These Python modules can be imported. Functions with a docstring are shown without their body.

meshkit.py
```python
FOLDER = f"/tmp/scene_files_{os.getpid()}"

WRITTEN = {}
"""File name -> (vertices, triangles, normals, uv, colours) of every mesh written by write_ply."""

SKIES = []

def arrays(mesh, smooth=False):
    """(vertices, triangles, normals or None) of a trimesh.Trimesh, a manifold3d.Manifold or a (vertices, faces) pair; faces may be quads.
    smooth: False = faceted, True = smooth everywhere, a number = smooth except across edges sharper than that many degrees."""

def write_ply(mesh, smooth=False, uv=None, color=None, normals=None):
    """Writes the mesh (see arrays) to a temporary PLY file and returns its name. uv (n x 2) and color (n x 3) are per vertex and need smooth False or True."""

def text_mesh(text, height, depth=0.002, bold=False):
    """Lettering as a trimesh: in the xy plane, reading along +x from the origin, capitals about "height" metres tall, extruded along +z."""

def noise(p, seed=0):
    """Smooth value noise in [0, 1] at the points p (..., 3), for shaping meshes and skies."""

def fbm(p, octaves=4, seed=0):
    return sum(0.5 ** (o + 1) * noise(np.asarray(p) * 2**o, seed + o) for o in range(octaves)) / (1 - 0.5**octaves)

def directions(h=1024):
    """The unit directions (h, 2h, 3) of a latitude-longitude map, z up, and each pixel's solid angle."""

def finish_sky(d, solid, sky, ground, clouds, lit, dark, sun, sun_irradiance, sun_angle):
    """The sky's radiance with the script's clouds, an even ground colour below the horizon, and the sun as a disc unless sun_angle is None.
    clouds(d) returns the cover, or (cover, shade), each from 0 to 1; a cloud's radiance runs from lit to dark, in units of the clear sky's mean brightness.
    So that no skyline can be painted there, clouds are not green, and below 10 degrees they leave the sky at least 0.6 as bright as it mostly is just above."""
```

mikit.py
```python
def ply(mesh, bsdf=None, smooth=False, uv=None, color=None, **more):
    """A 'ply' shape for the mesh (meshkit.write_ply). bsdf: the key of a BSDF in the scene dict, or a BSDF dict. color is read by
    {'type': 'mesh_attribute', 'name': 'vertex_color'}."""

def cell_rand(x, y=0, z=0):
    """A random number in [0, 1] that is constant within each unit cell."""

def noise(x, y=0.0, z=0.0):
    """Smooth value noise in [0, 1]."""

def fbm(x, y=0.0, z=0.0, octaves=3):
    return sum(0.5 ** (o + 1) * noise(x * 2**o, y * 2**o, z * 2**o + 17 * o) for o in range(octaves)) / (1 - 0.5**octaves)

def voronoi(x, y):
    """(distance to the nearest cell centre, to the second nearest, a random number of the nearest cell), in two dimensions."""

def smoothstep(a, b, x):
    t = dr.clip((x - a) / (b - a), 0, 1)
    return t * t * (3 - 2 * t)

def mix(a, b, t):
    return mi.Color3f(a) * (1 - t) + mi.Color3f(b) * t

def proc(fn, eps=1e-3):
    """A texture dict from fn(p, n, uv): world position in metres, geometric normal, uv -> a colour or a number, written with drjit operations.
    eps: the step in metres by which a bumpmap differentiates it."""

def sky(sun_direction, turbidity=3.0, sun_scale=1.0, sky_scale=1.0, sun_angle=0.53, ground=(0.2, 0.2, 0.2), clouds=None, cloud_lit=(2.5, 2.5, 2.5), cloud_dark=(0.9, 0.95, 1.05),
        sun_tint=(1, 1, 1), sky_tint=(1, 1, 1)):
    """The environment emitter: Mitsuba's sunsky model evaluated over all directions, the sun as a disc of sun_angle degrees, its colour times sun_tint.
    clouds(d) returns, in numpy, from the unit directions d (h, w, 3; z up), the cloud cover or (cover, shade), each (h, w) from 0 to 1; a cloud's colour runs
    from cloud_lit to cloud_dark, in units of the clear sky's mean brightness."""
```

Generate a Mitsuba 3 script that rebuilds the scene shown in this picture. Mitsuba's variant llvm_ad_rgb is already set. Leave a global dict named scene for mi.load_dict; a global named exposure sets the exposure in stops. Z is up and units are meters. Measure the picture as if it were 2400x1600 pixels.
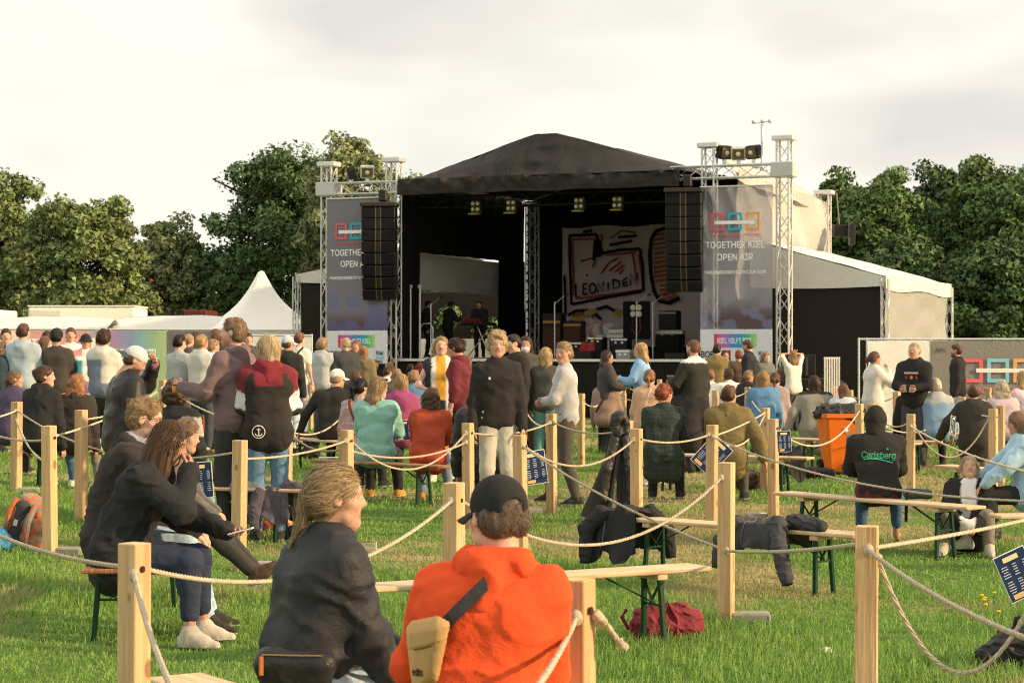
import math, random
import numpy as np, trimesh, drjit as dr, mitsuba as mi, mikit, meshkit
from mikit import proc, noise, fbm, smoothstep, mix
T = mi.ScalarTransform4f
rng = np.random.default_rng(7)
scene, labels = {}, {}

# ------------------------------------------------------------------ camera, sky, exposure
EYE, HOR, FOC, CX = 1.75, 813.0, 4800.0, 1200.0      # eye height; horizon row, focal length and centre column of the 2400 px photograph
scene['camera'] = {'type': 'thinlens', 'fov': 2 * math.degrees(math.atan(1200 / FOC)), 'fov_axis': 'x', 'near_clip': 0.5, 'far_clip': 2000.0,
    'aperture_radius': 0.0042, 'focus_distance': 13.5,
    'to_world': T().look_at(origin=[0, 0, EYE], target=[0, 10, EYE + 10 * (HOR - 800) / FOC], up=[0, 0, 1])}
SUN = (0.94, -0.29, 0.37)
def clouds(d):
    n = meshkit.fbm(d * [3.0, 3.0, 7.0] + [3.3, 1.2, 0.4], 5, seed=4)
    n2 = meshkit.fbm(d * [7.0, 7.0, 16.0] + [1.3, 5.2, 2.4], 4, seed=9)
    cover = np.clip((n - 0.25) * 5.0, 0.90, 1.0)
    shade = np.clip((n2 - 0.42) * 3.4 + 0.36 - np.clip((d[..., 2] - 0.10) * 4.0, 0, 0.5), 0, 1) * np.clip((n - 0.28) * 4, 0, 1)
    return cover, shade
scene['sky'] = mikit.sky(SUN, turbidity=3.5, clouds=clouds, cloud_lit=(2.42, 2.31, 1.95), cloud_dark=(1.66, 1.60, 1.53), sun_tint=(1.0, 0.955, 0.88), sun_scale=0.66, sun_angle=2.0, ground=(0.12, 0.16, 0.06))
labels['sky'] = {'kind': 'structure', 'label': 'pale warm evening sky under thin bright cloud'}
exposure = 2.72

# ------------------------------------------------------------------ helpers
def C(h):
    h = h.lstrip('#')
    c = np.array([int(h[i:i + 2], 16) for i in (0, 2, 4)]) / 255.0
    return np.where(c <= 0.04045, c / 12.92, ((c + 0.055) / 1.055) ** 2.4)
def W(u, s):                                   # a point of the plan from a column and a scale (pixels of the photograph per metre)
    return np.array([(u - CX) / s, FOC / s])
def sstep(a, b, x):
    t = np.clip((np.asarray(x, float) - a) / (b - a), 0, 1)
    return t * t * (3 - 2 * t)
def ground(x, y):                              # the meadow rises a little to the left
    return 0.26 * sstep(-1.0, -7.0, x) * sstep(9, 16, y)
_used = {}
def numbered(name):
    n = _used.get(name, -1) + 1
    _used[name] = n
    return name if n == 0 else f'{name}_{n:03d}'
class Thing:
    def __init__(self, name, label, category, group=None, kind=None):
        self.key = numbered(name)
        if kind == 'structure':
            labels[self.key] = {'label': label, 'kind': kind}
        else:
            labels[self.key] = {'label': label, 'category': category}
            if group: labels[self.key]['group'] = group
            if kind: labels[self.key]['kind'] = kind
    def put(self, name, shape, label=None, kind=None, under=None):
        base = (under or self.key)
        k = numbered(base + '__' + name) if name else base
        scene[k] = shape
        if label or kind:
            labels.setdefault(k, {})
            if label: labels[k]['label'] = label
            if kind: labels[k]['kind'] = kind
        return k
    def part(self, name, mesh, mat, color=None, smooth=False, label=None, kind=None, under=None, to_world=None):
        return self.put(name, shape(mesh, mat, color, smooth, to_world), label, kind, under)
def shape(mesh, mat, color=None, smooth=False, to_world=None, uv=None):
    more = {} if to_world is None else {'to_world': to_world}
    if color is not None:
        if mat in VCM: uv = np.tile(VCM[mat], (len(mesh[0] if isinstance(mesh, tuple) else mesh.vertices), 1))
        lift = 0.016 if mat in ('mat_cloth', 'mat_shiny', 'mat_satin') else 0.0
        if mat in VCM: mat = 'mat_vertex'
        if smooth not in (False, True): smooth = True
        v = mesh[0] if isinstance(mesh, tuple) else mesh.vertices
        c = np.asarray(color(np.asarray(v)) if callable(color) else color, float)
        c = np.clip(np.broadcast_to(c, (len(v), 3)) + lift, 0.004, 0.9)
        return mikit.ply(mesh, mat, smooth=smooth, color=c, uv=uv, **more)
    return mikit.ply(mesh, mat, smooth=smooth, uv=uv, **more)
def pose(x, y, z=None, rz=0.0, sc=1.0, rx=0.0, ry=0.0):
    z = ground(x, y) if z is None else z
    t = T().translate([float(x), float(y), float(z)]).rotate([0, 0, 1], float(rz))
    if ry: t = t.rotate([0, 1, 0], float(ry))
    if rx: t = t.rotate([1, 0, 0], float(rx))
    return t.scale(float(sc)) if sc != 1.0 else t
def rotz(a):
    c, s = math.cos(a), math.sin(a)
    return np.array([[c, -s, 0], [s, c, 0], [0, 0, 1.0]])
def rotx(a):
    c, s = math.cos(a), math.sin(a)
    return np.array([[1.0, 0, 0], [0, c, -s], [0, s, c]])
def roty(a):
    c, s = math.cos(a), math.sin(a)
    return np.array([[c, 0, s], [0, 1.0, 0], [-s, 0, c]])
_BEV = {}
class MB:                                      # collects pieces of one mesh
    def __init__(self): self.v, self.f, self.c, self.n = [], [], [], 0
    def add(self, v, f, col=None):
        v, f = np.asarray(v, float), np.asarray(f, int)
        if len(f) and f.shape[1] == 4: f = np.vstack([f[:, [0, 1, 2]], f[:, [0, 2, 3]]])
        self.v.append(v); self.f.append(f + self.n); self.n += len(v)
        self.c.append(np.broadcast_to(np.asarray(col if col is not None else (0.5, 0.5, 0.5), float), (len(v), 3)))
        return self
    def mesh(self, m, col=None):
        return self.add(m[0], m[1], col) if isinstance(m, tuple) else self.add(m.vertices, m.faces, col)
    def box(self, c, size, R=None, bev=0.0, col=None):
        h = np.asarray(size, float) / 2
        if bev > 0:
            if 'f' not in _BEV:
                o = []
                for sx in (-1, 1):
                    for sy in (-1, 1):
                        for sz in (-1, 1):
                            for k in range(3): o.append((sx, sy, sz, k))
                pts = np.array([[a[i] * (1.0 if i == a[3] else 0.8) for i in range(3)] for a in o])
                hull = trimesh.convex.convex_hull(pts)
                idx = [int(np.argmin(((pts - p) ** 2).sum(1))) for p in hull.vertices]
                _BEV['o'], _BEV['f'] = o, np.array(idx)[hull.faces]
            b = min(bev, h.min() * 0.9)
            v = np.array([[a[i] * (h[i] - (0 if i == a[3] else b)) for i in range(3)] for a in _BEV['o']])
            f = _BEV['f']
        else:
            v = np.array([[x, y, z] for x in (-1, 1) for y in (-1, 1) for z in (-1, 1)]) * h
            f = np.array([[0, 1, 3, 2], [4, 6, 7, 5], [0, 4, 5, 1], [2, 3, 7, 6], [0, 2, 6, 4], [1, 5, 7, 3]])
        if R is not None: v = v @ np.asarray(R).T
        return self.add(v + np.asarray(c, float), f, col)
    def tube(self, pts, r, n=6, col=None, caps=True):
        p = np.asarray(pts, float)
        t = np.gradient(p, axis=0); t /= np.linalg.norm(t, axis=1, keepdims=True) + 1e-12
        ref = np.array([0, 0, 1.0]) if np.abs(t[:, 2]).mean() < 0.9 else np.array([1.0, 0, 0])
        a = np.cross(t, ref); a /= np.linalg.norm(a, axis=1, keepdims=True) + 1e-12
        b, an = np.cross(t, a), np.arange(n) * 2 * np.pi / n
        rr = np.broadcast_to(r, (len(p),))[:, None, None]
        v = (p[:, None] + rr * (np.cos(an)[None, :, None] * a[:, None] + np.sin(an)[None, :, None] * b[:, None])).reshape(-1, 3)
        i, j = np.meshgrid(np.arange(len(p) - 1), np.arange(n), indexing='ij')
        f = np.stack([i * n + j, (i + 1) * n + j, (i + 1) * n + (j + 1) % n, i * n + (j + 1) % n], -1).reshape(-1, 4)
        f = np.vstack([f[:, [0, 1, 2]], f[:, [0, 2, 3]]])
        if caps:
            m = len(v); v = np.vstack([v, p[:1], p[-1:]]); q = np.arange(n)
            f = np.vstack([f, np.stack([q, (q + 1) % n, q * 0 + m], 1), np.stack([(len(p) - 1) * n + (q + 1) % n, (len(p) - 1) * n + q, q * 0 + m + 1], 1)])
        return self.add(v, f, col)
    def bar(self, a, b, r, n=6, col=None): return self.tube([a, b], r, n, col)
    def beam(self, a, b, w, h, col=None, bev=0.0):      # a rectangular bar from a to b
        a, b = np.asarray(a, float), np.asarray(b, float)
        d = b - a; L = np.linalg.norm(d); d = d / L
        up = np.array([0, 0, 1.0]) if abs(d[2]) < 0.95 else np.array([0, 1.0, 0])
        x = np.cross(d, up); x /= np.linalg.norm(x)
        return self.box((a + b) / 2, (w, L, h), np.stack([x, d, np.cross(x, d)], 1), bev, col)
    def get(self): return np.vstack(self.v), np.vstack(self.f)
    def col(self): return np.vstack(self.c)
    def ply(self, mat, smooth=False, to_world=None): return shape(self.get(), mat, self.col(), smooth, to_world)

# ------------------------------------------------------------------ implicit surfaces -> meshes
def surfnet(F, lo, h):
    S = F < 0
    A = np.zeros(tuple(n - 1 for n in F.shape), np.int8)
    for a, b, c in np.ndindex(2, 2, 2): A += S[a:F.shape[0] - 1 + a, b:F.shape[1] - 1 + b, c:F.shape[2] - 1 + c]
    act = np.argwhere((A > 0) & (A < 8))
    if not len(act): return np.zeros((0, 3)), np.zeros((0, 3), int)
    idx = np.full(A.shape, -1); idx[tuple(act.T)] = np.arange(len(act))
    cor = np.array(list(np.ndindex(2, 2, 2)))
    val = F[act[:, None, 0] + cor[:, 0], act[:, None, 1] + cor[:, 1], act[:, None, 2] + cor[:, 2]]
    pos, cnt = np.zeros((len(act), 3)), np.zeros(len(act))
    for i in range(8):
        for j in range(i + 1, 8):
            if np.abs(cor[i] - cor[j]).sum() != 1: continue
            a, b = val[:, i], val[:, j]
            m = (a < 0) != (b < 0)
            t = a[m] / (a[m] - b[m])
            pos[m] += cor[i] + t[:, None] * (cor[j] - cor[i]); cnt[m] += 1
    v = np.asarray(lo) + h * (act + pos / cnt[:, None])
    faces = []
    for ax in range(3):
        o1, o2 = (ax + 1) % 3, (ax + 2) % 3
        n = list(F.shape)
        sl0, sl1 = [slice(None)] * 3, [slice(None)] * 3
        sl0[ax], sl1[ax] = slice(0, n[ax] - 1), slice(1, n[ax])
        for o in (o1, o2): sl0[o] = sl1[o] = slice(1, n[o] - 1)
        s0, s1 = S[tuple(sl0)], S[tuple(sl1)]
        e = np.argwhere(s0 != s1); inside = s0[tuple(e.T)]
        off = np.zeros(3, int); off[o1] = off[o2] = 1
        e = e + off
        def cell(d1, d2):
            q = e.copy(); q[:, o1] -= d1; q[:, o2] -= d2
            return idx[tuple(q.T)]
        q = np.stack([cell(1, 1), cell(0, 1), cell(0, 0), cell(1, 0)], 1)
        q[~inside] = q[~inside][:, ::-1]
        faces.append(q)
    q = np.vstack(faces)
    return v, np.vstack([q[:, [0, 1, 2]], q[:, [0, 2, 3]]])
def rc(a, b, ra, rb=None, k=0.03): return ('rc', np.asarray(a, float), np.asarray(b, float), float(ra), float(ra if rb is None else rb), k)
def ell(c, r, R=None, k=0.02): return ('el', np.asarray(c, float), np.broadcast_to(np.asarray(r, float), (3,)), R, 0.0, k)
def cut(c, r, R=None, k=0.01): return ('cut', np.asarray(c, float), np.broadcast_to(np.asarray(r, float), (3,)), R, 0.0, k)
FOLDR = np.array([[0.8, 0.0, 0.6], [0.0, 1.0, 0.0], [-0.6, 0.0, 0.8]])
def implicit(prims, h, folds=None, planes=(), fn=None):
    los, his = [], []
    for p in prims:
        if p[0] == 'rc':
            los.append(np.minimum(p[1] - p[3], p[2] - p[4])); his.append(np.maximum(p[1] + p[3], p[2] + p[4]))
        elif p[0] == 'el':
            m = p[2] if p[3] is None else np.full(3, p[2].max()); los.append(p[1] - m); his.append(p[1] + m)
    lo, hi = np.min(los, 0) - 3 * h - 0.02, np.max(his, 0) + 3 * h + 0.02
    n = np.ceil((hi - lo) / h).astype(int) + 1
    F = np.full(n, 1.0, np.float32)
    ax = [lo[i] + h * np.arange(n[i]) for i in range(3)]
    def prim(p, X):
        if p[0] == 'rc':
            ba = p[2] - p[1]; L = max(ba @ ba, 1e-9)
            q = X - p[1]; t = np.clip(q @ ba / L, 0, 1)
            return np.linalg.norm(q - t[..., None] * ba, axis=-1) - (p[3] + t * (p[4] - p[3]))
        q = X - p[1]
        if p[3] is not None: q = q @ p[3]
        k0 = np.linalg.norm(q / p[2], axis=-1); k1 = np.linalg.norm(q / p[2] ** 2, axis=-1)
        return k0 * (k0 - 1) / np.maximum(k1, 1e-6)
    for p in prims:
        k = p[5]; m = k + 2.5 * h
        if p[0] == 'rc': a, b = np.minimum(p[1] - p[3], p[2] - p[4]) - m, np.maximum(p[1] + p[3], p[2] + p[4]) + m
        else:
            r = p[2] if p[3] is None else np.full(3, p[2].max()); a, b = p[1] - r - m, p[1] + r + m
        i0 = np.clip(np.floor((a - lo) / h).astype(int), 0, n); i1 = np.clip(np.ceil((b - lo) / h).astype(int) + 1, 0, n)
        if (i1 <= i0).any(): continue
        sl = tuple(slice(i0[i], i1[i]) for i in range(3))
        X = np.stack(np.meshgrid(*[ax[i][sl[i]] for i in range(3)], indexing='ij'), -1)
        d, f = prim(p, X), F[sl]
        if p[0] == 'cut':
            d = -d; hh = np.clip(k - np.abs(f - d), 0, None) / k; F[sl] = np.maximum(f, d) + hh * hh * k * 0.25
        else:
            hh = np.clip(k - np.abs(f - d), 0, None) / k; F[sl] = np.minimum(f, d) - hh * hh * k * 0.25
    if folds is not None or fn is not None:
        band = np.argwhere(np.abs(F) < 0.05)
        X = lo + h * band
        if folds is not None:
            amp, fr, seed = folds
            w = meshkit.noise(X * 5.0 + 3.7, seed + 5)[:, None] * 1.3
            rd = 1.0 - np.abs(meshkit.noise(X * np.asarray(fr) + w * 2.0, seed) * 2 - 1); r2 = 1.0 - np.abs(meshkit.noise(X @ FOLDR * np.asarray(fr) * 1.7 + w * 3.0, seed + 9) * 2 - 1)
            d = amp * (0.45 - rd ** 3 - 0.5 * r2 ** 4) * (0.25 + 1.2 * meshkit.noise(X * 4.5, seed + 2))
            F[tuple(band.T)] += d.astype(np.float32)
        if fn is not None: F[tuple(band.T)] += fn(X).astype(np.float32)
    for (pt, nn) in planes:                    # keeps the side the normal points away from
        X = np.stack(np.meshgrid(*ax, indexing='ij'), -1)
        F = np.maximum(F, ((X - pt) @ np.asarray(nn, float)).astype(np.float32))
    v, f = surfnet(F, lo, h)
    return v, f
def relax(m, it=1):
    v, f = m
    e = np.vstack([f[:, [0, 1]], f[:, [1, 2]], f[:, [2, 0]]])
    for _ in range(it):
        for lam in (0.5, -0.52):
            acc, cnt = np.zeros_like(v), np.zeros(len(v))
            np.add.at(acc, e[:, 0], v[e[:, 1]]); np.add.at(cnt, e[:, 0], 1)
            v = v + lam * (acc / np.maximum(cnt, 1)[:, None] - v)
    return v, f

# ------------------------------------------------------------------ materials
VC = {'type': 'mesh_attribute', 'name': 'vertex_color'}
def rgb(c): return {'type': 'rgb', 'value': [float(x) for x in c]}
def two(b): return {'type': 'twosided', 'bsdf': b}
def bump(b, fn, scale, eps=1e-3): return {'type': 'bumpmap', 'arbitrary': proc(fn, eps), 'scale': scale, 'bsdf': b}
def f_weave(p, n, uv): return fbm(p.x * 38, p.y * 38, p.z * 26, 3) * 1.0 + noise(p.x * 160, p.y * 160, p.z * 160) * 0.22
def f_rough(p, n, uv): return fbm(p.x * 30, p.y * 30, p.z * 30, 3)
# one BSDF for everything whose colour is per vertex; uv.x carries its roughness and uv.y the height of its fine relief (weave, crinkle)
VCM = {'mat_skin': (0.48, 0.25), 'mat_cloth': (0.90, 1.0), 'mat_shiny': (0.44, 0.8), 'mat_satin': (0.62, 0.8), 'mat_hair': (0.52, 0.6), 'mat_paint': (0.45, 0.05), 'mat_matt': (0.90, 0.15), 'mat_tarp': (0.60, 2.2), 'mat_leaf': (0.55, 0.0)}
def f_relief(p, n, uv): return uv.y * (fbm(p.x * 36, p.y * 36, p.z * 27, 3) + noise(p.x * 160, p.y * 160, p.z * 160) * 0.2)
def f_roughness(p, n, uv): return uv.x
scene['mat_vertex'] = two(bump({'type': 'principled', 'base_color': VC, 'roughness': proc(f_roughness), 'specular': 0.28}, f_relief, 0.006, 2e-3))
def f_alu(p, n, uv): return mix(mi.Color3f(0.62, 0.62, 0.61), mi.Color3f(0.8, 0.79, 0.77), fbm(p.x * 9, p.y * 9, p.z * 9, 2))
scene['mat_alu'] = two({'type': 'principled', 'base_color': proc(f_alu), 'roughness': 0.38, 'metallic': 0.55})
def f_wood(p, n, uv):                           # pale sawn softwood, grain along z
    g = fbm(p.x * 95, p.y * 95, p.z * 3.2, 3)
    r = noise(p.x * 22, p.y * 22, p.z * 0.9)
    c = mix(mi.Color3f(0.50, 0.31, 0.155), mi.Color3f(0.70, 0.49, 0.28), dr.clip(g * 1.5 - 0.25, 0, 1))
    c = mix(c, mi.Color3f(0.42, 0.25, 0.12), 0.55 * smoothstep(0.62, 0.8, r))
    c = c * (0.84 + 0.30 * noise(p.x * 1.7 + 3.0, p.y * 1.7, 0.5)) 
    k = noise(p.x * 17 + 7.1, p.y * 17, p.z * 7.3)
    c = mix(c, mi.Color3f(0.24, 0.12, 0.05), 0.8 * smoothstep(0.86, 0.93, k))
    return mix(c, mi.Color3f(0.36, 0.27, 0.17), 0.5 * smoothstep(0.16, 0.0, p.z) * noise(p.x * 14, p.y * 14, p.z * 14))
scene['mat_wood'] = two(bump({'type': 'principled', 'base_color': proc(f_wood), 'roughness': 0.75, 'specular': 0.2}, lambda p, n, uv: fbm(p.x * 95, p.y * 95, p.z * 3.2, 3), 0.004))
def f_plank(p, n, uv):                          # bench boards: uv.x along, uv.y across (metres)
    g = fbm(uv.x * 3 + p.x * 0.7, uv.y * 120, p.y * 0.5, 3)
    c = mix(mi.Color3f(0.46, 0.30, 0.17), mi.Color3f(0.72, 0.52, 0.33), dr.clip(g * 1.6 - 0.3, 0, 1))
    w = fbm(p.x * 6, p.y * 6, p.z * 6, 3)
    return mix(c, mi.Color3f(0.60, 0.50, 0.40), 0.5 * smoothstep(0.45, 0.7, w))
scene['mat_plank'] = two(bump({'type': 'principled', 'base_color': proc(f_plank), 'roughness': 0.6, 'specular': 0.3}, lambda p, n, uv: fbm(uv.x * 3 + p.x * 0.7, uv.y * 120, p.y * 0.5, 3), 0.003))
def f_plank_dark(p, n, uv):
    g = fbm(uv.x * 3 + p.x * 0.7, uv.y * 90, p.y * 0.5, 3)
    c = mix(mi.Color3f(0.16, 0.065, 0.03), mi.Color3f(0.36, 0.18, 0.09), dr.clip(g * 1.6 - 0.3, 0, 1))
    return mix(c, mi.Color3f(0.42, 0.33, 0.26), 0.45 * smoothstep(0.5, 0.72, fbm(p.x * 9, p.y * 9, p.z * 9, 3)))
scene['mat_plank_dark'] = two({'type': 'principled', 'base_color': proc(f_plank_dark), 'roughness': 0.6, 'specular': 0.3})
def f_rope(p, n, uv): return mix(mi.Color3f(0.36, 0.30, 0.22), mi.Color3f(0.58, 0.51, 0.40), fbm(p.x * 60, p.y * 60, p.z * 60, 2))
scene['mat_rope'] = two({'type': 'principled', 'base_color': proc(f_rope), 'roughness': 0.9, 'specular': 0.1})
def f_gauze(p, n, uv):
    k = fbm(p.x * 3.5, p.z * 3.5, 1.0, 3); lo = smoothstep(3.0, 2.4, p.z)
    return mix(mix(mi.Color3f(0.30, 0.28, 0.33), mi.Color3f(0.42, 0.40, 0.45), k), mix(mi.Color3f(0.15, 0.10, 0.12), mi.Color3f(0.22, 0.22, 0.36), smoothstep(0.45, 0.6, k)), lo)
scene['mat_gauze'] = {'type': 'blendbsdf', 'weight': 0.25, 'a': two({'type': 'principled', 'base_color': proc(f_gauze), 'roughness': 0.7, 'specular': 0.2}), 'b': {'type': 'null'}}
scene['mat_cup'] = {'type': 'thindielectric'}
# ------------------------------------------------------------------ the meadow
WORN = [(-1.7, 12.0, 0.9, 0.9), (4.1, 19.2, 1.6, 1.5), (-1.0, 19.7, 1.3, 1.6), (-1.1, 15.1, 0.8, 1.2), (1.7, 14.6, 1.4, 1.0), (0.2, 17.0, 1.2, 0.9), (2.4, 16.0, 1.0, 0.8), (-2.6, 17.0, 1.2, 1.0), (3.2, 13.6, 1.5, 0.35), (0.6, 25.0, 3.0, 2.0), (-3.0, 24.0, 2.0, 1.5), (4.5, 26.0, 2.5, 1.5)]
def f_lawn_mix(p):
    big = fbm(p.x * 0.55 + 3.1, p.y * 0.42 + 1.7, 0.0, 3)
    fine = fbm(p.x * 4.0, p.y * 4.0, 2.0, 3)
    worn = 0.0
    for (a, b, ra, rb) in WORN: worn = worn + dr.exp(-(dr.square((p.x - a) / ra) + dr.square((p.y - b) / rb)))
    dry = smoothstep(0.515, 0.69, big * 0.75 + fine * 0.25 + 0.055 * dr.minimum(worn, 1.0))
    return dry, fine
def f_lawn(p, n, uv):
    dry, fine = f_lawn_mix(p)
    g = mix(mi.Color3f(0.072, 0.130, 0.032), mi.Color3f(0.118, 0.200, 0.055), fine)
    c = mix(g, mi.Color3f(0.33, 0.27, 0.155), dry * 0.85)
    return mix(c, mi.Color3f(0.10, 0.075, 0.045), 0.6 * smoothstep(0.62, 0.8, fbm(p.x * 9, p.y * 9, 5.0, 3)))
def f_blade(p, n, uv):
    dry, fine = f_lawn_mix(p)
    r = noise(p.x * 45, p.y * 45, 3.0)
    g = mix(mi.Color3f(0.155, 0.290, 0.062), mi.Color3f(0.320, 0.480, 0.140), r)
    c = mix(g, mi.Color3f(0.46, 0.385, 0.215), dr.clip(dry * 0.80 + 0.25 * smoothstep(0.75, 0.95, noise(p.x * 31, p.y * 31, 9.0)), 0, 0.9))
    return c
scene['mat_lawn'] = two(bump({'type': 'principled', 'base_color': proc(f_lawn), 'roughness': 0.95, 'specular': 0.1}, lambda p, n, uv: fbm(p.x * 26, p.y * 26, 0.0, 3), 0.03, 5e-3))
scene['mat_blade'] = {'type': 'principledthin', 'base_color': proc(f_blade), 'roughness': 0.6, 'diff_trans': 0.7, 'spec_trans': 0.0}
def build_lawn():
    xs = np.concatenate([[-700, -300, -120, -60], np.linspace(-30, 30, 121), [60, 120, 300, 700]])
    ys = np.concatenate([[-60, -20], np.linspace(0, 70, 141), [100, 160, 300, 700, 1200]])
    X, Y = np.meshgrid(xs, ys, indexing='ij')
    v = np.stack([X, Y, ground(X, Y)], -1).reshape(-1, 3)
    i, j = np.meshgrid(np.arange(len(xs) - 1), np.arange(len(ys) - 1), indexing='ij'); m = len(ys)
    f = np.stack([i * m + j, (i + 1) * m + j, (i + 1) * m + j + 1, i * m + j + 1], -1).reshape(-1, 4)
    t = Thing('lawn', 'trampled green meadow with dry straw coloured patches', '', kind='structure')
    t.put('', shape((v, np.vstack([f[:, [0, 1, 2]], f[:, [0, 2, 3]]])), 'mat_lawn', smooth=True))
def build_grass():
    r = np.random.default_rng(3); V, F, n0 = [], [], 0
    for y0, y1, dens, hh, ww in ((10.4, 15, 2000, 0.052, 0.0046), (15, 22, 950, 0.055, 0.0068), (22, 34, 270, 0.055, 0.013), (34, 48, 80, 0.055, 0.024)):
        half = 0.262 * y1 + 0.5
        n = int((y1 - y0) * 2 * half * dens)
        y = r.uniform(y0, y1, n); x = r.uniform(-half, half, n)
        k = np.abs(x) < 0.262 * y + 0.35; x, y = x[k], y[k]; n = len(x)
        P = np.stack([x, y, np.zeros(n)], 1)
        big = meshkit.fbm(P * [0.9, 0.7, 1], 3, seed=11)
        worn = sum(np.exp(-((x - a) / ra) ** 2 - ((y - b) / rb) ** 2) for a, b, ra, rb in WORN); big = big - 0.12 * np.minimum(worn, 1)
        ht = hh * (0.45 + 0.9 * r.random(n)) * (0.55 + 0.9 * np.clip((big - 0.35) * 3, 0, 1))
        tall = r.random(n) > 0.985; ht[tall] *= 1.7
        a = r.uniform(0, 2 * np.pi, n); lean = ht * r.uniform(0.1, 0.9, n)
        d = np.stack([np.cos(a), np.sin(a), 0 * a], 1); s = np.stack([-np.sin(a + 0.6), np.cos(a + 0.6), 0 * a], 1) * (ww * (0.6 + 0.8 * r.random(n)))[:, None]
        base = np.stack([x, y, ground(x, y) - 0.004], 1)
        mid = base + d * (lean * 0.35)[:, None]; mid[:, 2] += ht * 0.6
        tip = base + d * lean[:, None]; tip[:, 2] += ht * 0.95
        V.append(np.stack([base - s, base + s, mid - s * 0.7, mid + s * 0.7, tip], 1).reshape(-1, 3))
        o = n0 + 5 * np.arange(n)[:, None]
        F.append(np.concatenate([o + np.array([[0, 1, 3]]), o + np.array([[0, 3, 2]]), o + np.array([[2, 3, 4]])])); n0 += 5 * n
    t = Thing('grass', 'short green grass blades of the trampled meadow', 'grass', kind='stuff')
    t.put('', mikit.ply((np.vstack(V), np.vstack(F)), 'mat_blade', smooth=False))
build_lawn(); build_grass()

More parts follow.
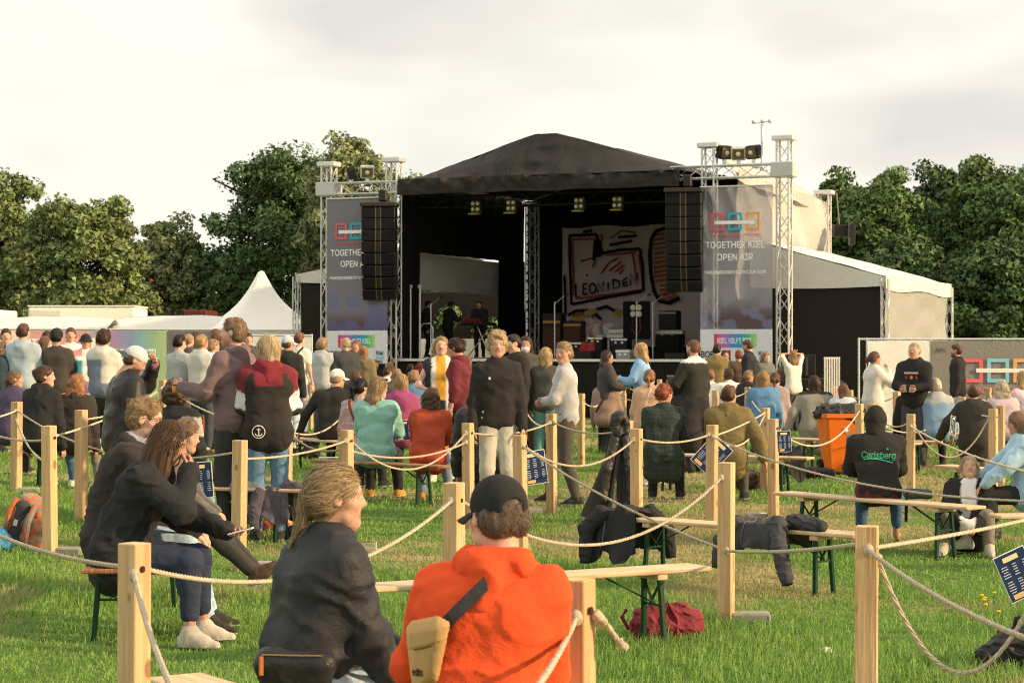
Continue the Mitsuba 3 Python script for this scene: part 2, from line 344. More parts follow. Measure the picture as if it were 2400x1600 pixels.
# ------------------------------------------------------------------ trees
def crown_mesh(r, c, rad, n_clump, leaves, leaf, col, var=0.35, flat=0.0):
    d = r.normal(size=(n_clump, 3)); d /= np.linalg.norm(d, axis=1, keepdims=True)
    d[:, 2] = np.where(d[:, 2] < -0.75, -d[:, 2], d[:, 2])
    lump = 0.72 + 0.56 * meshkit.fbm(d * 1.7 + c * 0.13, 3, seed=5)
    rr = (r.random(n_clump) ** 0.35)
    cc = c + d * rad * (lump * rr)[:, None]
    crr = rad.mean() * r.uniform(0.13, 0.27, n_clump)
    k = np.repeat(np.arange(n_clump), leaves)
    e = r.normal(size=(len(k), 3)); e /= np.linalg.norm(e, axis=1, keepdims=True)
    e *= (r.random(len(k)) ** 0.45)[:, None]
    p = cc[k] + e * crr[k][:, None] * [1.15, 1.15, 0.75]
    p[:, 2] = np.maximum(p[:, 2], 0.1)
    nrm = r.normal(size=(len(k), 3)) + e * 1.2 + [0, 0, 0.5]; nrm /= np.linalg.norm(nrm, axis=1, keepdims=True)
    a = np.cross(nrm, r.normal(size=nrm.shape)); a /= np.linalg.norm(a, axis=1, keepdims=True)
    b = np.cross(nrm, a); L = leaf * r.uniform(0.6, 1.5, len(k))[:, None]
    v = np.stack([p - a * L * 0.9, p + a * L * 0.7 + b * L * 0.75, p + a * L * 0.7 - b * L * 0.75 + nrm * L * 0.15], 1).reshape(-1, 3)
    f = np.arange(3 * len(k)).reshape(-1, 3)
    tone = (1 + var * (r.random(n_clump) - 0.5) * 2)[k] * (1 + 0.35 * (r.random(len(k)) - 0.5))
    warm = 0.4 * (r.random(n_clump) < 0.10)[k] * r.random(len(k))
    cl = np.asarray(col) * tone[:, None] * (1 + warm[:, None] * np.array([0.9, 0.35, 0.0]))
    return v, f, np.repeat(cl, 3, 0)
BARK = C('#4a3a2a')
def tree(px, hw, top, Z, col, seed, label, n_clump=150, leaves=170, leaf=0.095, low=0.6, group=None, var=0.35):
    r = np.random.default_rng(seed); s = FOC / Z
    x, zt = (px - CX) / s, EYE + (HOR - top) / s
    rad = np.array([hw / s, hw / s * 0.9, (zt - low) / 2 * 0.93])
    c = np.array([x, Z, (zt + low) / 2])
    t = Thing('tree', label, 'tree', group)
    m = MB(); h = zt * 0.75
    trunk = np.stack([x + 0.15 * np.sin(np.linspace(0, 3, 8) + seed), np.full(8, Z) + 0.1 * np.cos(np.linspace(0, 4, 8)), np.linspace(-0.1, h, 8)], 1)
    m.tube(trunk, np.linspace(0.3, 0.08, 8) * zt / 9, 9, BARK)
    for k in range(11):
        z0 = h * r.uniform(0.3, 0.95); a = r.uniform(0, 6.28); L = rad[0] * r.uniform(0.5, 0.85)
        p0 = np.array([np.interp(z0, trunk[:, 2], trunk[:, 0]), Z, z0])
        p1 = p0 + [math.cos(a) * L * 0.5, math.sin(a) * L * 0.5, L * 0.4]; p2 = p0 + [math.cos(a) * L, math.sin(a) * L, L * 0.65]
        m.tube([p0, p1, p2], [0.11, 0.07, 0.03], 6, BARK)
    t.put('trunk', m.ply('mat_matt', True))
    v, f, cl = crown_mesh(r, c, rad, n_clump, leaves, leaf, col, var)
    t.put('crown', shape((v, f), 'mat_leaf', np.clip(cl, 0.004, 0.6)))
GD, GM, GL, GY = (0.074, 0.122, 0.045), (0.118, 0.185, 0.060), (0.175, 0.225, 0.082), (0.205, 0.235, 0.110)
tree(10, 120, 392, 80, GL, 1, 'pale feathery tree at the far left edge', var=0.3, leaf=0.09)
tree(195, 150, 440, 76, GL, 2, 'broad green tree behind the long white container', 210, 175)
tree(398, 100, 508, 84, GY, 3, 'smaller round tree between the broad tree and the tall dark tree', 130, 160)
tree(655, 190, 345, 84, GD, 4, 'tall dark tree behind the pagoda tent', 240, 180)
tree(815, 118, 300, 79, GY, 5, 'pale leaved round tree rising behind the left truss towers', 165, 165, low=2.5)
tree(985, 70, 376, 98, GM, 6, 'far tree top just left of the black stage roof', 60, 60)
tree(1765, 75, 372, 96, GM, 7, 'far tree behind the right floodlight truss', 70, 60)
tree(1955, 105, 398, 78, GM, 8, 'bushy tree right beside the grey stage tarpaulin', 150, 165)
tree(2075, 115, 376, 76, GM, 9, 'bushy tree behind the ridge of the right tent', 165, 165)
tree(2195, 105, 388, 80, GD, 10, 'dark tree behind the right end of the tent', 165, 165)
tree(2300, 115, 356, 77, GM, 11, 'tallest tree of the dense row at right', 165, 165)
tree(2420, 120, 386, 75, GM, 12, 'tree cut by the right edge of the photograph', 165, 165)
tree(2120, 150, 560, 73, GD, 13, 'low dark bushy tree above the right tent roof', 165, 165, low=0.2)
tree(2330, 160, 560, 72, GD, 14, 'low dark bushy tree above the logo fence', 165, 165, low=0.2)
tree(1085, 130, 600, 74, GM, 15, 'green bush seen through the open left side of the stage', 60, 70, low=0.2)
tree(520, 120, 600, 88, GD, 16, 'dark lower tree behind the brick shed', 90, 70, low=0.2)
tree(90, 140, 640, 86, GD, 17, 'dark undergrowth tree behind the left container', 90, 70, low=0.2)
tree(-150, 150, 420, 82, GM, 18, 'tree standing just outside the left edge', 80, 60)
tree(2590, 140, 400, 78, GM, 19, 'tree standing just outside the right edge', 80, 60)

# ------------------------------------------------------------------ the stage
SA = math.radians(23.0)
SU, SW, SO = np.array([math.cos(SA), -math.sin(SA), 0]), np.array([math.sin(SA), math.cos(SA), 0]), np.array([0.883, 51.06, 0])
SR = np.stack([SU, SW, [0, 0, 1.0]], 1)
def S(p, q, z): return SO + p * SU + q * SW + np.array([0, 0, z])
def sp(u, q):
    a = (u - CX) / FOC; return (a * (SO[1] + SW[1] * q) - SO[0] - SW[0] * q) / (SU[0] - a * SU[1])
def st_to_world(): return T(np.vstack([np.hstack([SR, SO[:, None]]), [[0, 0, 0, 1.0]]]).tolist())
STW = st_to_world()                              # meshes below are in stage coordinates: p right, q back, z up
BLACK, CHAR, WHITE_T, GREYW = C('#1b1715'), C('#2b2623'), C('#d9d6d1'), C('#c9c4c0')
def sheet(fn, nu, nv):
    u, v = np.meshgrid(np.linspace(0, 1, nu), np.linspace(0, 1, nv), indexing='ij')
    P = fn(u, v).reshape(-1, 3)
    i, j = np.meshgrid(np.arange(nu - 1), np.arange(nv - 1), indexing='ij')
    f = np.stack([i * nv + j, (i + 1) * nv + j, (i + 1) * nv + j + 1, i * nv + j + 1], -1).reshape(-1, 4)
    return P, np.vstack([f[:, [0, 1, 2]], f[:, [0, 2, 3]]])
def solid(mesh, th):                              # gives a sheet a thickness along its mean normals
    v, f = mesh
    tm = trimesh.Trimesh(v, f, process=False); n = tm.vertex_normals
    return np.vstack([v + n * th / 2, v - n * th / 2]), np.vstack([f, f[:, ::-1] + len(v)])
def wr(p, amp, fr, seed=0): return amp * (meshkit.fbm(np.stack([p[..., 0] * fr[0], p[..., 1] * fr[1], p[..., 2] * fr[2]], -1), 3, seed) - 0.5) * 2
RL, RR = -3.93, 3.62
def roof_z(p): return 7.12 - 1.08 * (np.clip(np.abs(p + 0.23) - 0.28, 0, 9) / 3.5) ** 1.06
stage = Thing('stage', 'open air concert stage with black gabled roof and black skirt', 'stage')
FLOOR, PL, PR, QB = 1.45, -4.1, 3.95, 8.5
m = MB().box([(PL + PR) / 2, QB / 2, FLOOR - 0.06], [PR - PL, QB, 0.12], None, 0.01)
stage.part('floor', m.get(), 'mat_matt', C('#1a1a1c'), to_world=STW)
def skirt(u, v):
    P = np.stack([PL - 0.1 + u * (PR - PL + 0.2), 0 * u - 0.05, v * (FLOOR - 0.1)], -1)
    P[..., 1] += 0.035 * np.sin(u * 150) * (1 - 0.6 * v) + wr(P, 0.03, (2, 1, 1), 2); return P
stage.part('skirt', solid(sheet(skirt, 160, 6), 0.01), 'mat_matt', BLACK, True, to_world=STW)
stage.part('floor_edge', MB().box([(PL + PR) / 2, -0.09, FLOOR - 0.03], [PR - PL + 0.2, 0.06, 0.07], None, 0.01).get(), 'mat_alu', to_world=STW)
def roof_front(u, v):                              # v: 0 at the seam of the valance, 1 at the ridge line
    p = RL + u * (RR - RL); zt = roof_z(p)
    z = 6.0 + (zt - 6.0) * v; q = -0.45 + 0.95 * v
    P = np.stack([p, q, z], -1)
    c = np.exp(-((p + 0.23) / 0.28) ** 2)
    P[..., 1] += wr(P, 0.13, (0.9, 1, 1.5), 3) + wr(P, 0.07, (3.2, 1, 1.1), 13) + 0.16 * c * np.abs(np.sin(v * 9)) * (1 - v) + 0.05 * np.sin(p * 9 + z * 3) * (1 - v) ** 2; return P
stage.part('roof_front', solid(sheet(roof_front, 120, 24), 0.012), 'mat_tarp', C('#2a2625'), True, to_world=STW)
def valance(u, v):
    p = RL + u * (RR - RL)
    z = 6.02 - v * (0.40 + 0.012 * np.sin(u * 26) * v)
    P = np.stack([p, -0.47 - 0.02 * np.sin(v * 3), z], -1)
    P[..., 1] += (wr(P, 0.15, (2.6, 1, 3.0), 5) + wr(P, 0.06, (6, 1, 2), 15)) * (1 - 0.6 * v) + 0.03 * np.sin(p * 14 + 3 * z); return P
stage.part('valance', solid(sheet(valance, 160, 10), 0.012), 'mat_tarp', C('#2e2a28'), True, to_world=STW)
for p_ in (-2.9, -1.9, -0.9, 0.45, 1.4, 2.4):
    f_ = (p_ - RL) / (RR - RL); a_ = roof_front(np.full(12, f_), np.linspace(0.02, 0.97, 12)); a_[:, 1] -= 0.02; stage.part('seam', MB().tube(a_, 0.012, 5).get(), 'mat_tarp', C('#322c2a'), True, to_world=STW)
def roof_top(u, v):
    p = RL + u * (RR - RL)
    P = np.stack([p, 0.5 + v * (QB - 0.2), roof_z(p)], -1); P[..., 2] += wr(P, 0.05, (1, 1, 1), 6); return P
stage.part('roof_top', solid(sheet(roof_top, 60, 12), 0.012), 'mat_tarp', C('#2b2725'), True, to_world=STW)
def drape(p0, q0, p1, q1, z0, z1, amp=0.05, n=90, fr=14.0, seed=1):
    d = np.array([p1 - p0, q1 - q0]); L = np.linalg.norm(d); nn = np.array([-d[1], d[0]]) / L
    def fn(u, v):
        P = np.stack([p0 + d[0] * u, q0 + d[1] * u, z0 + (z1 - z0) * v], -1)
        w = amp * np.sin(u * L * fr / 2.0 + 1.3 * np.sin(u * L * 2.1)) * (1 - 0.4 * v) + wr(P, amp * 0.7, (1.2, 1.2, 0.5), seed)
        P[..., 0] += nn[0] * w; P[..., 1] += nn[1] * w; return P
    return solid(sheet(fn, n, 10), 0.01)
def back_sheet(u, v):
    p = PL + (3.95 - PL) * u; P = np.stack([p, QB + 0.05 * np.sin(p * 7 + 1.3 * np.sin(p * 2.1)), FLOOR + (np.minimum(roof_z(p), 7.0) - 0.04 - FLOOR) * v], -1); return P
stage.part('back_drape', solid(sheet(back_sheet, 90, 10), 0.01), 'mat_matt', C('#0f0d0d'), True, to_world=STW)
stage.part('side_drape', drape(PL, 0.0, PL, QB - 0.1, 4.22, 6.1), 'mat_matt', C('#0f0d0d'), True, to_world=STW, label='black drape hanging above the open left side')
stage.part('side_drape', drape(PL, 6.4, PL, QB - 0.1, FLOOR, 4.25), 'mat_matt', C('#0f0d0d'), True, to_world=STW)
stage.part('side_drape', drape(PL - 0.02, 0.0, PL - 0.02, 1.25, 0.4, 4.3), 'mat_matt', C('#0f0d0d'), True, to_world=STW)
stage.part('side_drape', drape(PR + 0.15, 0.9, PR + 0.35, QB - 0.1, 0.0, 6.0), 'mat_matt', C('#0f0d0d'), True, to_world=STW)
def side_white(u, v):
    P = np.stack([PL - 0.35 + 0 * u, 0.9 + u * 7.3, 3.28 + 0.95 * v - 0.04 * u], -1); P[..., 0] += wr(P, 0.06, (1, 1, 1), 8); return P
stage.part('tarpaulin', solid(sheet(side_white, 30, 8), 0.01), 'mat_tarp', GREYW, True, to_world=STW, label='white tarpaulin panel across the open left side')
def out_side(u, v):                                 # the sunlit grey tarpaulin of the stage's right flank
    q = 0.55 + u * (QB - 0.2); top = 6.05 - 0.25 * u
    P = np.stack([PR + 0.80 + 0.10 * u, q, 2.9 + (top - 2.9) * v], -1)
    P[..., 0] += wr(P, 0.16, (1, 0.7, 0.6), 9) + 0.05 * np.sin(q * 2.2 + P[..., 2] * 3.0); return P
stage.part('tarpaulin', solid(sheet(out_side, 80, 26), 0.012), 'mat_tarp', C('#b9b3b0'), True, to_world=STW, label='grey white tarpaulin wall on the right flank')
def out_eave(u, v):
    q = 0.3 + u * (QB + 0.1); P = np.stack([PR + 0.12 + 0.75 * v + 0.06 * v, q, 6.55 - 0.55 * v - 0.28 * u], -1)
    P[..., 2] += wr(P, 0.06, (1, 1.3, 1), 10); P[..., 2] -= np.where(v > 0.8, 0.25, 0) ; return P
stage.part('side_eave', solid(sheet(out_eave, 50, 8), 0.012), 'mat_tarp', C('#b9b3b0'), True, to_world=STW)
def truss(m_ch, m_br, a, b, w=0.29, r=0.025, step=0.42, col=None):
    a, b = np.asarray(a, float), np.asarray(b, float); d = b - a; L = np.linalg.norm(d); d /= L
    up = np.array([0, 0, 1.0]) if abs(d[2]) < 0.9 else np.array([1.0, 0, 0])
    x = np.cross(d, up); x /= np.linalg.norm(x); y = np.cross(x, d); h = w / 2
    cs = [(h, h), (-h, h), (-h, -h), (h, -h)]
    for cx, cy in cs: m_ch.append(MB().tube([a + x * cx + y * cy, b + x * cx + y * cy], r, 6))
    n = max(2, int(round(L / step)))
    for k in range(4):
        c0, c1 = cs[k], cs[(k + 1) % 4]
        for i in range(n):
            t0, t1 = i * L / n, (i + 1) * L / n
            q0, q1 = (c0, c1) if i % 2 else (c1, c0)
            m_br.tube([a + d * t0 + x * q0[0] + y * q0[1], a + d * t1 + x * q1[0] + y * q1[1]], r * 0.5, 5)
def truss_thing(label, segs, name='truss_tower', dark=None):
    t = Thing(name, label, 'truss'); ch, br = [], MB()
    if dark is not None:
        for sg in segs: truss(ch, br, *sg)
        for c in ch: t.part('chord', c.get(), 'mat_paint', dark, True, to_world=STW)
        t.part('bracing', br.get(), 'mat_paint', dark, True, to_world=STW, kind='stuff'); return t
    for sg in segs: truss(ch, br, *sg)
    for c in ch: t.part('chord', c.get(), 'mat_alu', to_world=STW, smooth=True)
    t.part('bracing', br.get(), 'mat_alu', to_world=STW, kind='stuff', smooth=True)
    return t
def tower(p, q, top, label, block=None):
    t = truss_thing(label, [([p, q, 0], [p, q, top])])
    t.part('base_plate', MB().box([p, q, 0.03], [0.8, 0.8, 0.06], None, 0.01).get(), 'mat_alu', to_world=STW)
    t.part('head_block', MB().box([p, q, top + 0.05], [0.52, 0.40, 0.12], None, 0.015).get(), 'mat_alu', to_world=STW)
    if block: t.part('sleeve_block', MB().box([p, q, block], [0.56, 0.46, 0.36], None, 0.02).get(), 'mat_paint', C('#c9c8c6'), to_world=STW)
    return t
tower(-6.1, -0.1, 6.45, 'outer left aluminium truss tower beside the purple banner', 5.85)
tower(-4.22, -0.1, 6.5, 'inner left truss tower behind the left speaker column')
tower(4.25, -0.1, 6.55, 'inner right truss tower behind the right speaker column')
tower(6.1, -0.1, 6.65, 'outer right truss tower with the anemometer mast', 5.95)
tower(-3.75, 8.1, 5.9, 'shiny rear left truss column at the back of the stage')
tower(4.85, QB + 0.1, 6.0, 'rear right truss tower with hanging black boxes')
t = truss_thing('horizontal truss across the top of the left banner', [([-5.8, -0.1, 5.85], [-3.95, -0.1, 5.85])], 'truss_beam')
t = truss_thing('horizontal floodlight truss across the top of the right banner', [([3.3, -0.1, 5.95], [5.8, -0.1, 5.95])], 'truss_beam')
t = truss_thing('dark lighting truss under the front edge of the roof', [([-3.9, 0.9, 5.5], [3.6, 0.9, 5.5])], 'truss_beam', C('#1a1817'))
t = Thing('anemometer', 'thin wind gauge mast on the right floodlight truss', 'wind gauge')
t.part('mast', MB().tube([[5.55, -0.1, 6.1], [5.55, -0.1, 7.05]], 0.025, 8).get(), 'mat_paint', C('#d8d8d8'), True, to_world=STW)
t.part('crossarm', MB().tube([[5.35, -0.1, 7.08], [5.75, -0.1, 7.12]], 0.012, 6).get(), 'mat_paint', C('#d8d8d8'), to_world=STW)
for dx in (-0.2, 0.02, 0.2): t.part('cup', trimesh.creation.icosphere(1, 0.055).apply_translation([5.55 + dx, -0.1, 7.12]), 'mat_paint', C('#c8c8ce'), True, to_world=STW)
def flood(p, q, z, yaw, label, body):
    t = Thing('floodlight', label, 'floodlight'); R = rotz(yaw) @ rotx(0.25)
    t.part('housing', MB().box([p, q, z], [0.36, 0.22, 0.32], R, 0.03).get(), 'mat_paint', body, to_world=STW)
    c = np.array([p, q, z]) + R @ np.array([0, -0.115, 0])
    t.part('lens', MB().box(c, [0.28, 0.02, 0.24], R, 0.005).get(), 'mat_paint', C('#6a5a3c'), to_world=STW)
    t.part('lamp', trimesh.creation.icosphere(2, 0.06).apply_translation(c), 'mat_paint', C('#d8d2b8'), True, to_world=STW)
    t.part('bracket', MB().box([p, q, z - 0.2], [0.08, 0.08, 0.16]).get(), 'mat_alu', to_world=STW)
flood(-4.98, -0.1, 6.27, 0.5, 'white floodlight on the left banner truss', C('#bdbbb2'))
flood(-5.45, -0.1, 6.25, -0.9, 'black floodlight on the left banner truss', C('#22201e'))
flood(4.62, -0.1, 6.42, 0.9, 'black floodlight nearest the inner right tower', C('#1f1d1b'))
flood(4.98, -0.1, 6.38, 0.2, 'large white floodlight on the right banner truss', C('#c8c4b6'))
flood(5.35, -0.1, 6.4, -0.35, 'dark square floodlight beside the anemometer mast', C('#26231e'))
for i, p in enumerate([sp(u_, 0.35) for u_ in (1117, 1200, 1359, 1449)]):
    t = Thing('stage_blinder', ('leftmost', 'second', 'third', 'rightmost')[i] + ' four lamp stage blinder under the roof edge', 'stage light')
    t.part('housing', MB().box([p, 0.35, 5.32], [0.27, 0.16, 0.34], None, 0.02).get(), 'mat_paint', C('#2e2c18'), to_world=STW)
    t.part('shelf', MB().box([p, 0.2, 5.13], [0.27, 0.18, 0.03]).get(), 'mat_paint', C('#8a8440'), to_world=STW)
    for dx in (-0.066, 0.066):
        for dz in (-0.07, 0.08): t.part('lamp', trimesh.creation.icosphere(2, 0.048).apply_translation([p + dx, 0.265, 5.32 + dz]), 'mat_paint', C('#d6cda0'), True, to_world=STW)
def line_array(p0, label, zt, n, yaw):
    t = Thing('line_array', label, 'loudspeaker')
    R = rotz(yaw); z, q, tilt = zt, -0.75, 0.0; c = np.array([p0, q, zt])
    t.part('top_frame', MB().box(c + [0, 0, 0.06], [0.92, 0.55, 0.10], R, 0.01).get(), 'mat_paint', C('#3a322c'), to_world=STW)
    t.part('chain_motor', MB().box(c + [0.05, 0.1, 0.30], [0.2, 0.2, 0.3], R, 0.03).get(), 'mat_paint', C('#2a2622'), to_world=STW)
    for i in range(n):
        tilt += 0.0 if i < 3 else 0.045 * (i - 2) / 2
        Rr = R @ rotx(tilt); hh = 0.29; c = c + Rr @ np.array([0, 0, -hh / 2])
        k = t.part('cabinet', MB().box(c, [0.86, 0.46, hh - 0.012], Rr, 0.015).get(), 'mat_paint', C('#26221f'), to_world=STW)
        for x in (-0.245, 0.245): t.part('grille', MB().box(c + Rr @ np.array([x, -0.233, 0]), [0.33, 0.012, hh - 0.05], Rr).get(), 'mat_matt', C('#17151a'), to_world=STW, under=k)
        for x in (-0.065, 0.065): t.part('rail', MB().box(c + Rr @ np.array([x, -0.236, 0]), [0.022, 0.02, hh - 0.02], Rr).get(), 'mat_paint', C('#6b5638'), to_world=STW, under=k)
        c = c + Rr @ np.array([0, 0, -hh / 2])
line_array(-4.30, 'tall black speaker column hanging in front of the left banner', 5.30, 8, 0.30)
line_array(3.83, 'tall black speaker column hanging beside the right banner', 5.42, 8, 0.18)
t = Thing('hanging_speaker', 'black speaker boxes hanging at the rear right tower', 'loudspeaker')
t.part('cabinet', MB().box([5.38, QB - 0.3, 4.95], [0.36, 0.3, 0.34], rotz(0.5), 0.02).get(), 'mat_paint', C('#1b1a19'), to_world=STW)
t.part('cabinet', MB().box([5.72, QB - 0.3, 4.85], [0.14, 0.4, 0.6], rotz(0.4), 0.02).get(), 'mat_paint', C('#25221f'), to_world=STW)
t.part('strap', MB().tube([[5.3, QB - 0.3, 6.0], [5.38, QB - 0.3, 5.1]], 0.015, 5).get(), 'mat_paint', C('#8c8a84'), to_world=STW)

# lettering and print on cloth: placed a few millimetres proud of the sheet, in stage coordinates facing -q
_TXT = {}
def txt(s, height, bold=True):
    k = (s, bold)
    if k not in _TXT: _TXT[k] = meshkit.text_mesh(s, 1.0, 0.02, bold)
    mm = _TXT[k].copy(); v = np.array(mm.vertices); v[:, 2] *= 0.15 / height if height else 1
    return v * height, np.array(mm.faces)
def face_text(s, height, c, R=None, width=None, align='c', bold=True):
    """centre c, R: columns right, into the cloth, up"""
    v, f = txt(s, height, bold)
    if width: v[:, 0] *= width / (v[:, 0].max() - v[:, 0].min())
    ox = (v[:, 0].max() + v[:, 0].min()) / 2 if align == 'c' else v[:, 0].min()
    q = np.stack([v[:, 0] - ox, -v[:, 2] , v[:, 1] - height * 0.5], 1)
    if R is not None: q = q @ np.asarray(R).T
    return q + np.asarray(c), f
def ring_box(c, w, h, th, dep=0.004):
    mb = MB(); c = np.asarray(c, float)
    mb.box(c + [0, 0, h / 2 - th / 2], [w, dep, th]); mb.box(c - [0, 0, h / 2 - th / 2], [w, dep, th])
    mb.box(c + [w / 2 - th / 2, 0, 0], [th, dep, h - 2 * th]); mb.box(c - [w / 2 - th / 2, 0, 0], [th, dep, h - 2 * th])
    return mb
RED_L, TEAL_L, ORA_L = C('#e06a72'), C('#3fb0c8'), C('#e8a860')
def rainbow(mb, x0, x1, y, z0, z1, n=16):
    st = [C('#d83a5c'), C('#c86ac0'), C('#6a86c8'), C('#3a9ad0'), C('#48b890'), C('#a8d86a')]
    for i in range(n):
        f = (i + 0.5) / n * (len(st) - 1); k = min(int(f), len(st) - 2)
        mb.box([x0 + (x1 - x0) * (i + 0.5) / n, y, (z0 + z1) / 2], [(x1 - x0) / n - 0.001, 0.006, z1 - z0], None, 0, st[k] * (1 - f + k) + st[k + 1] * (f - k))
def banner(p0, p1, label, gauze, seed, skew):
    t = Thing('banner', label, 'banner'); pc, w = (p0 + p1) / 2, p1 - p0; zt, zb, zw = 5.55, 1.33, 2.17; y = -0.62
    def off(P): return wr(P, 0.012, (1.5, 1, 0.7), seed)
    def cloth(u, v):
        P = np.stack([p0 + w * u, y + 0.012 + 0 * u, zt + (zw - zt) * v], -1); P[..., 1] += np.abs(off(P)) + (0.10 * np.exp(-((v - 0.12) / 0.2) ** 2) * np.abs(np.sin(P[..., 0] * 7 + P[..., 2] * 2.4)) if skew else 0); return P
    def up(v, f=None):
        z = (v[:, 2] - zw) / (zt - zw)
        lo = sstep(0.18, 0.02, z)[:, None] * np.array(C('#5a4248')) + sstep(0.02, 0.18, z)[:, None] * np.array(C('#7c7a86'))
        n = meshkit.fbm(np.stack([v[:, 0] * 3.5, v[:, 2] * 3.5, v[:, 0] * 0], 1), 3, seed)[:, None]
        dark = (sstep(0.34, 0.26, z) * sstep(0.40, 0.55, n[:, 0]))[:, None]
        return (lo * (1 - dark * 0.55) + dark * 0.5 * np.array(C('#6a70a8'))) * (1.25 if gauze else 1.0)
    ml = sheet(cloth, 50, 70)
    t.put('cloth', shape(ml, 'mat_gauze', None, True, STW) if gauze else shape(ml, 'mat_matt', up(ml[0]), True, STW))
    t.part('sponsor_field', MB().box([pc, y + 0.012, (zw + zb) / 2], [w, 0.006, zw - zb]).get(), 'mat_matt', C('#dcdde6'), to_world=STW)
    cx = pc - 0.02
    for i, cc in enumerate((RED_L, TEAL_L, ORA_L)):
        mb = MB(); x = cx + (i - 1) * 0.43
        mb.mesh(ring_box([x, y - 0.008, 4.72], 0.34, 0.42, 0.055).get())
        t.part('logo', mb.get(), 'mat_matt', cc, to_world=STW)
    t.part('logo_bar', MB().box([cx, y - 0.016, 4.70], [1.0, 0.004, 0.085]).get(), 'mat_matt', C('#f0eef0'), to_world=STW)
    W2 = C('#f4f2f4')
    for s_, h_, z_, w_, c_ in (('KONZERTE · DEINE', 0.05, 4.40, 1.2, RED_L), ('TOGETHER KIEL', 0.155, 4.17, 1.45, W2), ('OPEN AIR', 0.155, 3.88, 0.88, W2), ('PANDEMIEGERECHTE KULTUR 2020', 0.075, 3.52, 1.5, W2)):
        t.part('lettering', face_text(s_, h_, [cx, y - 0.008, z_], None, w_), 'mat_matt', c_, to_world=STW)
    mb = MB(); rainbow(mb, cx - 0.52, cx + 0.52, y - 0.002, 1.74, 2.06); t.part('rainbow_field', mb.get(), 'mat_matt', mb.col(), to_world=STW)
    t.part('lettering', face_text('KIEL HILFT KIEL', 0.12, [cx, y - 0.010, 1.90], None, 0.86), 'mat_matt', W2, to_world=STW)
    t.part('lettering', face_text('BOB!', 0.14, [cx - 0.66, y - 0.004, 1.58], None, 0.36), 'mat_matt', C('#2a2628'), to_world=STW)
    t.part('emblem', MB().box([cx - 0.22, y - 0.001, 1.60], [0.22, 0.006, 0.15]).get(), 'mat_matt', C('#c03038'), to_world=STW)
    t.part('emblem', MB().box([cx - 0.22, y - 0.001, 1.47], [0.22, 0.006, 0.07]).get(), 'mat_matt', C('#3a3436'), to_world=STW)
    t.part('emblem', MB().tube([[cx + 0.11, y - 0.004, 1.55], [cx + 0.11, y + 0.006, 1.55]], 0.045, 12).get(), 'mat_matt', C('#d84a50'), to_world=STW)
    t.part('lettering', face_text('Kiel', 0.10, [cx + 0.68, y - 0.004, 1.60], None, 0.2), 'mat_matt', C('#3a4a60'), to_world=STW)
    t.part('emblem', MB().box([cx + 0.68, y - 0.001, 1.48], [0.22, 0.006, 0.06]).get(), 'mat_matt', C('#8ac8dc'), to_world=STW)
    t.part('lettering', face_text('STARTUP.SH und all hotels', 0.075, [cx, y - 0.004, 1.39], None, 1.5), 'mat_matt', C('#5a5c64'), to_world=STW)
    t.part('hem_bar', MB().tube([[p0, y, zt + 0.01], [p1, y, zt + 0.01]], 0.02, 6).get(), 'mat_alu', to_world=STW)
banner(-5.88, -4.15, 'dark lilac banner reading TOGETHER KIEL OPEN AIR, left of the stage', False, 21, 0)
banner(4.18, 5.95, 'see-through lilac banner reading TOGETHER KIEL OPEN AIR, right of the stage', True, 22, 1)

# ------------------------------------------------------------------ tents, fences and what stands behind
def side_tent(name, label, p0, p1, q0, q1, z_in, z_out, flip):
    t = Thing(name, label, 'tent'); zv = z_out - 0.22
    a, b = (p0, p1) if not flip else (p1, p0)     # a: stage side, b: outer side
    def front(u, v):
        p = a + (b - a) * u; top = z_in + (z_out - z_in) * u
        P = np.stack([p, q0 - 0.03 + 0 * u, zv - 0.04 * np.sin(u * 3.14) + (top - zv + 0.04 * np.sin(u * 3.14)) * v], -1); P[..., 1] += wr(P, 0.04, (1.2, 1, 1), 31); return P
    t.part('gable', solid(sheet(front, 40, 8), 0.012), 'mat_tarp', WHITE_T, True, to_world=STW)
    def top(u, v):
        p = a + (b - a) * u; P = np.stack([p, q0 + (q1 - q0) * v, z_in + (z_out - z_in) * u + 0.03], -1); P[..., 2] += wr(P, 0.05, (1, 1, 1), 32); return P
    t.part('roof', solid(sheet(top, 20, 24), 0.012), 'mat_tarp', WHITE_T, True, to_world=STW)
    def side(u, v):
        P = np.stack([b + 0.03 * np.sign(b - a) + 0 * u, q0 - 0.05 + (q1 - q0 + 0.1) * u, z_out + 0.05 - (0.34 + 0.04 * np.sin(u * 9)) * v], -1); P[..., 0] += wr(P, 0.03, (1, 1, 1), 33); return P
    t.part('valance', solid(sheet(side, 40, 6), 0.012), 'mat_tarp', WHITE_T, True, to_world=STW)
    t.part('front_wall', drape(a, q0 + 0.05, b - 0.12 * np.sign(b - a), q0 + 0.05, 0.0, zv, 0.03, 60, 5), 'mat_matt', C('#2a2422'), True, to_world=STW)
    def sw(u, v):
        P = np.stack([b - 0.05 * np.sign(b - a) + 0 * u, q0 + 0.2 + (q1 - q0 - 0.4) * u, zv * v], -1); P[..., 0] += wr(P, 0.10, (1, 0.5, 2.2), 34); return P
    t.part('side_wall', solid(sheet(sw, 40, 24), 0.012), 'mat_tarp', C('#9c9a98'), True, to_world=STW)
    for q in (q0 + 0.02, q1):
        ch, br = [], MB(); truss(ch, br, [b, q, 0], [b, q, z_out - 0.05], 0.16, 0.018)
        for c in ch: t.part('pole', c.get(), 'mat_alu', to_world=STW, smooth=True)
        t.part('bracing', br.get(), 'mat_alu', to_world=STW, kind='stuff', smooth=True)
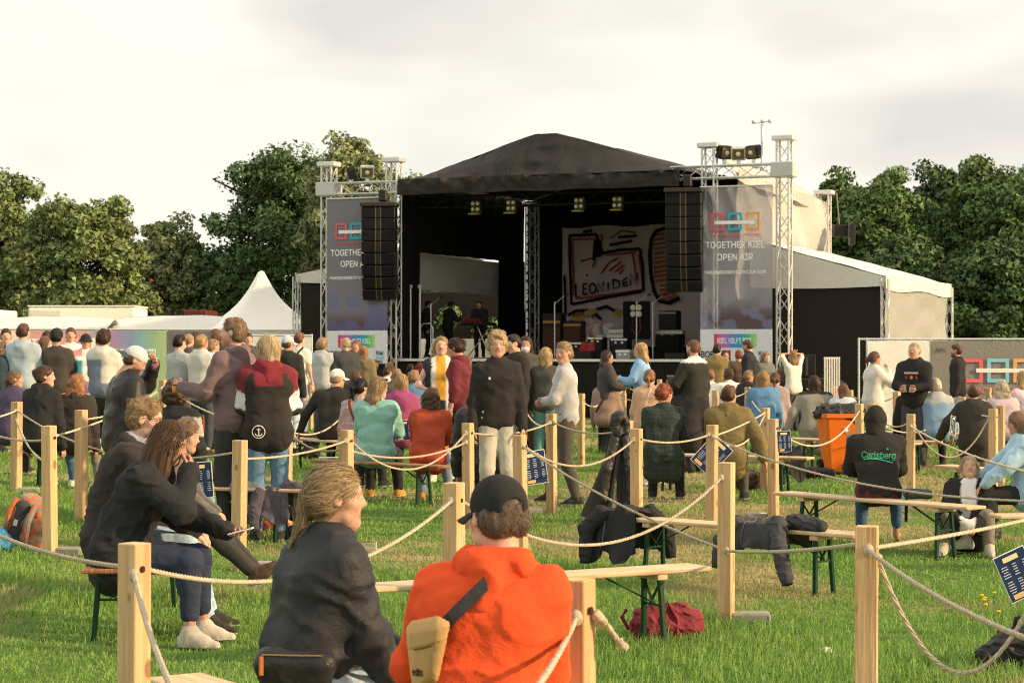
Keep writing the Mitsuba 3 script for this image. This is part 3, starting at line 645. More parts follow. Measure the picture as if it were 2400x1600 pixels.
side_tent('side_tent', 'white lean-to tent with black front wall right of the stage', 4.95, 8.26, 1.0, 8.9, 4.35, 3.42, False)
side_tent('side_tent', 'white lean-to tent with black front wall left of the stage', -8.0, -4.7, 1.6, 6.8, 4.25, 3.72, True)
def pagoda():
    s = 80.0; x, y = W(612, s); t = Thing('pagoda_tent', 'white pagoda tent with a tall pointed roof', 'tent'); g = float(ground(x, y))
    n, k = 48, 26; an = np.linspace(0, 2 * np.pi, n + 1)[:-1] + 0.3
    rows = []
    for i in range(k):
        f = i / (k - 1); rad = 1.62 * (1 - f) ** 1.0 * (0.55 + 0.45 * (1 - f) ** 2.2) + 0.09; z = 1.98 + 1.70 * f
        sq = 1.0 / np.maximum(np.abs(np.cos(an - 0.3)), np.abs(np.sin(an - 0.3))); sq = np.minimum(sq, 1.32)
        rr = rad * (1 + (sq - 1) * (1 - f) ** 0.7)
        rows.append(np.stack([x + rr * np.cos(an), y + rr * np.sin(an), np.full(n, z + g)], 1))
    rows.append(np.tile([[x, y, 3.73 + g]], (n, 1)))
    v = np.vstack(rows); i, j = np.meshgrid(np.arange(k), np.arange(n), indexing='ij')
    f = np.stack([i * n + j, i * n + (j + 1) % n, (i + 1) * n + (j + 1) % n, (i + 1) * n + j], -1).reshape(-1, 4)
    t.part('roof', (v, np.vstack([f[:, [0, 1, 2]], f[:, [0, 2, 3]]])), 'mat_tarp', C('#efece6'), 40)
    mb = MB()
    for a in range(4):
        R = rotz(0.3 + a * math.pi / 2); mb.box(np.array([x, y, 1.0 + g]) + R @ np.array([1.66, 0, 0]), [0.02, 3.3, 2.0], R)
    t.part('wall', mb.get(), 'mat_tarp', C('#eeece6'))
pagoda()
def white_block(name, label, cat, u0, u1, s, z0, z1, depth, col, parts=True):
    (x0, y), (x1, _) = W(u0, s), W(u1, s); g = float(ground((x0 + x1) / 2, y))
    t = Thing(name, label, cat)
    t.part('body', MB().box([(x0 + x1) / 2, y + depth / 2, (z0 + z1) / 2 + g], [x1 - x0, depth, z1 - z0], None, 0.04).get(), 'mat_paint', col)
    if parts:
        t.part('roof_rim', MB().box([(x0 + x1) / 2, y + depth / 2, z1 + g + 0.03], [x1 - x0 + 0.06, depth + 0.06, 0.05], None, 0.02).get(), 'mat_paint', col * 0.9)
        t.part('door_panel', MB().box([x0 + 0.55, y - 0.012, (z0 + z1) / 2 + g], [0.95, 0.02, z1 - z0 - 0.2], None, 0.005).get(), 'mat_paint', C('#d8d2cc'))
        for k in range(2): t.part('vent', MB().box([x0 + 0.35 + 0.45 * k, y - 0.03, z1 - 0.62 + g], [0.24, 0.015, 0.08]).get(), 'mat_paint', C('#6f7480'))
white_block('container', 'long white site container behind the left banners', 'container', 66, 314, 74, 0.1, 2.75, 2.4, C('#f4f0e4'))
white_block('grey_container', 'pale grey container at the right end of the white container', 'container', 316, 360, 72, 0.1, 2.42, 2.4, C('#b4b8be'), False)
white_block('brick_shed', 'small brick red shed between the trees', 'shed', 428, 484, 64, 0.0, 2.85, 3, C('#5a2a20'), False)
white_block('white_van', 'white vehicle side cut by the left edge', 'van', -60, 3, 78, 0.4, 2.6, 2, C('#f0eee6'), False)
def house():
    s = 52; x, y = W(328, s); t = Thing('house', 'far house with orange tiled roof glimpsed between trees', 'house')
    t.part('wall', MB().box([x, y + 4, 1.6], [5, 7, 3.2]).get(), 'mat_matt', C('#d8cdbb'))
    v = np.array([[x - 2.8, y + 0.2, 3.2], [x + 2.8, y + 0.2, 3.2], [x + 2.8, y + 7.8, 3.2], [x - 2.8, y + 7.8, 3.2], [x, y + 0.2, 5.4], [x, y + 7.8, 5.4]])
    t.part('roof', (v, np.array([[0, 1, 4], [2, 3, 5], [1, 2, 5], [1, 5, 4], [3, 0, 4], [3, 4, 5], [0, 2, 1], [0, 3, 2]])), 'mat_matt', C('#c4713f'))
    t.part('window', MB().box([x, y + 0.46, 2.2], [0.9, 0.05, 1.1]).get(), 'mat_paint', C('#3a4048'))
house()
white_block('brick_building', 'dark brick building behind the open left side of the stage', 'building', 960, 1215, 66, 0.0, 3.7, 4, C('#1a1210'), False)
def low_tent(u0, u1, s, label, peak, seed):
    (x0, y), (x1, _) = W(u0, s), W(u1, s); g = float(ground((x0 + x1) / 2, y)); w = x1 - x0
    t = Thing('market_tent', label, 'tent')
    def rf(u, v):
        z = 2.0 + g + (peak - 2.0) * (1 - np.abs(2 * v - 1)) * (0.8 + 0.2 * np.sin(u * math.pi)); P = np.stack([x0 + w * u, y + 2.4 * v, z], -1); P[..., 2] += wr(P, 0.05, (0.8, 1, 1), seed); return P
    t.part('roof', solid(sheet(rf, 30, 13), 0.012), 'mat_tarp', WHITE_T, True)
    def vl(u, v):
        P = np.stack([x0 + w * u, y - 0.02 + 0 * u, 2.02 + g - (0.28 + 0.02 * np.sin(u * 60)) * v], -1); P[..., 1] += wr(P, 0.03, (2, 1, 1), seed); return P
    t.part('valance', solid(sheet(vl, 60, 4), 0.012), 'mat_tarp', WHITE_T, True)
    for x in (x0 + 0.05, (x0 + x1) / 2, x1 - 0.05): t.part('pole', MB().tube([[x, y + 0.05, g], [x, y + 0.05, 2.0 + g]], 0.025, 8).get(), 'mat_alu', smooth=True)
low_tent(-40, 250, 84, 'low white market tent behind the pink banner', 2.35, 41)
low_tent(262, 545, 82, 'low white market tent behind the rainbow banner', 2.42, 42)
def fence(name, label, u0, u1, s, top, panels):
    """a mobile fence: posts, rails and printed sheets; panels: (u0, u1, colour, extra)"""
    t = Thing(name, label, 'fence'); (x0, y), (x1, _) = W(u0, s), W(u1, s); g = float(ground((x0 + x1) / 2, y))
    t.part('top_rail', MB().tube([[x0, y, g + top], [x1, y, g + top]], 0.021, 8).get(), 'mat_alu', smooth=True)
    t.part('bottom_rail', MB().tube([[x0, y, g + 0.12], [x1, y, g + 0.12]], 0.021, 8).get(), 'mat_alu', smooth=True)
    for (a, b, col, extra) in panels:
        xa, xb = (a - CX) / s, (b - CX) / s
        t.part('fence_post', MB().tube([[xa, y, g], [xa, y, g + top + 0.03]], 0.021, 8).get(), 'mat_alu', smooth=True)
        if col is None: continue
        def cl(u, v):
            P = np.stack([xa + (xb - xa) * u, y - 0.05 + 0 * u, g + top - 0.03 - (top - 0.25) * v], -1); P[..., 1] -= np.abs(wr(P, 0.022, (1.6, 1, 1.2), int(a) % 50)); return P
        k = t.part('sheet', solid(sheet(cl, 40, 24), 0.006), 'mat_tarp', col if callable(col) else col, True)
        if extra: extra(t, xa, xb, y - 0.085, g + top)
    t.part('fence_post', MB().tube([[x1, y, g], [x1, y, g + top + 0.03]], 0.021, 8).get(), 'mat_alu', smooth=True)
def ex_kiel(t, xa, xb, y, z):
    t.part('lettering', face_text('KIEL HILFT KIEL', 0.20, [(xa + xb) / 2 + 0.1, y, z - 0.52], None, (xb - xa) * 0.62), 'mat_matt', C('#f2f0f4'))
def ex_white(t, xa, xb, y, z): t.part('lettering', face_text('HILFT', 0.26, [xa * 0.45 + xb * 0.55, y, z - 0.33], None, 0.8), 'mat_matt', C('#f4e8e4'))
def rb_col(xa, xb):
    st = np.array([C('#c8405c'), C('#a856a0'), C('#8a68b8'), C('#3a78b8'), C('#48a8b0'), C('#7cb868'), C('#a8cc70')])
    def fn(v):
        f = np.clip((v[:, 0] - xa) / (xb - xa), 0, 0.999) * 6; k = f.astype(int); return 0.55 * (st[k] * (1 - f + k)[:, None] + st[k + 1] * (f - k)[:, None]) + 0.20
    return fn
def pk_col(xa, xb):
    def fn(v):
        f = np.clip((v[:, 0] - xa) / (xb - xa), 0, 1)[:, None]; return C('#f0d8d0') * (1 - sstep(0.3, 0.5, f)) + (0.6 * C('#d87078') + 0.25) * sstep(0.3, 0.5, f)
    return fn
SF = 112.0
fence('fence', 'left mobile fence hung with pink and rainbow banner sheets', -40, 520, SF, 1.86,
      [(-40, 215, pk_col((-40 - CX) / SF, (215 - CX) / SF), ex_white), (226, 391, rb_col((226 - CX) / SF, (391 - CX) / SF), ex_kiel), (392, 520, C('#6f6c70'), None)])
fence('fence', 'white sheeted mobile fence in front of the left tent', 560, 731, 104, 1.80, [(560, 731, C('#dcdad8'), None)])
def ex_logo(t, xa, xb, y, z):
    for i, cc in enumerate((RED_L, C('#8ac0d4'), C('#e0a868'))):
        x = xa + 0.62 + i * 0.49 if False else (2276 - CX) / SFR + i * 0.50
        t.part('logo', ring_box([x, y, z - 0.60], 0.42, 0.46, 0.07).get(), 'mat_matt', cc)
    x = (2340 - CX) / SFR
    t.part('logo_bar', MB().box([x + 0.1, y - 0.006, z - 0.60], [1.1, 0.006, 0.08]).get(), 'mat_matt', C('#e8e4e2'))
    t.part('lettering', face_text('KONZERTE · DEINE', 0.10, [x + 0.05, y, z - 0.98], None, 1.3), 'mat_matt', C('#d08080'))
    t.part('lettering', face_text('TOGETHER KIEL', 0.12, [x + 0.05, y, z - 1.22], None, 1.3), 'mat_matt', C('#dedce0'))
    t.part('lettering', face_text('KIEL', 0.05, [xa + 0.18, y, z - 0.2], None, 0.2), 'mat_matt', C('#4c4a4e'))
SFR = 122.0
fence('fence', 'right mobile fence with a white sheet and a grey logo banner', 2013, 2470, SFR, 1.90, [(2013, 2030, None, None), (2032, 2177, C('#f2eee6'), None), (2181, 2470, C('#8a8480'), ex_logo)])
# black subwoofers and a crowd barrier at the right foot of the stage
def boxes_right():
    s = 108; x, y = W(1893, s)
    t = Thing('subwoofer', 'large black speaker box on the grass below the right tent', 'loudspeaker')
    t.part('cabinet', MB().box([x, y, 0.75], [0.95, 0.8, 0.66], None, 0.02).get(), 'mat_paint', C('#211e1c'))
    t.part('grille', MB().box([x - 0.05, y - 0.405, 0.75], [0.7, 0.02, 0.5]).get(), 'mat_matt', C('#151413'))
    t2 = Thing('subwoofer', 'black speaker box under the other, right of the stage', 'loudspeaker')
    t2.part('cabinet', MB().box([x, y, 0.2], [0.95, 0.8, 0.40], None, 0.02).get(), 'mat_paint', C('#1d1a19'))
    t3 = Thing('wedge_speaker', 'black slim speaker standing on the speaker boxes', 'loudspeaker')
    t3.part('cabinet', MB().box([x - 0.15, y, 1.34], [0.6, 0.4, 0.5], None, 0.02).get(), 'mat_paint', C('#1a1817'))
    t3.part('handle', MB().box([x - 0.3, y - 0.21, 1.34], [0.05, 0.02, 0.4]).get(), 'mat_paint', C('#4a4038'))
    t3.part('handle', MB().box([x - 0.05, y - 0.21, 1.34], [0.05, 0.02, 0.4]).get(), 'mat_paint', C('#4a4038'))
    s = 112; x, y = W(1950, s); t = Thing('crowd_barrier', 'white slatted barrier panel right of the speaker boxes', 'barrier')
    t.part('frame', MB().box([x, y, 1.52], [0.34, 0.03, 0.04]).box([x, y, 0.1], [0.34, 0.03, 0.04]).get(), 'mat_paint', C('#e8e4dc'))
    for k in range(7): t.part('slat', MB().box([x - 0.15 + 0.05 * k, y, 0.81], [0.03, 0.02, 1.38]).get(), 'mat_paint', C('#e8e4dc'))
boxes_right()
def white_board():
    t = Thing('white_barrier', 'white board seen behind the open left side of the stage', 'board')
    t.part('board', MB().box([-6.6, 9.5, 1.0], [4.5, 0.05, 2.0], rotz(0.2)).get(), 'mat_paint', C('#efece4'), to_world=STW)
    t.part('foot', MB().box([-6.6, 9.62, 0.04], [0.4, 0.6, 0.08]).get(), 'mat_alu', to_world=STW)
white_board()
# ------------------------------------------------------------------ people: one continuous body, clothes and hair as parts
def unit(v): v = np.asarray(v, float); return v / (np.linalg.norm(v) + 1e-12)
def ik(S_, H_, L1, L2, hint):
    d = H_ - S_; D = np.clip(np.linalg.norm(d), abs(L1 - L2) + 0.02, 0.99 * (L1 + L2)); d = unit(d); H_ = S_ + d * D
    a = (L1 * L1 - L2 * L2 + D * D) / (2 * D); hh = math.sqrt(max(L1 * L1 - a * a, 0)); hp = hint - (hint @ d) * d
    return S_ + d * a + unit(hp) * hh, H_
HEADP = [ell([0, -0.014, 0.030], [0.075, 0.096, 0.084]), ell([0, 0.016, -0.040], [0.061, 0.074, 0.084], k=0.03), ell([0, 0.066, -0.098], [0.026, 0.024, 0.020], k=0.03),
    rc([-0.045, 0.052, -0.03], [-0.05, 0.045, -0.02], 0.020, 0.02, 0.03), rc([0.045, 0.052, -0.03], [0.05, 0.045, -0.02], 0.020, 0.02, 0.03),
    rc([-0.048, 0.03, -0.075], [0, 0.05, -0.105], 0.018, 0.018, 0.03), rc([0.048, 0.03, -0.075], [0, 0.05, -0.105], 0.018, 0.018, 0.03),
    rc([-0.04, 0.070, 0.022], [0.04, 0.070, 0.022], 0.013, 0.013, 0.03),
    cut([-0.032, 0.101, 0.004], [0.020, 0.018, 0.012], k=0.012), cut([0.032, 0.101, 0.004], [0.020, 0.018, 0.012], k=0.012),
    rc([0, 0.084, 0.012], [0, 0.102, -0.026], 0.0075, 0.011, 0.012), rc([-0.012, 0.092, -0.033], [0.012, 0.092, -0.033], 0.0075, 0.0075, 0.010),
    rc([-0.018, 0.079, -0.059], [0.018, 0.079, -0.059], 0.0075, 0.0075, 0.008), rc([-0.015, 0.079, -0.071], [0.015, 0.079, -0.071], 0.0085, 0.0085, 0.008),
    ell([-0.078, -0.008, -0.004], [0.010, 0.020, 0.032], roty(0.25), 0.008), ell([0.078, -0.008, -0.004], [0.010, 0.020, 0.032], roty(-0.25), 0.008),
    cut([-0.092, -0.002, 0.0], [0.008, 0.010, 0.016], k=0.006), cut([0.092, -0.002, 0.0], [0.008, 0.010, 0.016], k=0.006),
    rc([0, -0.022, -0.05], [0, -0.034, -0.19], 0.050, 0.056, 0.03)]
_HEAD = {}
def head_mesh(h):
    if h not in _HEAD: _HEAD[h] = relax(implicit(HEADP, h), 1)
    return _HEAD[h]
def head_colors(v, skin, hair, beard, seed):
    c = np.tile(np.asarray(skin), (len(v), 1)) * (0.94 + 0.12 * meshkit.noise(v * 60, seed)[:, None])
    x, y, z = np.abs(v[:, 0]), v[:, 1], v[:, 2]
    def blend(m, col, a=1.0):
        m = (m * a)[:, None]; c[:] = c * (1 - m) + np.asarray(col) * m
    red = np.asarray(skin) * [1.02, 0.80, 0.74]
    blend(sstep(0.03, 0.012, np.hypot(x - 0.045, z + 0.03)) * (y > 0.03), red, 0.5)
    blend(sstep(0.02, 0.008, np.hypot(x, z + 0.03)) * (y > 0.085), red, 0.5)
    if beard is not None:
        m = sstep(-0.030, -0.052, z + 0.25 * (x - 0.02) - 0.2 * np.clip(0.02 - x, 0, 1)) * sstep(-0.005, 0.02, y) * (z > -0.125)
        blend(m, beard, 0.9)
    blend(sstep(0.030, 0.022, x) * (np.abs(z + 0.065) < 0.0125) * (y > 0.074), np.asarray(skin) * [0.88, 0.52, 0.48])
    blend((np.abs(z + 0.065) < 0.0022) * (x < 0.024) * (y > 0.074), np.asarray(skin) * 0.25, 0.8)
    blend((np.abs(z - 0.023 - 0.10 * (x - 0.03) * (x < 0.034)) < 0.0045) * (x > 0.014) * (x < 0.052) * (y > 0.05), np.asarray(hair) * 0.7, 0.85)
    blend(((x - 0.032) ** 2 / 0.017 ** 2 + (z - 0.005) ** 2 / 0.0075 ** 2 < 1) * (y > 0.05), np.asarray(skin) * 0.35, 0.9)
    blend((np.hypot(x - 0.011, z + 0.036) < 0.0045) * (y > 0.088), np.asarray(skin) * 0.25)
    return c
def eyes(mb):
    for sx in (-1, 1):
        m = trimesh.creation.icosphere(2, 0.0125); v = np.array(m.vertices)
        col = np.where((np.hypot(v[:, 0], v[:, 2]) < 0.0062)[:, None] & (v[:, 1:2] > 0), C('#2c241e'), C('#cfc8c0'))
        mb.add(v * [1, 1, 0.62] + [sx * 0.032, 0.0745, 0.004], m.faces, col)
def strands(freq=85, fz=7):
    return lambda v, s=0: meshkit.noise(v * [freq, freq, fz], s)
_HAIR = {}
FACECUT = cut([0, 0.130, -0.050], [0.080, 0.090, 0.122], k=0.02)
def hair_mesh(style, h, var):
    key = (style, h, var)
    if key in _HAIR: return _HAIR[key]
    th = {'buzz': 0.003, 'fade': 0.005, 'short': 0.009, 'curly': 0.022, 'afro': 0.034}.get(style, 0.008)
    def cap(th, bx=0.0): return [ell([0, -0.016, 0.030], [0.077 + th, 0.098 + th, 0.085 + th * 1.1]), rc([-0.03, -0.05, -0.02], [0.03, -0.05, -0.02], 0.052 + th, 0.052 + th, 0.03)]
    P = cap(th); amp, fr = 0.010, [60, 60, 9]
    if style in ('short', 'fade'):
        P += [rc([-0.03, 0.035, 0.092], [0.035, 0.03, 0.092], 0.026, 0.026, 0.03), rc([0, -0.03, 0.1], [0, -0.07, 0.07], 0.025, 0.025, 0.03)]; fr = [45, 30, 45]
    if style in ('curly', 'afro'):
        amp, fr = 0.030, [34, 34, 34]
        P += [rc([-0.04, 0.04, 0.10], [0.04, 0.04, 0.10], 0.035, 0.035, 0.03)]
        if style == 'afro': P += [rc([-0.06, -0.03, -0.06], [0.06, -0.03, -0.06], 0.05, 0.05, 0.04)]
    if style in ('bob', 'curlybob'):
        w = 0.006 if style == 'bob' else 0.022
        P += [rc([-0.058, -0.035, 0.0], [-0.066, -0.03, -0.125], 0.033 + w, 0.027 + w, 0.03), rc([0.058, -0.035, 0.0], [0.066, -0.03, -0.125], 0.036 + w, 0.030 + w, 0.03),
              rc([-0.03, -0.075, 0.0], [-0.034, -0.075, -0.135], 0.038 + w, 0.034 + w, 0.03), rc([0.03, -0.075, 0.0], [0.034, -0.075, -0.135], 0.038 + w, 0.034 + w, 0.03)]
        if style == 'curlybob': amp, fr = 0.026, [36, 36, 30]
    if style in ('long', 'verylong', 'curlylong'):
        L = {'long': -0.27, 'verylong': -0.38, 'curlylong': -0.30}[style]; w = 0.014 if style == 'curlylong' else 0.0
        for x in (-0.06, -0.02, 0.02, 0.06):
            P += [rc([x, -0.075 + 0.3 * abs(x), 0.0], [x * 1.15, -0.092, -0.14], 0.036 + w, 0.036 + w, 0.03), rc([x * 1.15, -0.092, -0.14], [x * 1.0, -0.105, L], 0.036 + w, 0.018, 0.03)]
        P += [rc([-0.066, -0.01, 0.02], [-0.078, -0.03, -0.17], 0.022 + w, 0.018, 0.03), rc([0.066, -0.01, 0.02], [0.078, -0.03, -0.17], 0.022 + w, 0.018, 0.03)]
        if style == 'curlylong': amp, fr = 0.024, [32, 32, 24]
    if style == 'sidelong':
        for x, y in ((0.05, -0.07), (0.075, -0.02), (0.07, 0.03), (0.02, -0.09)):
            P += [rc([x, y, 0.02], [x + 0.035, y + 0.01, -0.16], 0.034, 0.036, 0.03), rc([x + 0.035, y + 0.01, -0.16], [x + 0.045, y + 0.05, -0.40], 0.036, 0.016, 0.03)]
        P += [rc([-0.066, -0.01, 0.02], [-0.075, -0.03, -0.17], 0.022, 0.018, 0.03)]
    if style == 'pony':
        P += [rc([0, -0.105, 0.03], [0, -0.150, -0.01], 0.022, 0.030, 0.02), rc([0, -0.150, -0.01], [0.01, -0.135, -0.16], 0.030, 0.012, 0.02)]
    if style == 'lowpony':
        P += [rc([0, -0.10, -0.02], [0, -0.130, -0.06], 0.024, 0.030, 0.02), rc([0, -0.130, -0.06], [0.0, -0.125, -0.17], 0.030, 0.014, 0.02)]
    if style == 'bun': P += [ell([0, -0.118, 0.045], [0.036, 0.032, 0.036])]; amp = 0.012
    if style == 'messybun': P += [ell([0, -0.112, 0.015], [0.042, 0.036, 0.040]), rc([-0.02, -0.10, -0.03], [0.0, -0.11, -0.08], 0.028, 0.014, 0.02)]; amp, fr = 0.020, [40, 40, 30]
    if style == 'topbun': P += [ell([0, -0.05, 0.135], [0.034, 0.034, 0.032])]
    if style == 'foreground': P += [ell([0.004, -0.118, -0.042], [0.036, 0.034, 0.034]), rc([0, -0.115, -0.05], [0.004, -0.13, -0.10], 0.026, 0.020, 0.02), rc([0.004, -0.13, -0.10], [-0.01, -0.17, -0.19], 0.020, 0.006, 0.02)]; amp, fr = 0.004, [85, 12, 85]
    P += [FACECUT]
    if style in ('buzz', 'fade', 'short'): P += [cut([0, 0.0, -0.155], [0.12, 0.12, 0.09], k=0.02), cut([-0.095, 0.015, -0.01], [0.03, 0.03, 0.05], k=0.01), cut([0.095, 0.015, -0.01], [0.03, 0.03, 0.05], k=0.01)]
    if style in ('bun', 'pony', 'messybun', 'topbun', 'lowpony', 'foreground'): P += [cut([0, 0.03, -0.14], [0.1, 0.09, 0.10], k=0.02), cut([-0.095, -0.004, -0.03], [0.020, 0.022, 0.034], k=0.01), cut([0.095, -0.004, -0.03], [0.020, 0.022, 0.034], k=0.01)]
    _HAIR[key] = implicit(P, h, fn=lambda X: amp * (0.5 - meshkit.noise(X * fr + 5.0 * var, var)) + 0.5 * amp * (0.5 - meshkit.noise(X * fr * 2.3, var + 3)))
    return _HAIR[key]
def hair_color(v, col, seed, st=''):
    f1, f2 = ([100, 12, 100], [45, 7, 45]) if st == 'foreground' else ([95, 95, 9], [40, 40, 5])
    n = meshkit.noise(v * f1, seed) * 0.6 + meshkit.noise(v * f2, seed + 1) * 0.4
    col = np.asarray(col); col = col * 0.78 + col.mean() * 0.22
    return col * (0.34 + 0.72 * n)[:, None]
def ribbons(n, seed, style, col, spread=1.0):
    """thin strands lying on the hair shell of the people nearest to the camera"""
    r = np.random.default_rng(seed); V, F, Cc, o = [], [], [], 0
    for i in range(n):
        a = r.uniform(-2.5, 2.5); e = r.uniform(0.25, 1.45)      # start on the crown
        d0 = np.array([math.sin(a) * math.cos(e), -math.cos(a) * math.cos(e), math.sin(e)])
        if style == 'sidelong':
            x, yy = r.uniform(0.03, 0.105), r.uniform(-0.10, 0.05); L = r.uniform(-0.46, -0.33)
            pts = [d0 * [0.096, 0.116, 0.103] + [0, -0.016, 0.030], [x + 0.02, yy, 0.0], [x + 0.052, yy + 0.01, -0.16], [x + 0.058 + r.normal() * 0.01, yy + 0.04 + r.normal() * 0.01, -0.28], [x + 0.05 + r.normal() * 0.02, yy + 0.07, L]]
        elif style == 'verylong':
            x = r.uniform(-0.085, 0.085); yb = -0.095 - 0.02 * r.random(); L = r.uniform(-0.42, -0.25)
            pts = [d0 * [0.092, 0.112, 0.099] + [0, -0.016, 0.030], [x * 0.95, -0.085 - 0.03 * r.random() + 0.5 * abs(x), 0.0 + 0.03 * r.random()], [x * 1.2, -0.125 + 0.5 * abs(x), -0.13], [x * 1.1 + r.normal() * 0.012, yb - 0.02, -0.26], [x + r.normal() * 0.02, yb - 0.03, L]]
        else:                                                    # swept back to the bun
            pts = [d0 * [0.095, 0.115, 0.102] + [0, -0.016, 0.030]]
            q = np.array([r.normal() * 0.012, -0.118, -0.035 + r.normal() * 0.012])
            m = unit((d0 + unit(q)) / 2 + [d0[0] * 0.2, 0, 0]) * [0.096, 0.117, 0.102] + [0, -0.016, 0.026]
            pts += [m, q]
            f0 = unit(d0 * [1, -0.1, 1] + [0, 0.8, 0]) * [0.093, 0.108, 0.099] + [0, -0.016, 0.03]
            if f0[2] > 0.035: pts = [f0] + pts
        pts = np.array(pts); t = np.linspace(0, len(pts) - 1, 9)
        P = np.stack([np.interp(t, np.arange(len(pts)), pts[:, k]) for k in range(3)], 1)
        for _ in range(2): P[1:-1] = (P[:-2] + 2 * P[1:-1] + P[2:]) / 4
        P += r.normal(size=3) * (0.002 if i % 14 else 0.007) * spread + 0.0012 * np.sin(np.linspace(0, 9, 9) + i)[:, None] * r.normal(size=3)
        tg = np.gradient(P, axis=0); s_ = np.cross(tg, P - [0, -0.03, 0]); s_ /= np.linalg.norm(s_, axis=1, keepdims=True) + 1e-9
        w = (0.0024 * np.sin(np.linspace(0.5, 2.9, 9)))[:, None]
        V.append(np.stack([P - s_ * w, P + s_ * w], 1).reshape(-1, 3)); k = np.arange(8)[:, None] * 2 + o
        F.append(np.vstack([k + [[0, 1, 3]], k + [[0, 3, 2]]])); o += 18
        q_ = np.clip(0.55 * meshkit.noise(np.array([P[3]]) * 55, seed)[0] + 0.45 * r.random(), 0, 1) ** 1.6
        Cc.append(np.tile(np.asarray(col) * (0.5 + 2.0 * q_), (18, 1)))
    return np.vstack(V), np.vstack(F), np.vstack(Cc)
def tufts(mesh, n, seed, style, col, wid):
    """loose strands on the surface of the hair, following its fall"""
    r = np.random.default_rng(seed); tm = trimesh.Trimesh(*mesh, process=False); a = tm.area_faces; fi = r.choice(len(a), n, p=a / a.sum()); w = r.dirichlet((1, 1, 1), n)
    P = (tm.triangles[fi] * w[:, :, None]).sum(1); N = tm.face_normals[fi]; ok = ~((P[:, 1] > 0.072) & (P[:, 2] < 0.07)); P, N = P[ok], N[ok]; n = len(P)
    L = {'long': 0.11, 'verylong': 0.13, 'sidelong': 0.14, 'bob': 0.09, 'curlybob': 0.05, 'curlylong': 0.06, 'curly': 0.035, 'afro': 0.04, 'short': 0.040, 'fade': 0.030, 'buzz': 0.006}.get(style, 0.06)
    if style in ('bun', 'pony', 'messybun', 'topbun', 'lowpony', 'foreground'): g = np.array([0, -0.115, -0.01]) - P
    elif style in ('short', 'fade'): g = r.normal(size=P.shape) * 0.5 + np.array([0, 0.5, -0.2])
    elif style in ('curly', 'afro', 'curlybob', 'curlylong'): g = r.normal(size=P.shape) + np.array([0, 0, -0.5 * (style[5:] != '')])
    else: g = np.tile([0, -0.15, -1.0], (n, 1)) + 0.12 * r.normal(size=P.shape)
    t = g - (g * N).sum(1, keepdims=True) * N; t /= np.linalg.norm(t, axis=1, keepdims=True) + 1e-9; L = L * r.uniform(0.5, 1.3, n)[:, None]
    s = np.cross(t, N); lift = r.uniform(0.0005, 0.004, n)[:, None] + (r.random(n) < 0.08)[:, None] * 0.006
    bend = r.normal(size=(n, 1)) * 0.15; V, F = [], []
    for j, q in enumerate((0.0, 0.35, 0.7, 1.0)):
        c = P + t * L * q + s * bend * L * q * q + N * (lift * math.sin(0.3 + 2.4 * q) + 0.001) - N * L * L * q * q * (0.8 if L.mean() > 0.07 else 2.0); ww = wid * (0.5, 1.0, 0.8, 0.1)[j]; V += [c - s * ww, c + s * ww]
    V = np.stack(V, 1).reshape(-1, 3); o = 8 * np.arange(n)[:, None]
    for j in range(3): F += [o + [[2 * j, 2 * j + 1, 2 * j + 3]], o + [[2 * j, 2 * j + 3, 2 * j + 2]]]
    q_ = np.clip(0.5 * meshkit.noise(P * 45, seed) + 0.5 * r.random(n), 0, 1) ** 1.4; col = np.asarray(col) * 0.78 + np.mean(col) * 0.22
    return V, np.vstack(F), np.repeat(col * (0.30 + 0.95 * q_)[:, None], 8, 0)
# hands: wrist at the origin, fingers along +y, palm towards -z, thumb on the -x side (a right hand)
FING = [(-0.030, 0.078, 0.066, 0.0083), (-0.010, 0.083, 0.074, 0.0086), (0.011, 0.080, 0.069, 0.0083), (0.030, 0.071, 0.054, 0.0073)]
def hand_chains(curl):
    out = []
    for i, (x, y0, L, rr) in enumerate(FING):
        p = np.array([x * 0.95, y0, 0.0]); a = -0.10 - 0.5 * curl - 0.06 * i * curl; ch = [p]
        for j, fr in enumerate((0.42, 0.32, 0.26)):
            d = np.array([x * 1.1 * (1 - curl), math.cos(a), math.sin(a)]); p = p + unit(d) * L * fr * 1.05; ch.append(p); a -= 0.28 + 0.85 * curl
        out.append((ch, rr))
    p0, p1 = np.array([-0.026, 0.022, -0.006]), np.array([-0.050, 0.052, -0.018]); p2 = p1 + np.array([-0.012 + 0.02 * curl, 0.030, -0.010 - 0.012 * curl]); p3 = p2 + np.array([0.0 + 0.016 * curl, 0.026, -0.006 - 0.012 * curl])
    out.append(([p0, p1, p2, p3], 0.0098)); return out
_HAND = {}
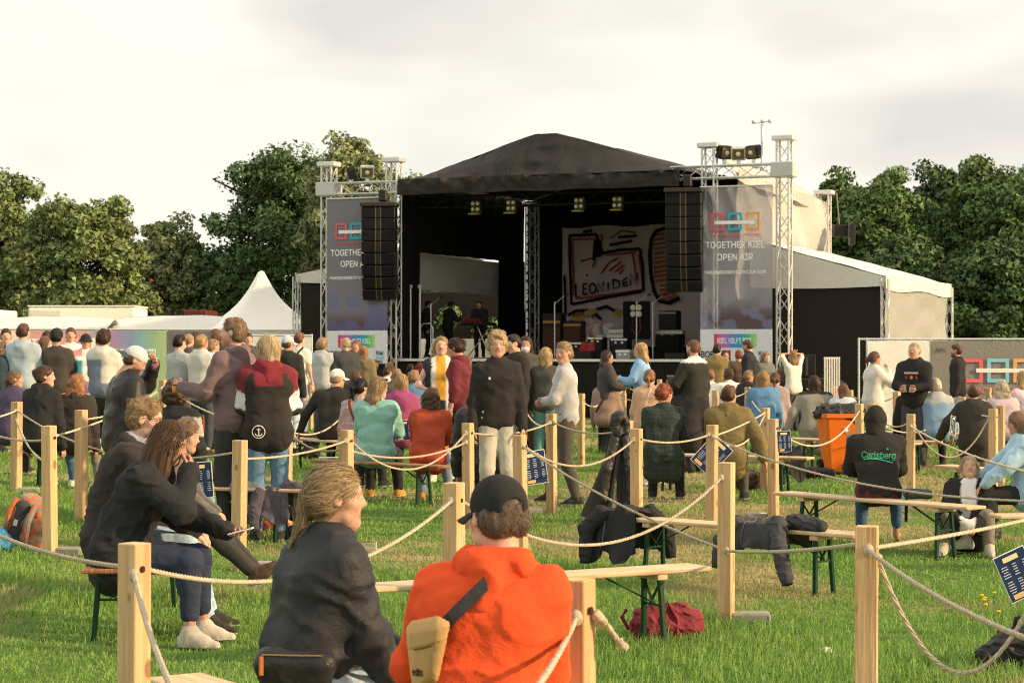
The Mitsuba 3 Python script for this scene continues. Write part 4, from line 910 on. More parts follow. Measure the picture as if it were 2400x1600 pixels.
def hand_mesh(curl, fine):
    key = (curl, fine)
    if key in _HAND: return _HAND[key]
    ch = hand_chains(curl)
    if fine:
        P = [rc([-0.016, 0.0, 0], [-0.024, 0.072, 0], 0.015, 0.0125, 0.012), rc([0.016, 0.0, 0], [0.026, 0.066, 0], 0.015, 0.0115, 0.012), rc([0, -0.03, 0], [0, 0.03, 0], 0.021, 0.018, 0.015), rc([0, 0.02, 0.0], [0, 0.075, 0.002], 0.015, 0.0125, 0.012), ell([-0.026, 0.032, -0.010], [0.014, 0.026, 0.014], k=0.015)]
        for c, rr in ch:
            for j in range(3): P.append(rc(c[j], c[j + 1], rr * (1.0 - 0.06 * j), rr * (0.94 - 0.08 * j), 0.004 if j else 0.006))
        _HAND[key] = relax(implicit(P, 0.0042), 1)
    else:
        mb = MB().box([0, 0.038, 0], [0.072, 0.088, 0.026], None, 0.010)
        mb.tube([[0, -0.04, 0], [0, 0.01, 0]], [0.026, 0.024], 6)
        for c, rr in ch: mb.tube(c, [rr * 1.1, rr * 1.08, rr, rr * 0.7], 5)
        _HAND[key] = mb.get()
    return _HAND[key]
ARMS = {  # hand relative to the shoulder (outwards, forwards, up), elbow hint, palm normal, curl
    'down': ((0.07, 0.05, -0.54), (0.6, -1, 0), (-1, 0.1, 0), 0.35), 'lap': ((-0.07, 0.34, -0.40), (1, -0.4, -0.6), (-0.2, 0.1, -1), 0.4),
    'lapin': ((-0.14, 0.30, -0.34), (1, -0.3, -0.6), (-0.5, 0.3, -0.8), 0.5), 'knee': ((0.02, 0.44, -0.40), (1, -0.2, -0.4), (0, 0, -1), 0.35),
    'brace': ((0.22, -0.10, -0.48), (0.8, -1, 0), (0, 0, -1), 0.1), 'beer': ((-0.07, 0.30, -0.20), (1, -0.6, -0.8), (-1, 0.2, 0), 0.75), 'beerlow': ((-0.02, 0.28, -0.30), (1, -0.6, -0.6), (-1, 0.2, 0), 0.75),
    'face': ((-0.13, 0.22, 0.12), (1, 0.4, -1.0), (-0.3, -1, 0), 0.6), 'chin': ((-0.12, 0.23, 0.03), (0.6, 0.3, -1), (-0.2, -1, 0.2), 0.8), 'eyes': ((-0.08, 0.26, 0.17), (1, 0.3, -0.8), (-0.4, -1, 0), 0.8),
    'cupout': ((0.05, 0.34, -0.20), (0.3, -1, -0.8), (-1, 0.2, 0), 0.75), 'pocket': ((0.07, 0.10, -0.46), (1, -1, 0), (-1, 0, 0), 0.3), 'belly': ((-0.16, 0.24, -0.30), (1, -0.5, -0.3), (-0.4, -1, 0), 0.4), 'fold': ((-0.22, 0.22, -0.22), (1, 0, -0.5), (-0.3, -1, 0), 0.4),
    'raise': ((-0.12, -0.02, 0.30), (1, 0.3, 0.5), (0, -0.3, 1), 0.3), 'phone': ((-0.10, 0.40, -0.30), (0.6, -0.5, -1), (0, -0.2, 1), 0.55), 'reach': ((-0.05, 0.45, -0.12), (0.6, -0.3, -1), (0, 0, -1), 0.3), 'wide': ((0.30, 0.10, -0.42), (0.5, -1, 0.3), (0, 0, -1), 0.2)}
KIND = {  # inflation, sleeve length, hood, hem, roughness material
    'tee': (0.014, 0.42, 0, 0.03, 'mat_cloth'), 'sweat': (0.018, 1.0, 0, 0.02, 'mat_cloth'), 'hoodie': (0.028, 1.0, 1, 0.03, 'mat_cloth'), 'jacket': (0.034, 1.0, 0, 0.05, 'mat_cloth'), 'rain': (0.036, 1.0, 1, 0.10, 'mat_shiny'),
    'parka': (0.038, 1.0, 1, 0.16, 'mat_cloth'), 'coat': (0.036, 1.0, 0, 0.30, 'mat_cloth'), 'shirt': (0.018, 1.0, 0, 0.08, 'mat_cloth'), 'tank': (0.010, 0.0, 0, 0.02, 'mat_cloth'), 'leather': (0.034, 1.0, 0, 0.04, 'mat_shiny'), 'bomber': (0.030, 1.0, 0, 0.02, 'mat_satin'), 'sweat34': (0.024, 0.72, 0, 0.02, 'mat_cloth')}
SKIN = [C('#cda28c'), C('#c29783'), C('#d2a896'), C('#bb8f7b')]
WHERE = {}
def person(label, u, v, s, mode='stand', face=0, top=('hoodie', '#333333'), legs=('#2a2a30',), hair=('short', '#5a3d28'), shoes='#2a2826', arms=('down', 'down'), lean=None, look=(0, 0), leg=None, hat=None, beard=None,
           twist=0, fem=False, topcol=None, extra=None, seat=0.46, wide=1.0, side=0, hs=1.0, mask=None, mat=None, skin=None, off=(0, 0), collar=None, H=None, name=None, fold=None, hemadd=0.0, sleeve=None, bz=None, crop=False):
    pid = _used.get('person', -1) + 1
    t = Thing('person', label, 'person'); seed = pid * 7 + 3; r = np.random.default_rng(seed)
    x, y = W(u, s); x += off[0]; y += off[1]; g = float(ground(x, y)) if bz is None else bz
    hd = (EYE - (v - HOR) / s - g) if H is None else H
    sitting = mode in ('sit', 'kneel')
    lean = math.radians((16 if sitting else 3) if lean is None else lean)
    if hat and hat[0] in ('beanie', 'bucket', 'cap', 'backcap'): hd -= 0.02
    if hair[0] in ('curly', 'afro', 'short'): hd -= 0.02
    cz = 0.17 * math.cos(lean * 0.5) + 0.20 * math.cos(lean) + 0.16 * math.cos(lean * 1.15) + 0.26
    if sitting:
        sk = seat if mode == 'sit' else 0.22
        k = float(np.clip((hd - sk) / (0.10 + cz), 0.86, 1.10)); sk = float(np.clip(hd - k * (0.10 + cz), sk - 0.12, sk + 0.10))
    else: k = float(np.clip(hd / (0.95 + cz), 0.82, 1.13)); sk = 0
    wide = wide * 0.92; wd = wide * k; HS = 0.945 * k
    # joints
    def tv(vec, a): c_, s_ = math.cos(-a), math.sin(-a); return np.array([vec[0] * c_ - vec[1] * s_, vec[0] * s_ + vec[1] * c_, vec[2]])
    tw = math.radians(twist)
    Pz = (0.95 * k if not sitting else sk + 0.10 * k)
    P0 = np.array([0, 0, Pz]); sd = math.radians(side); up = lambda a, q: tv(unit([math.tan(sd) * (a > 0.4), math.sin(lean * a), math.cos(lean * a)]), tw * q)
    Wt = P0 + up(0.5, 0.3) * 0.17 * k; Ch = Wt + up(1.0, 0.7) * 0.20 * k; Nk = Ch + up(1.15, 1.0) * 0.16 * k
    fw, rt, uu = tv(np.array([0, math.cos(lean), -math.sin(lean)]), tw), tv(np.array([1.0, 0, 0]), tw), up(1.0, 1.0)
    hy, hp = math.radians(look[0]), math.radians(look[1])
    HR = rotz(-(hy)) @ rotx(-hp); Hc = Nk + up(0.6, 1.0) * 0.06 * k + HR @ np.array([0, 0.012, 0.085]) * k
    Sh = [Ch + uu * 0.080 * k + rt * sx * (0.168 if fem else 0.185) * wd - fw * 0.0 for sx in (-1, 1)]
    hands, elbows, hfr = [], [], []
    for i, sx in enumerate((-1, 1)):
        tg, hint, pn, curl = ARMS[arms[i]] if isinstance(arms[i], str) else arms[i]
        q = lambda vec: rt * sx * vec[0] + fw * vec[1] + uu * vec[2]
        flat = lambda vec: tv(np.array([sx * vec[0], vec[1], vec[2]]), tw)
        e, hnd = ik(Sh[i], Sh[i] + flat(tg) * k, 0.285 * k, 0.255 * k, flat(hint))
        elbows.append(e); hands.append(hnd); hfr.append((unit(hnd - e), flat(pn), curl))
    hips = [P0 + np.array([sx * 0.088 * wd, 0, -0.03 * k]) for sx in (-1, 1)]
    knees, ankles, toes = [], [], []
    for i, sx in enumerate((-1, 1)):
        if mode == 'stand':
            st = (leg or ((0.10, 0.0), (0.10, 0.03)))[i]
            an = np.array([sx * st[0] * k, st[1] * k, 0.085]); kn, an = ik(hips[i], an, 0.43 * k, 0.42 * k, np.array([sx * 0.12, 1.0, 0])); tdir = unit([sx * 0.25, 1, 0])
        elif mode == 'sit':
            st = (leg or ((0.13, 0.43, 0.02), (0.13, 0.43, 0.05)))[i]    # knee out, knee forward, ankle forward of the knee
            kn = hips[i] + np.array([sx * (st[0] - 0.088), st[1], 0.0]) * k; kn[2] = max(hips[i][2] - 0.02, 0.3)
            if len(st) > 3: kn[2] = st[3]
            an = np.array([kn[0] + (sx * st[4] if len(st) > 4 else sx * 0.02), kn[1] + st[2] * k, 0.085]); d = an - kn; L = np.linalg.norm(d)
            if L > 0.45 * k: an = kn + d / L * 0.45 * k; an[2] = max(an[2], 0.085)
            if len(st) > 5: an[2] = st[5]
            tdir = unit([sx * 0.2, 1, 0.0]) if st[2] < 0.3 else unit([sx * 0.15, 0.62, 0.75])
        else:
            kn = hips[i] + np.array([sx * 0.14, 0.34, -0.02]) * k; kn[2] = 0.10 + 0.25 * (i == 0); an = np.array([kn[0] - sx * 0.1, kn[1] - 0.36 * k, 0.09]); tdir = unit([sx * 0.3, 1, 0])
        knees.append(kn); ankles.append(an); toes.append(tdir)
    # resolution by size in the picture
    near = s > 380; mid = s > 185
    hb, ht, hh_, hr_ = (0.022, 0.0105, 0.0058, 0.0072) if near else ((0.034, 0.022, 0.0120, 0.0132) if mid else (0.044, 0.033, 0.017, 0.0185))
    Rw = rotz(-math.radians(face)); x, y = np.array([x, y]) - (Rw @ np.array([Hc[0], Hc[1], 0]))[:2]
    place = T().translate([float(x), float(y), g]).rotate([0, 0, 1], float(-face))
    Rw = rotz(-math.radians(face)); toW = lambda p: np.array([x, y, g]) + Rw @ np.asarray(p)
    sk_c = SKIN[pid % 4] if skin is None else C(skin); hc = C(hair[1])
    infl, slv, hood, hem, tmat = KIND[top[0]]; hem += hemadd; infl *= 0.80
    if sleeve is not None: slv = sleeve
    if mat: tmat = mat
    R_ = lambda f: f * k
    hipw, wai = (0.110, 0.088) if fem else (0.099, 0.097)
    def torso(e, low=True):
        w = wide
        p = [rc(P0 - [0.07 * wd, 0, 0], P0 + [0.07 * wd, 0, 0], R_(hipw) + e, None, 0.06), rc(Wt - rt * 0.055 * wd, Wt + rt * 0.055 * wd, R_(wai) + e, None, 0.07), rc(Ch - rt * 0.085 * wd, Ch + rt * 0.085 * wd, R_(0.105) + e, None, 0.07),
             rc(P0 - [0.06 * wd, 0, 0], Wt - rt * 0.05 * wd, R_(0.095) + e, R_(0.09) + e, 0.06), rc(P0 + [0.06 * wd, 0, 0], Wt + rt * 0.05 * wd, R_(0.095) + e, R_(0.09) + e, 0.06),
             rc(Wt - rt * 0.055 * wd, Ch - rt * 0.08 * wd, R_(0.088) + e, R_(0.095) + e, 0.06), rc(Wt + rt * 0.055 * wd, Ch + rt * 0.08 * wd, R_(0.088) + e, R_(0.095) + e, 0.06),
             rc(Nk - uu * 0.045 * k, Sh[0] + rt * 0.01, R_(0.058) + e, R_(0.050) + e, 0.05), rc(Nk - uu * 0.045 * k, Sh[1] - rt * 0.01, R_(0.058) + e, R_(0.050) + e, 0.05), rc(Ch + uu * 0.06 * k, Nk - uu * 0.01 * k, R_(0.075) + e, R_(0.054) + e * 0.4, 0.05)]
        if fem: p += [ell(Ch + fw * 0.085 * k + rt * sx * 0.062 * k - uu * 0.02 * k, R_(0.058) + e, k=0.04) for sx in (-1, 1)]
        return p
    def arm(i, e, f=1.0):
        p = [rc(Sh[i], Sh[i] + (elbows[i] - Sh[i]) * min(1, f * 2), R_(0.051) + e, R_(0.056 - 0.010 * min(1, f * 2)) + e, 0.04)]
        if f > 0.5: p.append(rc(elbows[i], elbows[i] + (hands[i] - elbows[i]) * (f - 0.5) * 2, R_(0.045) + e, R_(0.033) + e * 0.8, 0.03))
        return p
    def legp(i, e, f=1.0):
        p = [rc(hips[i], knees[i], R_(0.086) + e, R_(0.058) + e, 0.04)]
        if f > 0.5:
            a = knees[i] + (ankles[i] - knees[i]) * (f - 0.5) * 2
            p += [rc(knees[i], a, R_(0.056) + e, R_(0.040) + e, 0.03), rc(knees[i] + (a - knees[i]) * 0.15 - [0, 0.02 * (mode != 'kneel'), 0], knees[i] + (a - knees[i]) * 0.45 - [0, 0.025 * (mode != 'kneel'), 0], R_(0.045) + e, R_(0.042) + e, 0.03)]
        return p
    # body
    e0 = -0.006
    B = torso(e0)
    for i in (0, 1): B += arm(i, e0) + legp(i, e0) + [rc(ankles[i], ankles[i] + toes[i] * 0.10 - [0, 0, 0.05], R_(0.036), 0.026, 0.03)]
    bv, bf = implicit(B, hb); bv[:, 2] = np.maximum(bv[:, 2], 0.01)
    mb = MB(); mb.add(bv, bf, sk_c)
    hv, hf = head_mesh(hh_); bc = None if beard is None else C(beard)
    hvw = (hv * HS) @ HR.T + Hc; mb.add(hvw, hf, head_colors(hv, sk_c, hc, bc, seed))
    if mid:
        eb = MB(); eyes(eb); ev, ef = eb.get(); mb.add((ev * HS) @ HR.T + Hc, ef, eb.col())
    for i, sx in enumerate((-1, 1)):
        Yd, pn, curl = hfr[i]; Zd = -unit(pn - (pn @ Yd) * Yd); Xd = np.cross(Yd, Zd)
        hm = hand_mesh(round(curl, 1), near); vv = hm[0] * [1.0 if sx > 0 else -1.0, 1, 1]; ff = hm[1] if sx > 0 else hm[1][:, ::-1]
        mb.add((vv * k * (0.95 if fem else 1.05)) @ np.stack([Xd, Yd, Zd], 1).T + hands[i], ff, sk_c * [1.0, 0.93, 0.9])
    t.put('body', shape(mb.get(), 'mat_skin', mb.col(), True, place))
    # trousers
    lc = C(legs[0]); lf = legs[1] if len(legs) > 1 else 1.02
    if lf > 0:
        Lp = [rc(P0 - [0.065 * wd, 0, -0.01], P0 + [0.065 * wd, 0, -0.01], R_(hipw) + 0.010, None, 0.05), rc(P0 - [0.06 * wd, 0, -0.05 * k], P0 + [0.06 * wd, 0, 0.05 * k], R_(wai) + 0.012, None, 0.05)]
        for i in (0, 1): Lp += legp(i, legs[2] if len(legs) > 2 else 0.012, lf)
        lv, lfc = implicit(Lp, ht * 1.15, folds=(0.008 if mid else 0.006, [14, 14, 26], seed)); lv[:, 2] = np.maximum(lv[:, 2], 0.015)
        n = meshkit.fbm(lv * 9, 3, seed)
        t.part('trousers' if lf > 0.6 else 'shorts', (lv, lfc), 'mat_cloth', lc * (0.78 + 0.44 * n)[:, None], True, to_world=place)
    # top
    Tp = torso(infl)
    if crop: Tp = [rc(P0 - [0.06 * wd, 0, -0.13 * k], P0 + [0.06 * wd, 0, 0.13 * k], R_(wai + 0.012) + infl, None, 0.05)] + Tp[1:3] + Tp[5:]
    if hem > 0.02:
        for sx in (-1, 1): Tp.append(rc(P0 + [sx * 0.06 * wd, 0, 0], P0 + [sx * (0.065 + 0.1 * hem) * wd, 0.03 * sitting, -hem], R_(hipw) + infl, R_(hipw) + infl * 0.9, 0.06))
        if sitting and hem > 0.04:
            for i in (0, 1): Tp.append(rc(hips[i], hips[i] + (knees[i] - hips[i]) * min(0.5, hem * 1.8), R_(0.088) + infl, R_(0.08) + infl, 0.05))
    if slv > 0:
        for i in (0, 1):
            Tp += arm(i, infl, slv)
            if slv > 0.9 and near: Tp.append(rc(elbows[i] + (hands[i] - elbows[i]) * 0.78, elbows[i] + (hands[i] - elbows[i]) * 0.98, R_(0.040), R_(0.038), 0.012))
    if hood:
        hq = lambda a, b, c: Nk + rt * a * k * hs + fw * b * k * (0.6 + 0.4 * hs) + uu * c * k * hs
        if hood == 1 and not (hat and hat[0] == 'hood'):
            Hd = [rc(hq(-0.06, -0.060, 0.005), hq(0.06, -0.060, 0.005), 0.046 * k * hs, None, 0.03), rc(hq(-0.085, -0.045, -0.015), hq(0, -0.112, -0.135), 0.036 * k * hs, 0.026 * k * hs, 0.03), rc(hq(0.085, -0.045, -0.015), hq(0, -0.112, -0.135), 0.036 * k * hs, 0.026 * k * hs, 0.03), rc(hq(0, -0.085, -0.03), hq(0, -0.10, -0.10), 0.052 * k * hs, 0.038 * k * hs, 0.03),
                   rc(hq(-0.078, -0.03, 0.0), hq(-0.062, 0.055, -0.045), 0.036 * k * hs, 0.024 * k * hs, 0.025), rc(hq(0.078, -0.03, 0.0), hq(0.062, 0.055, -0.045), 0.036 * k * hs, 0.024 * k * hs, 0.025), cut(hq(0, 0.005, 0.07), np.array([0.056, 0.060, 0.080]) * k, None, 0.015)]
            if not mid: Tp += [rc(hq(-0.065, -0.055, 0.0), hq(0.065, -0.055, 0.0), 0.052 * k, None, 0.035), rc(hq(-0.05, -0.10, -0.06), hq(0.05, -0.10, -0.06), 0.045 * k, None, 0.035), rc(hq(0, -0.10, -0.09), hq(0, -0.105, -0.13), 0.048 * k, 0.03 * k, 0.03),
                   rc(hq(-0.07, -0.03, 0.01), hq(-0.055, 0.06, -0.045), 0.036 * k, 0.024 * k, 0.025), rc(hq(0.07, -0.03, 0.01), hq(0.055, 0.06, -0.045), 0.036 * k, 0.024 * k, 0.025), cut(hq(0, 0.0, 0.06), [0.058 * k, 0.062 * k, 0.075 * k], None, 0.02)]
    elif top[0] in ('jacket', 'coat', 'leather', 'bomber', 'shirt') or collar:
        cr = 0.020 if top[0] != 'shirt' else 0.013
        for j in range(8):
            a0, a1 = -2.4 + j * 4.8 / 8, -2.4 + (j + 1) * 4.8 / 8
            f_ = lambda a: Nk + rt * math.sin(a) * 0.062 * k - fw * math.cos(a) * 0.060 * k + uu * (0.012 - 0.02 * (abs(a) > 1.6)) * k
            Tp.append(rc(f_(a0), f_(a1), (cr + 0.004) * k, None, 0.012))
    fa = fold if fold is not None else ((0.020 if near else 0.018) if mid else 0.011)
    tv_, tf_ = relax(implicit(Tp, ht, folds=(fa, [7, 7, 10], seed + 1)), 2 if near else 1); tv_[:, 2] = np.maximum(tv_[:, 2], 0.02)
    base = C(top[1]); n = meshkit.fbm(tv_ * 7, 3, seed + 2)
    ctx = dict(P0=P0, Wt=Wt, Ch=Ch, Nk=Nk, Sh=Sh, el=elbows, ha=hands, fw=fw, rt=rt, uu=uu, k=k, Hc=Hc, HR=HR, knees=knees, ankles=ankles, hips=hips, infl=infl)
    cl = np.tile(base, (len(tv_), 1)) if topcol is None else topcol(tv_, ctx)
    t.part({'tee': 't_shirt', 'sweat': 'sweatshirt', 'sweat34': 'sweatshirt', 'hoodie': 'hoodie', 'shirt': 'shirt', 'tank': 'tank_top', 'coat': 'coat', 'parka': 'parka'}.get(top[0], 'jacket'), (tv_, tf_), tmat, cl * (0.86 + 0.28 * n)[:, None], True, to_world=place)
    if hood == 1 and mid and not (hat and hat[0] == 'hood'):
        hm_ = relax(implicit(Hd, ht, folds=(0.016, [9, 9, 9], seed + 4)), 1); t.part('hood', hm_, tmat, (np.tile(base, (len(hm_[0]), 1)) if topcol is None else topcol(hm_[0], ctx)) * (0.9 + 0.2 * meshkit.fbm(hm_[0] * 7, 3, 1))[:, None], True, to_world=place)
    # shoes
    if shoes:
        sc_ = C(shoes)
        for i in (0, 1):
            a = ankles[i]; d = toes[i]; zz = a[2] - 0.085
            sp = [rc(a + d * -0.035 - [0, 0, 0.045], a + d * 0.10 - [0, 0, 0.052], 0.040 * k, 0.034 * k, 0.02), rc(a + d * 0.08 - [0, 0, 0.05], a + d * 0.165 - [0, 0, 0.058], 0.038 * k, 0.026 * k, 0.02), rc(a - d * 0.02 - [0, 0, 0.04], a + d * 0.005 + [0, 0, 0.012], 0.046 * k, 0.049 * k, 0.02), rc(a + [0, 0, 0.0], a + d * 0.09 - [0, 0, 0.036], 0.044 * k, 0.034 * k, 0.03)]
            sv, sf = implicit(sp, 0.010 if near else (0.017 if mid else 0.026)); sv[:, 2] = np.maximum(sv[:, 2], zz + 0.012)
            solec = np.where((sv[:, 2] < zz + 0.024)[:, None], np.clip(sc_ * 0.35 + 0.42, 0, 0.75) if near or mid else sc_, sc_)
            t.part('shoe', (sv, sf), 'mat_cloth', solec, True, to_world=place)
    # hair and headgear
    def headpart(nm, mesh, mat, col, smooth=True):
        vv = (np.asarray(mesh[0]) * HS) @ HR.T + Hc; t.part(nm, (vv, mesh[1]), mat, col, smooth, to_world=place)
    if hair[0] not in ('bald',):
        st = hair[0]
        if hat and st in ('short', 'curly'): st = 'buzz'
        hm = hair_mesh(st, hr_, pid % 2 if not near else 0); col = hair_color(hm[0], hc, seed, st)
        if st in ('fade',): col = col * np.where((hm[0][:, 2] < 0.055)[:, None], 0.62, 1.15)
        if len(hair) > 2: col = hair[2](hm[0], col)
        if near and st in ('verylong', 'foreground', 'sidelong'):
            m2 = MB().add(hm[0], hm[1], (0.5, 0.5, 0.5)); rv, rf, rcol = ribbons(1500, seed, st, hc * 0.62); m2.add(rv, rf)
            hm = m2.get(); col = np.vstack([col, rcol])
        if not (hat and hat[0] == 'hood'):
            m2 = MB().add(hm[0], hm[1]); tv2, tf2, tc2 = tufts(hair_mesh(st, hr_, pid % 2 if not near else 0), 1500 if near else (360 if mid else 80), seed, st, hc, 0.0019 if near else (0.0030 if mid else 0.0055)); m2.add(tv2, tf2); hm = m2.get(); col = np.vstack([col, tc2])
        headpart('hair', hm, 'mat_hair', col)
    if hat:
        kind, hcol = hat[0], C(hat[1])
        if kind == 'beanie': headpart('beanie', implicit([ell([0, -0.018, 0.040], [0.092, 0.112, 0.100]), rc([0, -0.09, 0.06], [0, -0.10, 0.02], 0.04, 0.03, 0.04), cut([0, 0.13, -0.085], [0.13, 0.13, 0.11], k=0.02), cut([0, 0, -0.13], [0.15, 0.15, 0.10], k=0.02)], hr_ * 1.1, folds=(0.006, [50, 50, 10], 2)), 'mat_cloth', hcol)
        if kind in ('cap', 'backcap'):
            sg = 1 if kind == 'cap' else -1
            headpart('cap', implicit([ell([0, -0.016, 0.034], [0.088, 0.108, 0.098]), cut([0, 0, -0.085], [0.2, 0.2, 0.105], k=0.01)] + ([cut([0, -0.115, 0.022], [0.035, 0.05, 0.026], k=0.008)] if near else []), hr_), 'mat_cloth', hcol)
            a, b = np.meshgrid(np.linspace(-1, 1, 13), np.linspace(0, 1, 6), indexing='ij')
            ang = a * 1.05; rad = 0.088 + b * 0.078 * np.cos(a * 1.35) ** 0.6
            Pv = np.stack([np.sin(ang) * rad * 0.92, sg * (np.cos(ang) * rad * 1.12) - 0.016, 0.028 - 0.028 * b - 0.022 * a * a], -1).reshape(-1, 3)
            i, j = np.meshgrid(np.arange(12), np.arange(5), indexing='ij'); q = np.stack([i * 6 + j, (i + 1) * 6 + j, (i + 1) * 6 + j + 1, i * 6 + j + 1], -1).reshape(-1, 4)
            headpart('cap_brim', solid((Pv, np.vstack([q[:, [0, 1, 2]], q[:, [0, 2, 3]]])), 0.005), 'mat_cloth', C(hat[2]) if len(hat) > 2 else hcol)
        if kind == 'bucket':
            headpart('bucket_hat', implicit([ell([0, -0.016, 0.045], [0.090, 0.110, 0.090]), cut([0, 0, -0.075], [0.2, 0.2, 0.105], k=0.01)], hr_), 'mat_cloth', hcol)
            an = np.linspace(0, 2 * np.pi, 25)[:-1]; rows = [np.stack([np.cos(an) * a_, np.sin(an) * b_ - 0.016, np.full(24, z_)], 1) for a_, b_, z_ in ((0.088, 0.108, 0.045), (0.105, 0.126, 0.02), (0.125, 0.148, -0.005))]
            i, j = np.meshgrid(np.arange(2), np.arange(24), indexing='ij'); q = np.stack([i * 24 + j, i * 24 + (j + 1) % 24, (i + 1) * 24 + (j + 1) % 24, (i + 1) * 24 + j], -1).reshape(-1, 4)
            headpart('hat_brim', solid((np.vstack(rows), np.vstack([q[:, [0, 1, 2]], q[:, [0, 2, 3]]])), 0.005), 'mat_cloth', hcol)
        if kind == 'hood': headpart('hood', implicit([ell([0, -0.022, 0.025], [0.102, 0.128, 0.118]), rc([0, -0.05, -0.02], [0, -0.055, -0.15], 0.098, 0.092, 0.05), rc([0, -0.07, 0.08], [0, -0.12, 0.05], 0.06, 0.03, 0.05), cut([0, 0.14, -0.03], [0.075, 0.11, 0.12], k=0.03)], hr_ * 1.2, folds=(0.010, [16, 16, 10], 3)), 'mat_cloth', hcol)
    if mask: headpart('mask', implicit([ell([0, 0.045, -0.062], [0.066, 0.066, 0.050]), cut([0, 0.0, -0.06], [0.08, 0.062, 0.09], k=0.01)], hr_), 'mat_cloth', C(mask))
    ctx.update(t=t, place=place, toW=toW, Rw=Rw, g=g, near=near, mid=mid, base=np.array([x, y, g]), headpart=headpart, ht=ht, torso=torso, seed=seed, top=(tv_, tf_))
    if extra: extra(ctx)
    if name: WHERE[name] = ctx
    return ctx
# ------------------------------------------------------------------ what people wear and hold
from scipy.spatial import cKDTree
def conform(ctx, pts, side=-1, gap=0.006):
    """pts (x, z) in the person's own frame, laid on the back (side -1) or the front (+1) of the top"""
    v = ctx['top'][0]; tm = trimesh.Trimesh(*ctx['top'], process=False); n = tm.vertex_normals
    ok = (n[:, 1] * side > 0.15); tr = cKDTree(v[ok][:, [0, 2]]); d, i = tr.query(pts, k=4)
    y = (v[ok][i][:, :, 1] * (1 / (d + 1e-3))).sum(1) / (1 / (d + 1e-3)).sum(1)
    return np.stack([pts[:, 0], y + side * gap, pts[:, 1]], 1)
def decal(ctx, mesh, name, col, side=-1, gap=0.004, mat='mat_matt'):
    """mesh: flat lettering (x, z, thickness)"""
    v, f = mesh; q = conform(ctx, v[:, :2], side, gap); q[:, 1] += side * v[:, 2] * 0.0
    ctx['t'].part(name, (q, f), mat, col, False, to_world=ctx['place'])
def flat_text(s_, h, w=None, shear=0.0, rot=0.0):
    v, f = txt(s_, h); x = v[:, 0] - (v[:, 0].max() + v[:, 0].min()) / 2
    if w: x = x * w / (x.max() - x.min())
    z = v[:, 1] - h / 2; x = x + shear * z; c_, s2 = math.cos(rot), math.sin(rot)
    top = v[:, 2] > v[:, 2].max() * 0.5
    keep = top[f].all(1)
    f = f[keep]; m = trimesh.Trimesh(np.stack([x * c_ - z * s2, x * s2 + z * c_, 0 * x], 1), f, process=False); m.remove_unreferenced_vertices()
    m = m.subdivide_to_size(0.03); return np.array(m.vertices), np.array(m.faces)
def strip(pts, w):
    p = np.asarray(pts, float); t = np.gradient(p, axis=0); t /= np.linalg.norm(t, axis=1, keepdims=True); n = np.stack([-t[:, 1], t[:, 0]], 1)
    v = np.vstack([p + n * w / 2, p - n * w / 2]); k = np.arange(len(p) - 1); m = len(p)
    return np.hstack([v, np.zeros((len(v), 1))]), np.vstack([np.stack([k, k + 1, k + 1 + m], 1), np.stack([k, k + 1 + m, k + m], 1)])
def cup(ctx, i, label, full=0.6, beer=True, off=(0, 0, 0)):
    """a plastic cup in the hand i"""
    h = ctx['ha'][i]; e = ctx['el'][i]; d = unit(h - e); c = ctx['toW'](h + d * 0.085 + np.array(off)); t = Thing('beer_cup' if beer else 'plastic_cup', label, 'cup')
    n = 16; an = np.arange(n) * 2 * np.pi / n
    def lathe(prof):
        v = np.vstack([np.stack([r_ * np.cos(an), r_ * np.sin(an), np.full(n, z_)], 1) for r_, z_ in prof]) + c
        i_, j_ = np.meshgrid(np.arange(len(prof) - 1), np.arange(n), indexing='ij'); q = np.stack([i_ * n + j_, i_ * n + (j_ + 1) % n, (i_ + 1) * n + (j_ + 1) % n, (i_ + 1) * n + j_], -1).reshape(-1, 4)
        return v, np.vstack([q[:, [0, 1, 2]], q[:, [0, 2, 3]]])
    t.put('wall', shape(lathe([(0.0, -0.07), (0.031, -0.07), (0.042, 0.065)]), 'mat_cup', smooth=True))
    if beer:
        z1 = -0.066 + 0.12 * full
        t.part('beer', lathe([(0.0, -0.066), (0.029, -0.066), (0.029 + 0.011 * full, z1), (0.0, z1)]), 'mat_shiny', C('#d9962e'), True)
        t.part('foam', lathe([(0.030 + 0.010 * full, z1 + 0.001), (0.031 + 0.010 * full, z1 + 0.016), (0.0, z1 + 0.018)]), 'mat_matt', C('#f2ead8'), True)
def glasses(ctx, col='#2c2a28', up=False):
    mb = MB(); z0, y0 = (0.085, 0.075) if up else (0.006, 0.098)
    for sx in (-1, 1):
        a = np.linspace(0, 2 * np.pi, 15); mb.tube(np.stack([sx * 0.032 + 0.023 * np.cos(a), np.full(15, y0) - 0.1 * up * np.abs(np.sin(a)) * 0.1, z0 + 0.018 * np.sin(a)], 1), 0.0018, 5)
        mb.tube([[sx * 0.054, y0, z0 + 0.004], [sx * 0.078, y0 - 0.03, z0 + 0.006], [sx * 0.088, y0 - 0.10, z0 + 0.002]], 0.0018, 5)
        if up: mb.box([sx * 0.032, y0, z0], [0.04, 0.004, 0.03])
    mb.tube([[-0.010, y0 + 0.002, z0 + 0.006], [0.010, y0 + 0.002, z0 + 0.006]], 0.0018, 5); ctx['headpart']('sunglasses' if up else 'glasses', mb.get(), 'mat_paint', C(col), False)
def sleeves(fn):
    """colour function with the sleeves told from the trunk: fn(verts, ctx, side, along) -> colours"""
    return fn
